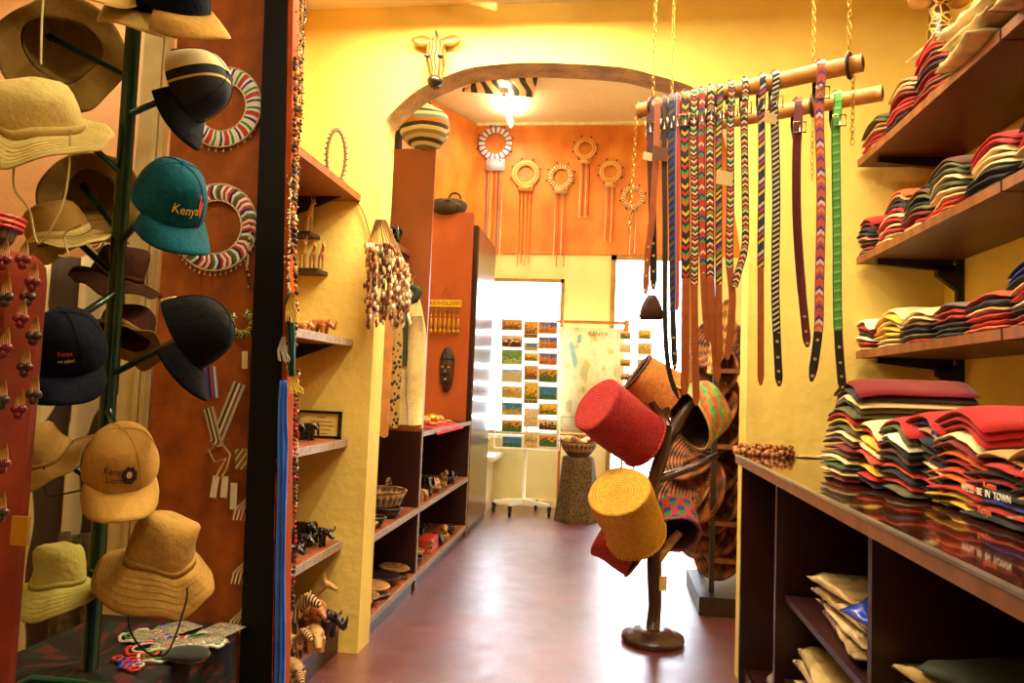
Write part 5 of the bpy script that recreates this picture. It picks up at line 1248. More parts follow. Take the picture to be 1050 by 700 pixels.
put('antelope', 322, z4, 3.03, .25, 0, lwood, 'pale antelope carving at the back of the plinth', g)
put('hippo', 337, z4, 2.85, .17, -60, lwood, 'pale hippopotamus carving lying near the plinth edge', g)
put('hippo', 318, z4, 2.52, .15, -50, zstripe, 'small striped carving at the front of the plinth', g)
# wall mounted carved row
zl = AY(312, 277, YA-.05).z
r = root('carving_ledge', 'small dark ledge on the yellow wall under the antelope carvings', 'ledge', (AY(308, 280, YA-.05).x, YA-.05, zl-.02))
part('ledge_board', MB().box((AY(290, 280, YA-.09).x, YA-.12, zl-.018), (AY(328, 280, YA-.09).x, YA, zl)), dwood, r)
for k, (px, s_, kd, l) in enumerate(((303, .13, 'antelope', 'left pale antelope carving on the small ledge'), (313, .12, 'antelope', 'middle pale antelope carving on the small ledge'), (322, .12, 'antelope', 'right pale antelope carving on the small ledge'))):
    put(kd, px, zl, YA-.09, s_, -60, lwood, l, 'antelope carvings on the small ledge')
zl2 = AY(312, 240, YA-.05).z
r = root('carving_ledge', 'upper small ledge on the yellow wall just below the highest shelf', 'ledge', (AY(308, 245, YA-.05).x, YA-.05, zl2-.02))
part('ledge_board', MB().box((AY(290, 245, YA-.09).x, YA-.12, zl2-.014), (AY(320, 245, YA-.09).x, YA, zl2)), dwood, r)
put('antelope', 306, zl2, YA-.09, .15, -50, lwood, 'left antelope carving on the upper small ledge', 'antelope carvings on the upper ledge')
put('antelope', 316, zl2, 3.22, .13, -30, lwood, 'right antelope carving on the upper small ledge', 'antelope carvings on the upper ledge')
# certificate
a, b = AY(305, 414, YA-.03), AY(349, 444, YA-.03); zb = zs[2]+.001
r = root('framed_certificate', 'yellowed certificate in a thin black frame on the third shelf', 'frame', ((a.x+b.x)/2, YA-.03, zb))
zt = zb+(a.z-b.z)
mb = MB(); f = .011
for q in (((a.x, zb), (b.x, zb+f)), ((a.x, zt-f), (b.x, zt)), ((a.x, zb), (a.x+f, zt)), ((b.x-f, zb), (b.x, zt))): mb.box((q[0][0], YA-.035, q[0][1]), (q[1][0], YA-.015, q[1][1]))
part('frame', mb, black_m, r)
certp = mat('yellow_certificate_paper', 'E8C86A', .6, var=.05)
part('paper', MB().box((a.x+f, YA-.024, zb+f), (b.x-f, YA-.018, zt-f)), certp, r)
mb = MB()
for i in range(5): w = (.02, .05, .06, .045, .03)[i]; cx = (a.x+b.x)/2+.01; zz_ = zt-f-.02-i*.018; mb.box((cx-w, YA-.0255, zz_), (cx+w, YA-.024, zz_+.003))
part('printed_lines', mb, mat('faint_ink', '8A6A34', .7), r, kind='stuff')
# beaded ring and card on the top shelf
c = AY(345, 155, 3.0); r = root('beaded_ring', 'tall narrow beaded ring standing on the highest shelf', 'necklace', (c.x, c.y, zs[0]))
Rz = .118; zc = zs[0]+Rz+.01; n = 64
mb = MB().tube([V3((c.x+.03*cos(t), c.y+.03*cos(t), zc+Rz*sin(t))) for t in [2*pi*i/n for i in range(n)]], [.008 if i % 2 else .0055 for i in range(n)], 7, closed=True)
part('bead_hoop', mb, pmat('hoop_beads', ['4A1C0C', '8A5A30', '4A1C0C', '1E100A'], 30, 0, 1, 0, .4), r)
mb = MB()
for i in range(30): t = 2*pi*i/30; mb.ball((c.x+.037*cos(t), c.y+.037*cos(t), zc+(Rz+.009)*sin(t)), .005, 5)
part('bead_fringe', mb, bdark, r, kind='stuff')
p = AX(352, 190, LX)
single('white_card', MB().hexa([V3(q) for q in ((LX-.09, 3.02, zs[0]+.001), (LX-.03, 3.0, zs[0]+.001), (LX-.03, 3.22, zs[0]+.001), (LX-.09, 3.08, zs[0]+.001), (LX-.09, 3.02, zs[0]+.003), (LX-.03, 3.0, zs[0]+.003), (LX-.03, 3.22, zs[0]+.03), (LX-.09, 3.08, zs[0]+.003))]), mat('white_tag', 'E6DDC4', .7), 'white card lying at the front of the highest shelf', 'card')
single('wall_cable', MB().tube(cpx([(350, 182), (362, 200), (374, 222), (383, 262), (384, 305)], YA-.012), .003, 6), mat('thin_dark_wire', '6A5020', .6), 'thin cable curving down the yellow wall to the arch', 'cable')
# ============================================================ ANIMAL MASK OVER THE ARCH
c = AY(448, 62, YA-.06); S = FPX/YA
def mx(px, py, d=0): q = AY(px, py, YA-.03); return V3((q.x, YA-.03-d, q.z))
r = root('animal_mask', 'striped wooden animal head with pointed ears above the arch', 'mask', mx(448, 92, -.0))
mk = zebra_mat('striped_mask_wood', '4A2810', 'A87028', 20, 6)
mb = MB()
prof = [(41, .012, .02), (44, .030, .035), (50, .040, .05), (58, .044, .058), (66, .042, .06), (72, .034, .055), (79, .028, .05), (85, .030, .048), (90, .026, .035), (92, .012, .02)]
rows = []
for (py, w, d) in prof: q = mx(448, py); rows.append([q+V3((w*cos(t)*1.08, -d*.8*sin(t)-.004, 0)) if True else 0 for t in [pi*i/20-.0 for i in range(21)]])
mb = MB().tube([mx(448, py, d*.35) for py, w, d in prof], [(w*1.05, d*.75) for py, w, d in prof], 20, ref=(1, 0, 0)); part('face', mb, mk, r)
q = mx(448, 87, .035); part('muzzle', MB().ball(q+V3((0, -.004, 0)), (.036, .034, .026), 12), mat('dark_muzzle', '1E120C', .3), r, 'black muzzle')
for s in (-1, 1):
    part('ear', leaf(mx(448+s*5, 44, .01), (s, 0, .12), .026, .095, nrm=(0, -1, 0)), mat('mask_ear_wood', '94601F', .4, vs=18, var=.3), r)
    part('eye', MB().ball(mx(448+s*6.5, 63, .058), (.017, .010, .010), 8), dwood, r, 'dark slit eye')
part('mane', MB().box(mx(448, 46, .03)-V3((.004, 0, 0)), mx(448, 34, -.02)+V3((.004, 0, 0))), dwood, r)
# ============================================================ BACK ROOM, LEFT CABINETS
CX = -1.065; BX = -1.66
zA = AX(379, 552, CX).z; zB_ = AX(379, 640, CX).z; zT = AX(440, 441, CX).z
Y0, Y1, Y2, Y3 = YA+TH+.005, AX(431, 500, CX).y, AX(480, 500, CX).y, AX(497, 541, CX).y
Y0 = YA+.16 if False else Y0
r = root('display_cabinet', 'dark red open cabinet with two bays of shelves behind the arch', 'cabinet', ((CX+BX)/2, (Y0+Y2)/2, 0))
part('back_panel', MB().box((BX, Y0, 0), (BX+.015, Y2, zT)), dark_red, r)
for (y, nm) in ((Y0+.01, 'side_panel'), (Y1, 'divider'), (Y2-.012, 'side_panel')):
    d_ = part(nm, MB().box((BX+.015, y-.01, 0), (CX-.006, y+.01, zT)), dark_red, r); lpart('edging', MB().box((CX-.006-r.location.x, y-.011-r.location.y, 0), (CX-r.location.x, y+.011-r.location.y, zT)), edge, d_)
for y0, y1 in ((Y0+.02, Y1-.01), (Y1+.01, Y2-.022)):
    for z in ((zB_+.03, zA) if y0 < Y1 else (zB_+.03, zA, zT)):
        if z == zT: continue
        d_ = part('shelf', MB().box((BX+.015, y0, z-.028), (CX-.006, y1, z)), top_w, r); lpart('edging', MB().box((CX-.006-r.location.x, y0-r.location.y, z-.029), (CX+.002-r.location.x, y1-r.location.y, z+.001)), edge, d_)
d_ = part('top_board', MB().box((BX, Y1+.01, zT-.028), (CX-.006, Y2, zT)), dark_red, r); lpart('edging', MB().box((CX-.006-r.location.x, Y1+.01-r.location.y, zT-.029), (CX+.002-r.location.x, Y2-r.location.y, zT+.001)), edge, d_)
part('kick_board', MB().box((CX-.03, Y0, 0), (CX-.015, Y2, zB_)), dark_red, r)
# tall side panels
zP1 = AY(415, 153, Y1).z; zP2 = AY(460, 218, Y2).z
xP1 = AY(393, 300, Y1).x
part('tall_side_board', MB().box((xP1-.3, Y1-.011, zT+.0), (CX, Y1+.011, zP1)), mat('brown_wood_panel', '8A4418', .4, vs=4, var=.25, stretch=(1, 1, .3)), r, 'tall plain brown board under the striped bag')
part('tall_end_board', MB().box((BX+.05, Y2-.011, zT), (AY(483, 300, Y2).x, Y2+.011, zP2)), red_ply, r, 'orange brown board behind the wooden mask')
# tall cupboard beyond
r = root('tall_cupboard', 'tall polished cupboard at the far end of the left cabinets', 'cupboard', ((CX+BX)/2, (Y2+Y3)/2+.01, 0))
xq = AY(487, 300, Y2+.02).x
gl = mat('polished_reflective_door', '5A3A22', .3, spec=.5, coat=.3)
part('carcass', MB().box((BX, Y2+.02, 0), (CX-.01, Y3, zP2-.1)), dark_red, r); 
d_ = part('door', MB().box((CX-.01, Y2+.03, .06), (CX, Y3-.01, 1.15)), gl, r); part('door', MB().box((CX-.01, Y2+.03, 1.16), (CX, Y3-.01, zP2-.12)), gl, r)
lpart('door_handle', MB().ball((CX+.015-r.location.x, Y3-.1-r.location.y, .72), .018, 8), steel, d_)
single('white_ledge', MB().box((-1.45, Y3+.1, .50), (-1.02, Y3+.75, .54)).box((-1.4, Y3+.1, 0), (-1.1, Y3+.6, .5)), mat('white_ledge_paint', 'DCCDB0', .5, var=.05), 'low white topped ledge between the cupboard and the first window', 'ledge')
# ------------------------------------------------------------ small goods in the bays
def bowl(c, R, h, m, label, name='woven_bowl', cat='bowl', grp='bowls and plates in the left cabinet', n=26, handles=False):
    c = V3(c); r = root(name, label, cat, c, grp)
    prof = [(0, .0), (R*.5, 0), (R*.8, h*.45), (R, h), (R-.008, h), (R*.76, h*.5), (R*.46, .012), (0, .012)]
    lpart('body', MB().lathe(prof, n), m, r); lpart('rim', MB().torus((0, 0, h), R-.004, .007, 28, 6), m, r)
    if handles:
        for s in (-1, 1): lpart('handle', MB().torus((0, s*R, h+.01), .035, .009, 14, 6, 'x', a0=0, a1=pi), m, r)
    return r
coil_d = coilmat('dark_coiled_basket', 'A07038', '2A160C', 8, .7, 24)
yb = AX(405, 520, -1.25).y
bowl((-1.22, (Y0+Y1)/2+.16, zA+.0), .145, .13, coil_d, 'large coiled basket bowl on the middle shelf of the near bay', 'coiled_bowl', handles=True)
bowl((-1.13, Y0+.22, zA), .06, .05, dwood, 'small dark wooden bowl at the near end of the middle shelf', 'wooden_bowl')
k = 0
zlow = zB_+.03
ov = mat('speckled_gourd', 'B98A4A', .4, vs=30, var=.5, col2='5A3014')
leafm = [mat('pale_wood_spoon', 'C9A066', .5), dwood, mat('mid_wood', '8A5A2C', .45), ov]
for (x, dy, a, m, l, lab) in ((-1.22, .13, .3, 2, .2, 'brown carved spoon at the near end of the bottom shelf'), (-1.15, .25, -.5, 1, .22, 'dark carved spoon near the front of the bottom shelf'), (-1.28, .33, .9, 0, .24, 'pale wooden spoon in the middle of the bottom shelf'), (-1.17, .45, .1, 0, .22, 'pale wooden spatula at the front of the bottom shelf'), (-1.3, .52, -.8, 1, .2, 'dark wooden spoon behind the pale spatula'), (-1.2, .62, .5, 3, .2, 'speckled wooden spoon past the pale spatula'), (-1.15, .72, 1.2, 2, .18, 'brown wooden spoon near the cabinet divider'), (-1.35, .7, 0, 2, .2, 'brown wooden spoon at the back near the divider')):
    c = V3((x, Y0+dy, zlow+.003)); d = V3((cos(a+1.57), sin(a+1.57), 0)); mb = MB()
    mb.tube([c-d*l*.5+V3((0, 0, .012)), c+V3((0, 0, .014)), c+d*l*.35+V3((0, 0, .012))], [(.007, .007), (.009, .009), (.01, .01)], 8)
    bw = MB().ball((0, 0, 0), (.05, .03, .012), 10); ang = math.atan2(d.y, d.x); bw.v = [T(c+d*l*.45+V3((0, 0, .014))) @ RZ(ang) @ p for p in bw.v]
    r = root('wooden_spoon', lab, 'spoon', c, 'wooden spoons on the bottom shelf of the near bay'); part('handle', mb, leafm[m], r); part('bowl', bw, leafm[m], r)
single('carved_plate', MB().lathe([(0, 0), (.06, 0), (.1, .02), (.095, .024), (.055, .008), (0, .008)], 28), ov, 'round carved plate at the near end of the bottom shelf', 'plate', local=T(-1.18, Y0+.09, zlow+.03))
# far bay
gfb = 'carvings in the far bay of the left cabinet'
for (kd, x, dy, s_, rot, m, z, lab) in (('elephant', -1.14, .45, .16, -60, ebony, zA, 'black elephant carving on the upper shelf of the far bay'), ('rhino', -1.13, .68, .15, -80, lwood, zA, 'pale rhinoceros carving on the upper shelf of the far bay'), ('zebra', -1.13, .9, .15, -60, zstripe, zA, 'striped zebra carving on the upper shelf of the far bay'), ('hippo', -1.25, .75, .18, -40, dwood, zA, 'dark hippopotamus at the back of the far upper shelf'), ('lion', -1.13, 1.0, .15, -70, lwood, zlow, 'pale lion carving on the lower shelf of the far bay'), ('hippo', -1.13, .78, .15, -50, dwood, zlow, 'dark hippopotamus on the lower shelf of the far bay'), ('buffalo', -1.28, .9, .2, -70, ebony, zlow, 'black buffalo at the back of the far lower shelf'), ('antelope', -1.3, .6, .2, -70, dwood, zlow, 'dark antelope at the back of the far lower shelf')):
    me = animesh(kd, m); o = bpy.data.objects.new(kd+'_carving', me); COL.objects.link(o); o.matrix_world = T(x, Y1+dy, z) @ RZ(radians(rot)) @ SCL(s_); setm(o, m); o['label'] = lab; o['category'] = 'carving'; o['group'] = gfb
single('gourd', MB().lathe([(0, 0), (.05, .01), (.075, .06), (.06, .11), (.02, .15), (.012, .17), (0, .172)], 24), ov, 'pale gourd at the near end of the far upper shelf', 'gourd', local=T(-1.18, Y1+.12, zA))
bowl((-1.2, Y1+.32, zA), .09, .03, mat('tan_plate', 'B98444', .5), 'flat tan plate on the upper shelf of the far bay', 'flat_plate', 'plate')
single('gourd', MB().lathe([(0, 0), (.06, .01), (.09, .07), (.075, .13), (.03, .18), (.02, .2), (0, .202)], 24), ov, 'larger gourd at the near end of the far lower shelf', 'gourd', local=T(-1.22, Y1+.16, zlow))
bowl((-1.16, Y1+.2, zlow), .08, .04, dwood, 'dark bowl at the near end of the far lower shelf', 'wooden_bowl')
bowl((-1.18, Y1+.34, zlow), .07, .05, lwood, 'pale bowl beside the red box', 'wooden_bowl')
single('red_box', MB().box((-1.2, Y1+.48, zlow), (-1.1, Y1+.7, zlow+.09)), mat('red_card_box', 'B8341E', .5), 'small red box on the lower shelf of the far bay', 'box', bevel=.004)
for (x, y, z, R, h, m, lab) in ((-1.14, Y0+.5, zA, .07, .05, dwood, 'dark bowl beside the coiled basket, toward the divider'), (-1.13, Y0+.12, zA, .05, .04, lwood, 'pale little bowl at the arch end of the middle shelf'), (-1.14, Y1+.62, zA, .06, .035, ov, 'speckled dish between the animals on the far upper shelf'), (-1.13, Y1+1.08, zA, .06, .05, dwood, 'dark bowl at the far end of the upper shelf'), (-1.13, Y1+.88, zlow, .06, .05, ov, 'speckled bowl past the red box on the lower shelf'), (-1.12, Y1+1.15, zlow, .05, .06, dwood, 'dark bowl at the far end of the lower shelf')):
    bowl((x, y, z), R, h, m, lab, 'small_bowl')
for (x, dy, s_, m, lab) in ((-1.16, .2, .11, ov, 'speckled flat plate near the arch end of the bottom shelf'), (-1.14, .38, .09, lwood, 'pale flat plate in the middle of the bottom shelf'), (-1.15, .58, .1, dwood, 'dark flat plate toward the divider on the bottom shelf'), (-1.14, .76, .09, ov, 'speckled flat plate against the divider on the bottom shelf')):
    single('flat_plate', MB().lathe([(0, 0), (s_*.6, 0), (s_, .02), (s_*.95, .024), (s_*.55, .008), (0, .008)], 28), m, lab, 'plate', 'flat plates on the bottom shelf', local=T(x-.03, Y0+dy, zlow+.035) @ RY(.1))
for (kd, x, dy, s_, rot, m, z, lab) in (('zebra', -1.12, .5, .12, -50, zstripe, zlow, 'small striped zebra beside the red box'), ('elephant', -1.12, 1.1, .12, -60, ebony, zA, 'small black elephant at the far end of the far upper shelf'), ('rhino', -1.12, .28, .12, -50, lwood, zA, 'small pale rhinoceros beside the gourd on the far upper shelf')):
    me = animesh(kd, m); o = bpy.data.objects.new(kd+'_carving', me); COL.objects.link(o); o.matrix_world = T(x, Y1+dy, z) @ RZ(radians(rot)) @ SCL(s_); setm(o, m); o['label'] = lab; o['category'] = 'carving'; o['group'] = gfb
# red cloth on top of the far bay
rows = [[V3((CX-.28+.30*i/14, Y1+.3+.85*j/20, zT+.006+.008*sin(i*.9)*sin(j*.7)+(0 if i < 13 else -.02*(i-12)))) for j in range(21)] for i in range(15)]
single('red_cloth', MB().sheet(rows, .004), mat('crimson_cloth', 'C01828', .8, bump=.3), 'crimson cloth laid on top of the far bay', 'cloth')
for k, (dy, s_, m, lab) in enumerate(((.42, .03, lwood, 'nearest pale trinket on the crimson cloth'), (.62, .035, gold, 'brass trinket on the crimson cloth'), (.85, .025, lwood, 'farthest pale trinket on the crimson cloth'))):
    mb = MB().ball((CX-.1, Y1+dy, zT+.016+s_), (s_*1.4, s_*1.6, s_), 10).torus((CX-.06, Y1+dy+.06, zT+.024), s_, .008, 14, 6)
    single('trinket', mb, m, lab, 'trinket', 'trinkets on the crimson cloth')
# key rack and mask on the panel
y = Y2-.03
a, b = AY(441, 307, y), AY(473, 315, y)
r = root('key_rack', 'yellow wooden key ring board hanging above the mask', 'key rack', ((a.x+b.x)/2, y, b.z))
part('board', MB().box((a.x, y-.01, b.z), (b.x, y, a.z)), mat('yellow_painted_wood', 'E8B42C', .5, var=.08), r)
part('lettering', textmb('KEYHOLDERS', .042, .001, M=T((a.x+b.x)/2, y-.0115, (a.z+b.z)/2) @ RX(pi/2)), mat('brown_lettering', '5A3010', .6), r)
part('hanging_cord', MB().tube([V3((a.x+.08, y, a.z)), V3(((a.x+b.x)/2, y+.01, a.z+.11)), V3((b.x-.08, y, a.z))], .002, 5), leather, r)
c = None
for i in range(7):
    x = a.x+.02+(b.x-a.x-.04)*i/6; q = V3((x, y-.012, b.z-.01)); mb = MB().torus(q-V3((0, 0, .012)), .011, .0022, 12, 5, 'y').tube([q-V3((0, 0, .02)), q-V3((0, 0, .07))], .003, 6); mb.ball(q-V3((0, 0, .13)), (.013, .006, .05), 8); mb.ball(q-V3((0, 0, .19)), (.016, .006, .02), 8)
    single('key_ring', mb, gold, f'{NTH[i]} hanging brass key ring from the left on the yellow board', 'key ring', 'key rings on the yellow board')
m0 = AY(458, 379, y); H = (AY(458, 357, y).z-AY(458, 402, y).z)/2
r = root('wooden_mask', 'long dark carved face mask on the orange brown board', 'mask', (m0.x, y, m0.z-H))
rows = []; Wm = .058
for i in range(17):
    t = -1+2*i/16; w = Wm*(1-abs(t)**3.5*.65)*(1-.12*max(-t, 0)); rows.append([V3((m0.x+w*cos(u), y+.005-.045*(1-t*t*.5)*sin(u), m0.z+t*H)) for u in [pi*k/16 for k in range(17)]])
mb = MB(); mb.sheet(rows, .006); part('face', mb, mat('mask_wood', '3A1A10', .35, vs=20, var=.3), r)
rows = []
for i in range(9):
    t = .45+.6*i/8; w = (Wm+.003)*(max(1-abs(min(t, 1))**3.5*.65, .1)); rows.append([V3((m0.x+w*cos(u), y-.0-.05*(1-t*t*.5)*sin(u), m0.z+min(t, 1.01)*H)) for u in [pi*k/16 for k in range(17)]])
mb = MB(); mb.sheet(rows, .006); part('hair', mb, mat('grey_black_carving', '241C18', .6, bump=.6, bs=80), r, 'textured dark hair cap')
for s in (-1, 1): part('eye', MB().ball((m0.x+s*.024, y-.045, m0.z+.02), (.014, .006, .007), 8), lwood, r, 'pale slit eye'); part('cheek_mark', MB().ball((m0.x+s*.034, y-.036, m0.z-.035), (.008, .005, .02), 8), dwood, r)
part('nose', MB().tube([(m0.x, y-.05, m0.z+.03), (m0.x, y-.062, m0.z-.03)], [.008, .015], 10), dwood, r)
part('mouth', MB().torus((m0.x, y-.046, m0.z-.075), .018, .006, 16, 6, 'y'), dwood, r); part('teeth', MB().ball((m0.x, y-.048, m0.z-.075), (.011, .004, .006), 8), white_m, r, 'white teeth')
# bags on top
p = AY(461, 217, Y2)
r = root('travel_bag', 'dark brown bag lying on top of the orange brown board', 'bag', (p.x, Y2+.12, zP2-.08))
bagb = mat('brown_canvas', '3A281C', .8, vs=14, var=.3, bump=.4)
mb = MB().ball((p.x-.02, Y2+.05, zP2+.055), (.155, .15, .075), 16).displace(.02, 9); part('body', mb, bagb, r)
part('handle', MB().torus((p.x+.05, Y2-.05, zP2+.10), .05, .009, 16, 6, 'y', a0=0, a1=pi), bagb, r); part('strap', MB().tube([(p.x-.12, Y2-.06, zP2+.05), (p.x, Y2-.09, zP2+.09), (p.x+.1, Y2-.06, zP2+.04)], .01, 8), mat('bag_pocket', '5A4632', .8), r)
p = AY(433, 152, Y1)
stripes = pmat('striped_bag_cloth', ['C0A878', '3A3428', 'D8C08A', '6A7A6A', 'B86A2A', '2A2420', 'D8C89A', '8A7A5A'], 2.2, 1, .3, 0, .8)
r = root('striped_bag', 'round drawstring bag with wavy stripes on top of the brown board', 'bag', (p.x, Y1, zP1))
mb = MB(); mb.ball((0, 0, 0), (.155, .13, .14), 20); mb.v = [T(p.x+.01, Y1-.0, zP1+.135) @ RY(.15) @ q for q in mb.v]; mb.displace(.015, 8)
part('body', mb, stripes, r); part('gathered_neck', MB().tube([(p.x-.02, Y1, zP1+.26), (p.x-.04, Y1, zP1+.31)], [.06, .035], 14), stripes, r)
part('carrying_cord', MB().tube([(p.x-.04, Y1, zP1+.30), (p.x-.0, Y1-.02, zP1+.36), (p.x+.04, Y1, zP1+.28)], .006, 6), leather, r)
q = AY(400, 145, Y1); single('grey_cloth_corner', MB().hexa([V3(v) for v in ((q.x-.05, Y1-.02, zP1+.001), (q.x+.06, Y1-.02, zP1+.0), (q.x+.06, Y1+.06, zP1), (q.x-.05, Y1+.06, zP1), (q.x-.05, Y1-.02, zP1+.01), (q.x+.06, Y1-.01, zP1+.13), (q.x+.06, Y1+.05, zP1+.13), (q.x-.05, Y1+.06, zP1+.01))]), bagb, 'dark folded flap beside the striped bag', 'cloth')
# small slanting shelf with carvings in front of the tall panel
sa, sb = AX(393, 232, CX-.04), AX(421, 259, CX-.04)
zz_ = AY(421, 258, Y1-.02).z
r = root('small_shelf', 'small brown shelf with dark carvings against the tall board', 'shelf', (CX-.15, (Y0+Y1)/2, zz_-.03))
XF = AY(421, 258, Y1-.02).x; part('board', MB().box((XF-.3, Y0+.02, zz_-.03), (XF, Y1-.012, zz_)), wood, r)
for k, (dy, kd, lab) in enumerate(((.1, 'rhino', 'dark carving nearest the arch on the small upper shelf'), (.28, 'buffalo', 'dark carving in the middle of the small upper shelf'), (.42, 'elephant', 'dark carving nearest the tall board on the small upper shelf'))):
    me = animesh(kd, ebony); o = bpy.data.objects.new(kd+'_carving', me); COL.objects.link(o); o.matrix_world = T(XF-.07, Y1-.55+dy, zz_) @ RZ(radians(-60)) @ SCL(.15); setm(o, ebony if k != 1 else dwood); o['label'] = lab; o['category'] = 'carving'; o['group'] = 'carvings on the small upper shelf'
# ------------------------------------------------------------ hanging garments and shell bunch
def garment(pl, pr, y, m, label, top, bot, folds=5, t=.05, name='hanging_jacket', collar=None, sleeve=None, shrug=.35):
    """pl/pr: left and right pixel columns at the hem; y depth"""
    a, b = AY(pl, bot, y), AY(pr, bot, y); tz_ = AY((pl+pr)/2, top, y).z; W = b.x-a.x; cx = (a.x+b.x)/2
    r = root(name, label, 'garment', (cx, y, tz_), 'garments hanging behind the arch'); rows = []; n = 30
    for j in range(19):
        v = j/18; z = tz_+(a.z-tz_)*v; w = W*(shrug+(1-shrug)*min(1, (v*3.2)**.7)); row = []
        for i in range(n):
            an = 2*pi*i/n; f = 1+.13*sin(an*folds+v*2)*min(1, v*2); row.append(V3((cx+w/2*cos(an)*f, y+t*sin(an)*f*(.5+.5*v), z+(.012*sin(an*3) if j == 18 else 0))))
        rows.append(row)
    mb = MB(); I = mb.grid(rows, cv_=True); mb.af(I[0][::-1], None); part('body', mb, m, r)
    if sleeve:
        s0, s1, wr = sleeve; p, q = AY(*s0, y-.03), AY(*s1, y-.05); part('sleeve', MB().tube([p, p.lerp(q, .3)+V3((.01, 0, 0)), p.lerp(q, .65), q], [wr*.8, wr*1.05, wr, wr*.75], 12).displace(.008, 16), m, r)
    if collar: part('collar', MB().torus((cx, y-.02, tz_-.01), W*.22, .022, 16, 8, 'y').displace(.01, 20), collar, r)
    r2 = part('hook', MB().tube([(cx, y, tz_), (cx, y, tz_+.08), (cx+.02, y, tz_+.1)], .003, 6), steel, r)
    return r
leop = None
def spots(name, c1, c2, sc):
    m, n, l, b = _new(name); tc = n.new('ShaderNodeTexCoord'); vo = n.new('ShaderNodeTexVoronoi'); vo.inputs['Scale'].default_value = sc; l.new(tc.outputs['Object'], vo.inputs[0]); rp = n.new('ShaderNodeValToRGB'); rp.color_ramp.interpolation = 'CONSTANT'; e = rp.color_ramp.elements
    e[0].color = (*srgb(c1), 1); e[1].position = .38; e[1].color = (*srgb(c2), 1); l.new(vo.outputs['Distance'], rp.inputs[0]); l.new(rp.outputs[0], b.inputs['Base Color']); b.inputs['Roughness'].default_value = .85; MATS[name] = m; return m
garment(378, 397, 3.55, mat('tan_suede_cloth', 'A8692E', .85, bump=.3, bs=30), 'tan brown coat nearest the arch jamb', 300, 445)
garment(392, 408, 3.7, spots('leopard_cloth', '1E120A', '9A7434', 40), 'dark spotted garment between the two coats', 305, 436)
garment(400, 432, 3.95, mat('cream_fleece', 'C9A766', .95, vs=20, var=.15, bump=.6, bs=90, sheen=.4), 'cream fleece jacket hanging in front of the tall board', 300, 436, sleeve=((426, 325), (426, 436), .05), collar=mat('dark_green_collar', '1A2414', .8))
garment(402, 424, 3.95, mat('green_cloth', '2A3418', .9, bump=.4), 'short dark green garment over the shoulder of the fleece', 300, 375, shrug=.6)
mb = MB(); top = AY(388, 228, 3.8); random.seed(11)
shells = [mat('shell_rust', '7A3A1C', .5), mat('shell_cream', 'E8D4A4', .4), mat('shell_dark', '3A2014', .5), mat('shell_tan', 'B88A54', .5)]
for s in range(30):
    px = 377+s*1.42+random.uniform(-1, 1); yy = 3.06+random.uniform(-.05, .05); a = AY(388+(px-388)*.25, 225, yy); b = AY(px, 252+max(0, (px-400))*1.3, yy); c = AY(px, 322+random.uniform(-6, 14), yy)
    mb.m = 3; mb.tube([a, b, c], .0018, 4)
    n = 16
    for i in range(n+1):
        p = b.lerp(c, i/n)+V3((random.uniform(-.012, .012), random.uniform(-.015, .01), 0)); mb.m = random.choice((0, 0, 2, 3, 1) if px < 400 else (1, 1, 1, 3, 0)); mb.ball(p, (.007, .007, .014), 5)
single('shell_necklaces', mb, shells, 'thick bunch of shell and seed strings hanging by the arch jamb', 'necklace', kind='stuff')
random.seed(5)
# ============================================================ BACK WALL: COLLARS, RACK, MAP, PEDESTAL
YW = YB-.04
def collar_px(px, py, ro, ri, face, label, tail=None, strings=None, sm=bgold, rim=None):
    c = AY(px, py, YW); k = YW/FPX; r, c = collar(c, ro*k, ri*k, 1, label, face, fringe_n=0, grp='beaded collars on the orange wall', rimm=rim, dots=0)
    mb = MB()
    for i in range(8): a = 2*pi*i/8+.3; mb.tube([c+V3((ro*k*cos(a), -.01, ro*k*sin(a))), c+V3(((ro+2)*k*cos(a), -.01, (ro+2)*k*sin(a)))], .003, 4).ball(c+V3(((ro+2)*k*cos(a), -.01, (ro+2)*k*sin(a))), .009, 6)
    part('dangles', mb, bdark, r, kind='stuff')
    if tail:
        w, h0, h1 = tail; a_, b_ = AY(px-w, h0, YW), AY(px+w, h1, YW)
        part('pendant_plate', MB().sheet([[V3((a_.x+(b_.x-a_.x)*i, YW-.012, a_.z+(b_.z-a_.z)*j)) for j in (0, 1)] for i in (0, .5, 1)], .008, uvf=lambda a, b: (b, a*3), nrm=(0, -1, 0)), face, r)
        n, ybot = strings; 
        for i in range(n):
            x = a_.x+(b_.x-a_.x)*(i+.5)/n; e = AY(px, ybot-2*(i % 2), YW).z; part('hanging_string', MB().tube([(x, YW-.012, b_.z), (x+.004, YW-.012, (b_.z+e)/2), (x, YW-.012, e)], .0055, 5), sm[i % len(sm)] if isinstance(sm, list) else sm, r)
    return r
wb = pmat('collar_white_blue', ['E4DCEC', '3A3A9A', 'E4DCEC', 'E4DCEC', '8A3A6A', 'E4DCEC'], 9, 1, 0, 0, .5); og = pmat('collar_orange_rings', ['D8801E', 'E8A84A', 'B8641A', 'E0C080'], 3, 0, 1, 0, .5); og2 = pmat('collar_orange_dots', ['E0C080', 'E8A84A', 'B8401A', 'E8C880', '2A1A40'], 12, 1, 0, 0, .5)
purple = mat('bead_violet', '5A4AA0', .4); orange_s = mat('string_orange', 'C8541A', .6)
collar_px(508, 147, 18, 11, wb, 'white and violet beaded collar, leftmost and largest on the orange wall', (9.5, 163, 175), (5, 273), [purple, bcream, orange_s], rim=purple)
collar_px(539, 178, 14.5, 8.5, og, 'orange beaded collar second from the left on the orange wall', (7.5, 188, 196), (4, 272), [bgold, orange_s], rim=bgold)
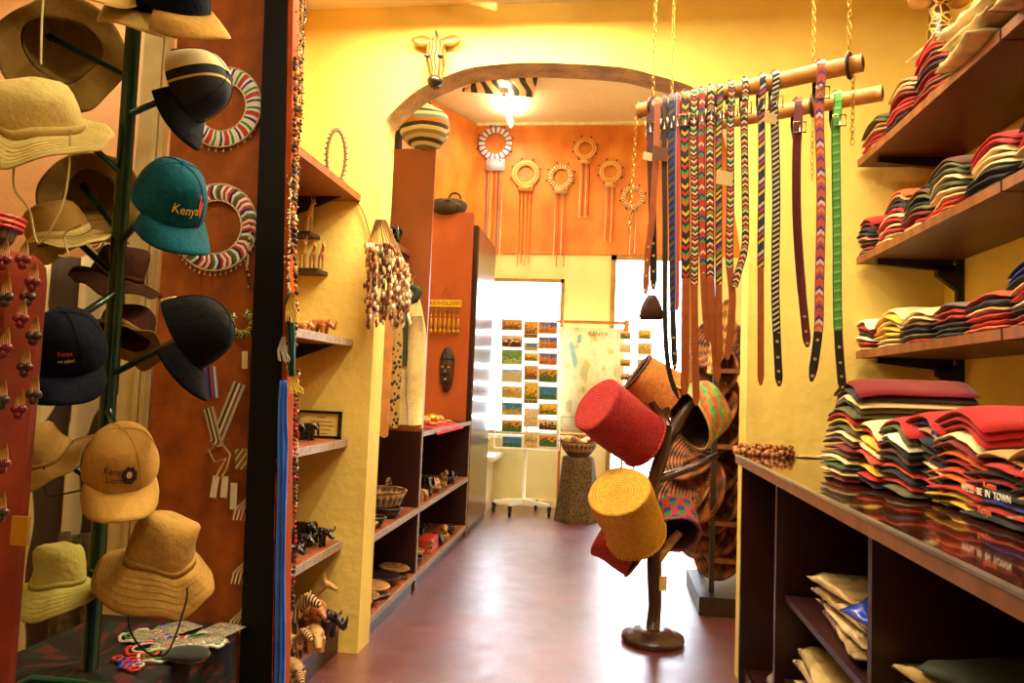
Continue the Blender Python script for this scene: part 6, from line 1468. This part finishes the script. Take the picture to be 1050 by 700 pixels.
collar_px(575, 181, 13.5, 8, og2, 'orange and white beaded collar third from the left on the orange wall', (7, 191, 199), (4, 276), [bcream, orange_s], rim=bgold)
collar_px(600, 152, 11.5, 6.5, og, 'highest hung small orange collar, fourth from the left', (6, 163, 168), (4, 223), [bcream, bred], rim=bgold)
collar_px(626, 176, 11.5, 6.5, og, 'small orange collar fifth from the left on the orange wall', (6, 186, 192), (4, 248), [bcream, orange_s], rim=bgold)
collar_px(649, 202, 11.5, 8, og2, 'thin open white collar, rightmost on the orange wall', (5, 211, 216), (2, 262), [bcream], rim=bcream)
# postcards
def card_mat(name, sky, mid, low, seed):
    if name in MATS: return MATS[name]
    m, n, l, b = _new(name); tc = n.new('ShaderNodeTexCoord'); sp = n.new('ShaderNodeSeparateXYZ'); l.new(tc.outputs['UV'], sp.inputs[0])
    nz = n.new('ShaderNodeTexNoise'); nz.inputs['Scale'].default_value = 5; nz.inputs['Detail'].default_value = 3; mp = n.new('ShaderNodeMapping'); mp.inputs['Location'].default_value = (seed*3.3, seed, 0); l.new(tc.outputs['UV'], mp.inputs[0]); l.new(mp.outputs[0], nz.inputs[0])
    t = math_(n, l, 'ADD', sp.outputs[1], math_(n, l, 'MULTIPLY', math_(n, l, 'SUBTRACT', nz.outputs[0], .5), 2.6))
    rp = n.new('ShaderNodeValToRGB'); e = rp.color_ramp.elements; e[0].position = .28; e[0].color = (*srgb(low), 1); e[1].position = .72; e[1].color = (*srgb(sky), 1); k = e.new(.5); k.color = (*srgb(mid), 1)
    l.new(t, rp.inputs[0]); l.new(rp.outputs[0], b.inputs['Base Color']); b.inputs['Roughness'].default_value = .4; MATS[name] = m; return m
CM = {'lion': ('D9A24A', 'B8641E', '6A4A1E'), 'red': ('E0C8A0', 'A83A1E', '2A1A14'), 'green': ('6A9A4A', '2A6A2A', 'A8B86A'), 'tree': ('A8C0D0', 'D8B83A', 'C8B890'), 'plain': ('D8B878', '8A7A3A', 'C89A3A'), 'lake': ('3A7AA0', '4A8A9A', 'C8982E'), 'blue': ('2A6AB0', '4A80A8', '2A5A3A'), 'cats': ('4A5AA8', 'E0922A', 'A85A1E'), 'gold': ('E8C03A', 'D8901E', '5A6A1E'), 'sketch': ('E8D4A8', 'D8C08A', 'C8A878'), 'bird': ('E0C890', '4A5A1E', 'D8B070'), 'mixed': ('D8902A', '2A3A1E', '3A6A2A'), 'people': ('E0C088', '7A1E1A', '1E2A1A')}
whitec = mat('white_card_border', 'EDE6D0', .6, var=.02)
def postcard(px, py, w, h, kind, label, y, grp):
    a, b = AY(px-w/2, py-h/2, y), AY(px+w/2, py+h/2, y)
    r = root('postcard', label, 'postcard', ((a.x+b.x)/2, y, b.z), grp); x0, x1, z0, z1 = a.x, b.x, b.z, a.z
    part('card', MB().box((x0-.008, y-.003, z0-.008), (x1+.008, y, z1+.008)), whitec, r)
    mb = MB(); mb.af([mb.av(p) for p in ((x0+.004, y-.0045, z0+.004), (x1-.004, y-.0045, z0+.004), (x1-.004, y-.0045, z1-.004), (x0+.004, y-.0045, z1-.004))], [(0, 0), (1, 0), (1, 1), (0, 1)], False)
    part('picture', mb, card_mat('photo_'+kind, *CM[kind], len(kind)), r)
RY = 6.95
a, b = AY(512, 325, RY), AY(573, 462, RY); px_ = AY(537, 500, RY)
r = root('postcard_rack', 'white wheeled postcard stand in front of the first window', 'rack', (px_.x, RY+.03, 0))
mb = MB()
for q in ((a.x, b.x, b.z-.004, b.z+.004), (a.x, b.x, a.z-.004, a.z+.004)): mb.box((q[0], RY+.012, q[2]), (q[1], RY+.018, q[3]))
for i in range(5):
    x = a.x+(b.x-a.x)*i/4; part('wire', MB().tube([(x, RY+.01, b.z), (x, RY+.01, a.z)], .003, 6), white_m, r)
for i in range(8):
    z = b.z+(a.z-b.z)*i/8; part('card_ledge', MB().box((a.x, RY-.012, z-.002), (b.x, RY+.006, z+.002)), white_m, r)
part('post', MB().tube([(px_.x, RY+.03, .12), (px_.x, RY+.03, b.z+.3)], .016, 12), white_m, r)
hub = V3((px_.x, RY+.03, .12))
for k, (dx, dy) in enumerate(((-.28, -.05), (-.1, -.24), (.26, -.14), (.1, .22))):
    e = hub+V3((dx, dy, -.01)); lg = part('leg', MB().hexa([hub+V3((0, -.02, -.02)), e+V3((0, -.015, -.015)), e+V3((0, .015, -.015)), hub+V3((0, .02, -.02)), hub+V3((0, -.02, .02)), e+V3((0, -.015, .01)), e+V3((0, .015, .01)), hub+V3((0, .02, .02))]), white_m, r)
    wh = MB().tube([e+V3((-.012, 0, -.07)), e+V3((.012, 0, -.07))], .038, 16).box(e+V3((-.018, -.012, -.06)), e+V3((.018, .012, -.01))); wh.v = [p-wm(lg).translation for p in wh.v]; lpart('caster', wh, black_m, lg)
cols_ = [(525, [(333, 'lion', 11), (350, 'red', 12), (366, 'green', 15), (385, 'tree', 13), (402, 'plain', 12), (419, 'lake', 13), (437, 'mixed', 13), (453, 'blue', 12)], 20, 'left'), (544.5, [(338, 'lion', 17), (355.5, 'lake', 8), (366, 'gold', 8), (382, 'lion', 15), (402.5, 'gold', 22), (428, 'sketch', 19), (451, 'bird', 17)], 13, 'middle'), (562, [(336, 'cats', 12), (351.5, 'cats', 12), (368, 'cats', 12), (385, 'mixed', 14), (403, 'blue', 14), (419.5, 'gold', 12), (435.5, 'people', 11), (452, 'mixed', 13)], 18, 'right')]
DN = {'lion': 'golden animal', 'red': 'red and dark', 'green': 'green', 'tree': 'lone tree', 'plain': 'savanna', 'lake': 'blue and gold', 'mixed': 'orange and green', 'blue': 'blue', 'gold': 'golden yellow', 'sketch': 'pale sketch', 'bird': 'green bird', 'cats': 'blue and orange', 'people': 'red clad people'}
for x, L_, w, cn in cols_:
    for i, (yy, kd, h) in enumerate(L_): postcard(x, yy, w, h, kd, f'{DN[kd]} postcard, {NTH[i]} from the top in the {cn} column', RY-.004, 'postcards on the wheeled stand')
# second rack
RY2 = 6.9
a, b = AY(634, 336, RY2), AY(672, 396, RY2)
r = root('postcard_rack', 'white postcard stand to the right of the map', 'rack', ((a.x+b.x)/2, RY2+.03, 0))
for i in range(4):
    x = a.x+(b.x-a.x)*i/3; part('wire', MB().tube([(x, RY2+.01, b.z-.3), (x, RY2+.01, a.z)], .003, 6), white_m, r)
part('post', MB().tube([((a.x+b.x)/2, RY2+.03, .03), ((a.x+b.x)/2, RY2+.03, b.z)], .014, 10), white_m, r); part('foot', MB().lathe([(0, 0), (.18, 0), (.18, .02), (0, .03)], 24), white_m, r) if False else None
fm = MB().lathe([(0, 0), (.18, 0), (.18, .02), (0, .03)], 24); fm.v = [p+V3(((a.x+b.x)/2, RY2+.03, 0)) for p in fm.v]; part('foot', fm, white_m, r)
for i, (x, yy, w, h, kd) in enumerate(((641, 344, 10, 7, 'mixed'), (661, 343, 12, 9, 'gold'), (641, 357, 10, 8, 'sketch'), (661, 357.5, 13, 11, 'plain'), (641, 372, 10, 7, 'lion'), (641, 386, 10, 7, 'red'), (660, 373, 12, 9, 'tree'))):
    postcard(x, yy, w, h, kd, f'{DN[kd]} postcard on the stand right of the map, {("top left", "top right", "second left", "second right", "third left", "bottom left", "third right")[i]}', RY2-.004, 'postcards right of the map')
# map
MY = 7.05
a, b = AY(574, 335, MY), AY(638, 446, MY)
r = root('wall_map', 'large pale map on a wooden rail between the postcard stands', 'map', ((a.x+b.x)/2, MY, b.z))
def map_mat():
    m, n, l, bb = _new('map_paper'); tc = n.new('ShaderNodeTexCoord'); nz = n.new('ShaderNodeTexNoise'); nz.inputs['Scale'].default_value = 6; nz.inputs['Detail'].default_value = 6; l.new(tc.outputs['UV'], nz.inputs[0])
    rp = n.new('ShaderNodeValToRGB'); e = rp.color_ramp.elements; e[0].position = .3; e[0].color = (*srgb('B8C09A'), 1); e[1].position = .55; e[1].color = (*srgb('EFE7BE'), 1)
    for p, c in ((.38, 'C8B87A'), (.44, 'E8DCA8'), (.7, 'E8C8A8')): k = e.new(p); k.color = (*srgb(c), 1)
    l.new(nz.outputs[0], rp.inputs[0]); l.new(rp.outputs[0], bb.inputs['Base Color']); bb.inputs['Roughness'].default_value = .6; return m
mb = MB(); mb.sheet([[V3((a.x+(b.x-a.x)*i, MY, b.z+(a.z-b.z)*j)) for j in (0, 1)] for i in (0, 1)], .004, nrm=(0, -1, 0), uvf=lambda p, q: (p, q)); part('sheet', mb, map_mat(), r)
ty = AY(605, 342, MY); part('title', textmb('KENYA', .06, .001, M=T((a.x+b.x)/2+.06, MY-.006, ty.z) @ RX(pi/2)), mat('map_ink', 'A08A5A', .7), r)
lk = [AY(x, y, MY-.006) for x, y in ((583, 352), (587, 350), (590, 362), (592, 372), (589, 378), (586, 366))]
mb = MB(); mb.af([mb.av(p) for p in lk], None, False); part('lake_patch', mb, mat('map_blue', '9CC8DC', .6), r, 'pale blue lake')
lk = [AY(x, y, MY-.006) for x, y in ((592, 344), (596, 342), (596, 350), (592, 352))]; mb = MB(); mb.af([mb.av(p) for p in lk], None, False); part('lake_patch', mb, MATS['map_blue'], r, 'pale blue lake')
lg_a, lg_b = AY(575, 427, MY-.006), AY(600, 442, MY-.006)
part('legend_box', MB().tube([V3((lg_a.x, MY-.006, lg_a.z)), V3((b.x-.03, MY-.006, lg_a.z)), V3((b.x-.03, MY-.006, lg_b.z)), V3((lg_a.x, MY-.006, lg_b.z))], .0025, 4, closed=True), MATS['map_ink'], r)
rail = mat('orange_rail_wood', 'C4701E', .45)
ra, rb = AY(570, 328, MY), AY(645, 333, MY); part('top_rail', MB().box((ra.x, MY-.02, rb.z), (rb.x, MY+.015, ra.z)), rail, r)
ra, rb = AY(640, 328, MY), AY(645, 341, MY); part('rail_end', MB().box((ra.x, MY-.021, rb.z), (rb.x, MY+.015, ra.z)), rail, r)
ra, rb = AY(570, 444, MY), AY(640, 449, MY); part('bottom_rail', MB().box((ra.x, MY-.03, rb.z), (rb.x, MY+.015, ra.z)), rail, r)
for x in (574, 638): q = AY(x, 448, MY); part('support_leg', MB().box((q.x-.012, MY-.01, 0), (q.x+.012, MY+.012, q.z)), rail, r)
# draped pedestal and basket of trinkets
PYD = 6.8
c = AY(592, 500, PYD); zt_ = AY(592, 468, PYD).z; bt_ = AZ(592, 528, 0)
cl = spots('brown_print_drape', '140C08', '5A4420', 60)
R0 = 19/FPX*PYD; rows = []
for i in range(60):
    t = 2*pi*i/60; rows.append([V3((c.x+R0*.05*cos(t), PYD+R0*.05*sin(t), zt_)), V3((c.x+R0*.8*cos(t), PYD+R0*.8*sin(t), zt_))]+[V3((c.x+R0*(.84+.3*v)*cos(t)*(1+.09*sin(7*t+2*v)*(.2+v)), PYD+R0*(.84+.3*v)*sin(t)*(1+.09*sin(7*t+2*v)*(.2+v)), zt_*(1-v)+.004)) for v in (.03, .2, .4, .6, .8, 1)])
r = root('draped_pedestal', 'round pedestal draped in dark patterned cloth under the basket', 'pedestal', (c.x, PYD, 0))
mb = MB(); mb.grid(rows, cu_=True, flip=False); part('cloth', mb, cl, r); part('core', MB().box((c.x-.1, PYD-.1, 0), (c.x+.1, PYD+.1, zt_-.005)), wood, r)
r = bowl((c.x, PYD, zt_+.002), R0*1.05, .14, coil_d, 'wide coiled basket full of trinkets on the draped pedestal', 'coiled_basket', 'basket', None)
random.seed(3)
for i in range(14):
    a = i*2.4; rr = R0*.75*sqrt((i+.5)/14); m = (white_m, ebony, lwood, bred, shells[1])[i % 5]; nm = ('white', 'black', 'tan', 'red', 'cream')[i % 5]
    single('trinket', MB().ball((c.x+rr*cos(a), PYD+rr*sin(a), zt_+.15+.02*(i % 2)), (.035, .025, .022), 8).displace(.012, 30, i), m, f'small {nm} trinket in the basket on the draped pedestal', 'trinket', f'{nm} trinkets in the pedestal basket')
# ceiling: zebra painted board
pz_ = [AZ(x, y, CEILB-.06) for x, y in ((474, 94), (547, 100), (551, 82), (500, 80))]
mb = MB().hexa([p for p in pz_]+[p+V3((0, 0, .03)) for p in pz_])
single('zebra_skin_board', mb, zebra_mat('zebra_hide', '1A1008', 'D9B878', 2.6, 4), 'zebra striped board fixed under the back room ceiling', 'board')
# ============================================================ BASKET SHELF BEHIND THE JAMB
r = root('basket_shelving', 'dark shelving with round brown woven trays behind the right jamb', 'shelving', (.95, 4.6, 0))
bxl, bxr, by0, by1 = .62, 1.35, 4.25, 4.75
for x in (bxl, bxr):
    for y in (by0, by1): part('upright', MB().box((x-.014, y-.014, 0), (x+.014, y+.014, 2.0)), dwood, r)
LV = [AY(740, 575, by0).z, AY(740, 537, by0).z, AY(740, 458, by0).z, AY(740, 380, by0).z]
for z in LV: part('shelf', MB().box((bxl-.02, by0-.01, z-.012), (bxr+.02, by1, z+.012)), wood, r)
part('base_board', MB().box((bxl-.08, by0-.12, 0), (bxr, by1, .1)), dwood, r)
tr = coilmat('brown_rattan', '9A5420', '3A160A', 9, .5, 0)
def tray(px, py, y, R, upv, label, s=1., depth=.07):
    c = AY(px, py, y); M = frame(c, V3(upv).normalized(), V3((1, 0, 0))); r = root('woven_tray', label, 'tray', M=M, group='woven trays on the dark shelving')
    n = 9; mb = MB()
    for i in range(n):
        t = i/(n-1); mb.torus((0, 0, depth*t**1.5), R*(.25+.75*t), .0125, 40, 7)
    lpart('coils', mb, tr, r); lpart('base', MB().lathe([(0, -.004), (R*.27, -.004), (R*.27, .006), (0, .006)], 24), tr, r)
k = 0
for (px, py, y, R, u) in ((722, 506, 4.42, .21, (-.75, -.55, .35)), (740, 515, 4.5, .21, (-.8, -.5, .3)), (706, 510, 4.55, .19, (-.6, -.5, .6)), (745, 495, 4.6, .2, (-.85, -.4, .3)), (735, 430, 4.45, .19, (-.7, -.5, .5)), (748, 438, 4.5, .2, (-.75, -.5, .4)), (742, 418, 4.6, .19, (-.8, -.5, .3)), (738, 355, 4.5, .17, (-.7, -.55, .4)), (750, 365, 4.6, .18, (-.7, -.6, .3)), (745, 565, 4.4, .17, (-.7, -.6, .3))):
    tray(px, py, y, R, u, ('nearest round tray', 'second round tray', 'leftmost round tray', 'rearmost round tray', 'left round tray', 'right round tray', 'rear round tray', 'left round tray', 'right round tray', 'single round tray')[k]+' on the '+('second shelf', 'third shelf', 'highest shelf', 'lowest shelf')[0 if k < 4 else 1 if k < 7 else 2 if k < 9 else 3]+' behind the right jamb'); k += 1
for (px, py, y, R, u, lab) in ((742, 388, 4.5, .15, (-.7, -.6, .3), 'small round tray on the highest shelf behind the right jamb'), (716, 470, 4.6, .2, (-.6, -.5, .6), 'round tray rising from the second shelf to the third'), (748, 475, 4.52, .18, (-.8, -.5, .2), 'round tray tucked under the third shelf by the jamb'), (728, 545, 4.55, .18, (-.7, -.5, .4), 'dark round tray behind the nearest one on the second shelf'), (748, 545, 4.4, .15, (-.8, -.5, .3), 'round tray at the jamb end of the second shelf')):
    tray(px, py, y, R, u, lab)
single('straw_bundle', MB().tube([AY(728, 385, 4.3), AY(735, 360, 4.3), AY(742, 335, 4.35), AY(748, 310, 4.4)], [.02, .05, .06, .04], 12).displace(.02, 12), coilmat('straw', 'D8A850', '7A4A1A', 6, .7, 18), 'bundle of pale straw work above the woven trays', 'straw work')
# ------------------------------------------------------------ lamps and view
batten((-1.0, 2.78, CEIL-.05), (-.1, 2.78, CEIL-.05), 'unseen tube lamp added across the ceiling to brighten the arch wall', 56, WARM, -1)  # added fixture above the view, brightens the wall over the arch
batten((.0, 2.2, CEIL-.05), (.9, 2.2, CEIL-.05), 'unseen tube lamp added on the ceiling above the hanging belts', 26, WARM, -1)  # added lamp out of view, warm light for belts and right side
batten((-2.7, 2.3, CEIL-.05), (-1.9, 2.3, CEIL-.05), 'unseen tube lamp added behind the hat rack to brighten the drape', 9, WARM, -1)  # added only to light the zebra drape and corner from above
single('ceiling_stick', MB().tube([AY(400, -14, 3.0), AY(470, -3, 3.0), AY(509, 7, 2.98)], [.022, .022, .018], 10), mat('pale_stick', 'D9A85A', .5), 'pale wooden stick end just under the ceiling above the arch', 'stick')
batten((-.2, 1.2, CEIL-.05), (-.2, 2.4, CEIL-.05), 'unseen long tube lamp added on the ceiling in mid front room', 26, WARM, -1)  # unseen added lamp, general warm light for the front room
batten((-1.6, 1.0, CEIL-.05), (-1.0, 1.0, CEIL-.05), 'unseen tube lamp added on the ceiling in front of the hat rack', 9, WARM, -1)  # added warm light for the hat corner, fixture out of view
batten((.5, -.6, CEIL-.05), (.5, .6, CEIL-.05), 'unseen tube lamp added on the ceiling over the shirt counter', 22, WARM, -1)  # added unseen lamp, warm light for the counter side
batten(AZ(517, 94, CEILB-.14), AZ(524, 128, CEILB-.14), 'glowing tube lamp on the ceiling of the back room behind the arch', 18, (1, .85, .55), -1, up=.14)
batten((.9, 4.6, CEILB-.2), (.9, 5.9, CEILB-.2), 'tube lamp on the back room ceiling above the basket shelves', 42, (1, .82, .5), -1, up=.2)
batten((-.6, 3.9, CEILB-.2), (-.6, 4.9, CEILB-.2), 'tube lamp on the back room ceiling just behind the arch', 46, (1, .82, .5), -1, up=.2)
SC.view_settings.view_transform = 'Standard'; SC.view_settings.look = 'None'; SC.view_settings.gamma = 1; SC.view_settings.use_curve_mapping = False
SC.view_settings.exposure = .2
SC.cycles.use_denoising = True; SC.cycles.max_bounces = 8; SC.cycles.sample_clamp_indirect = 6
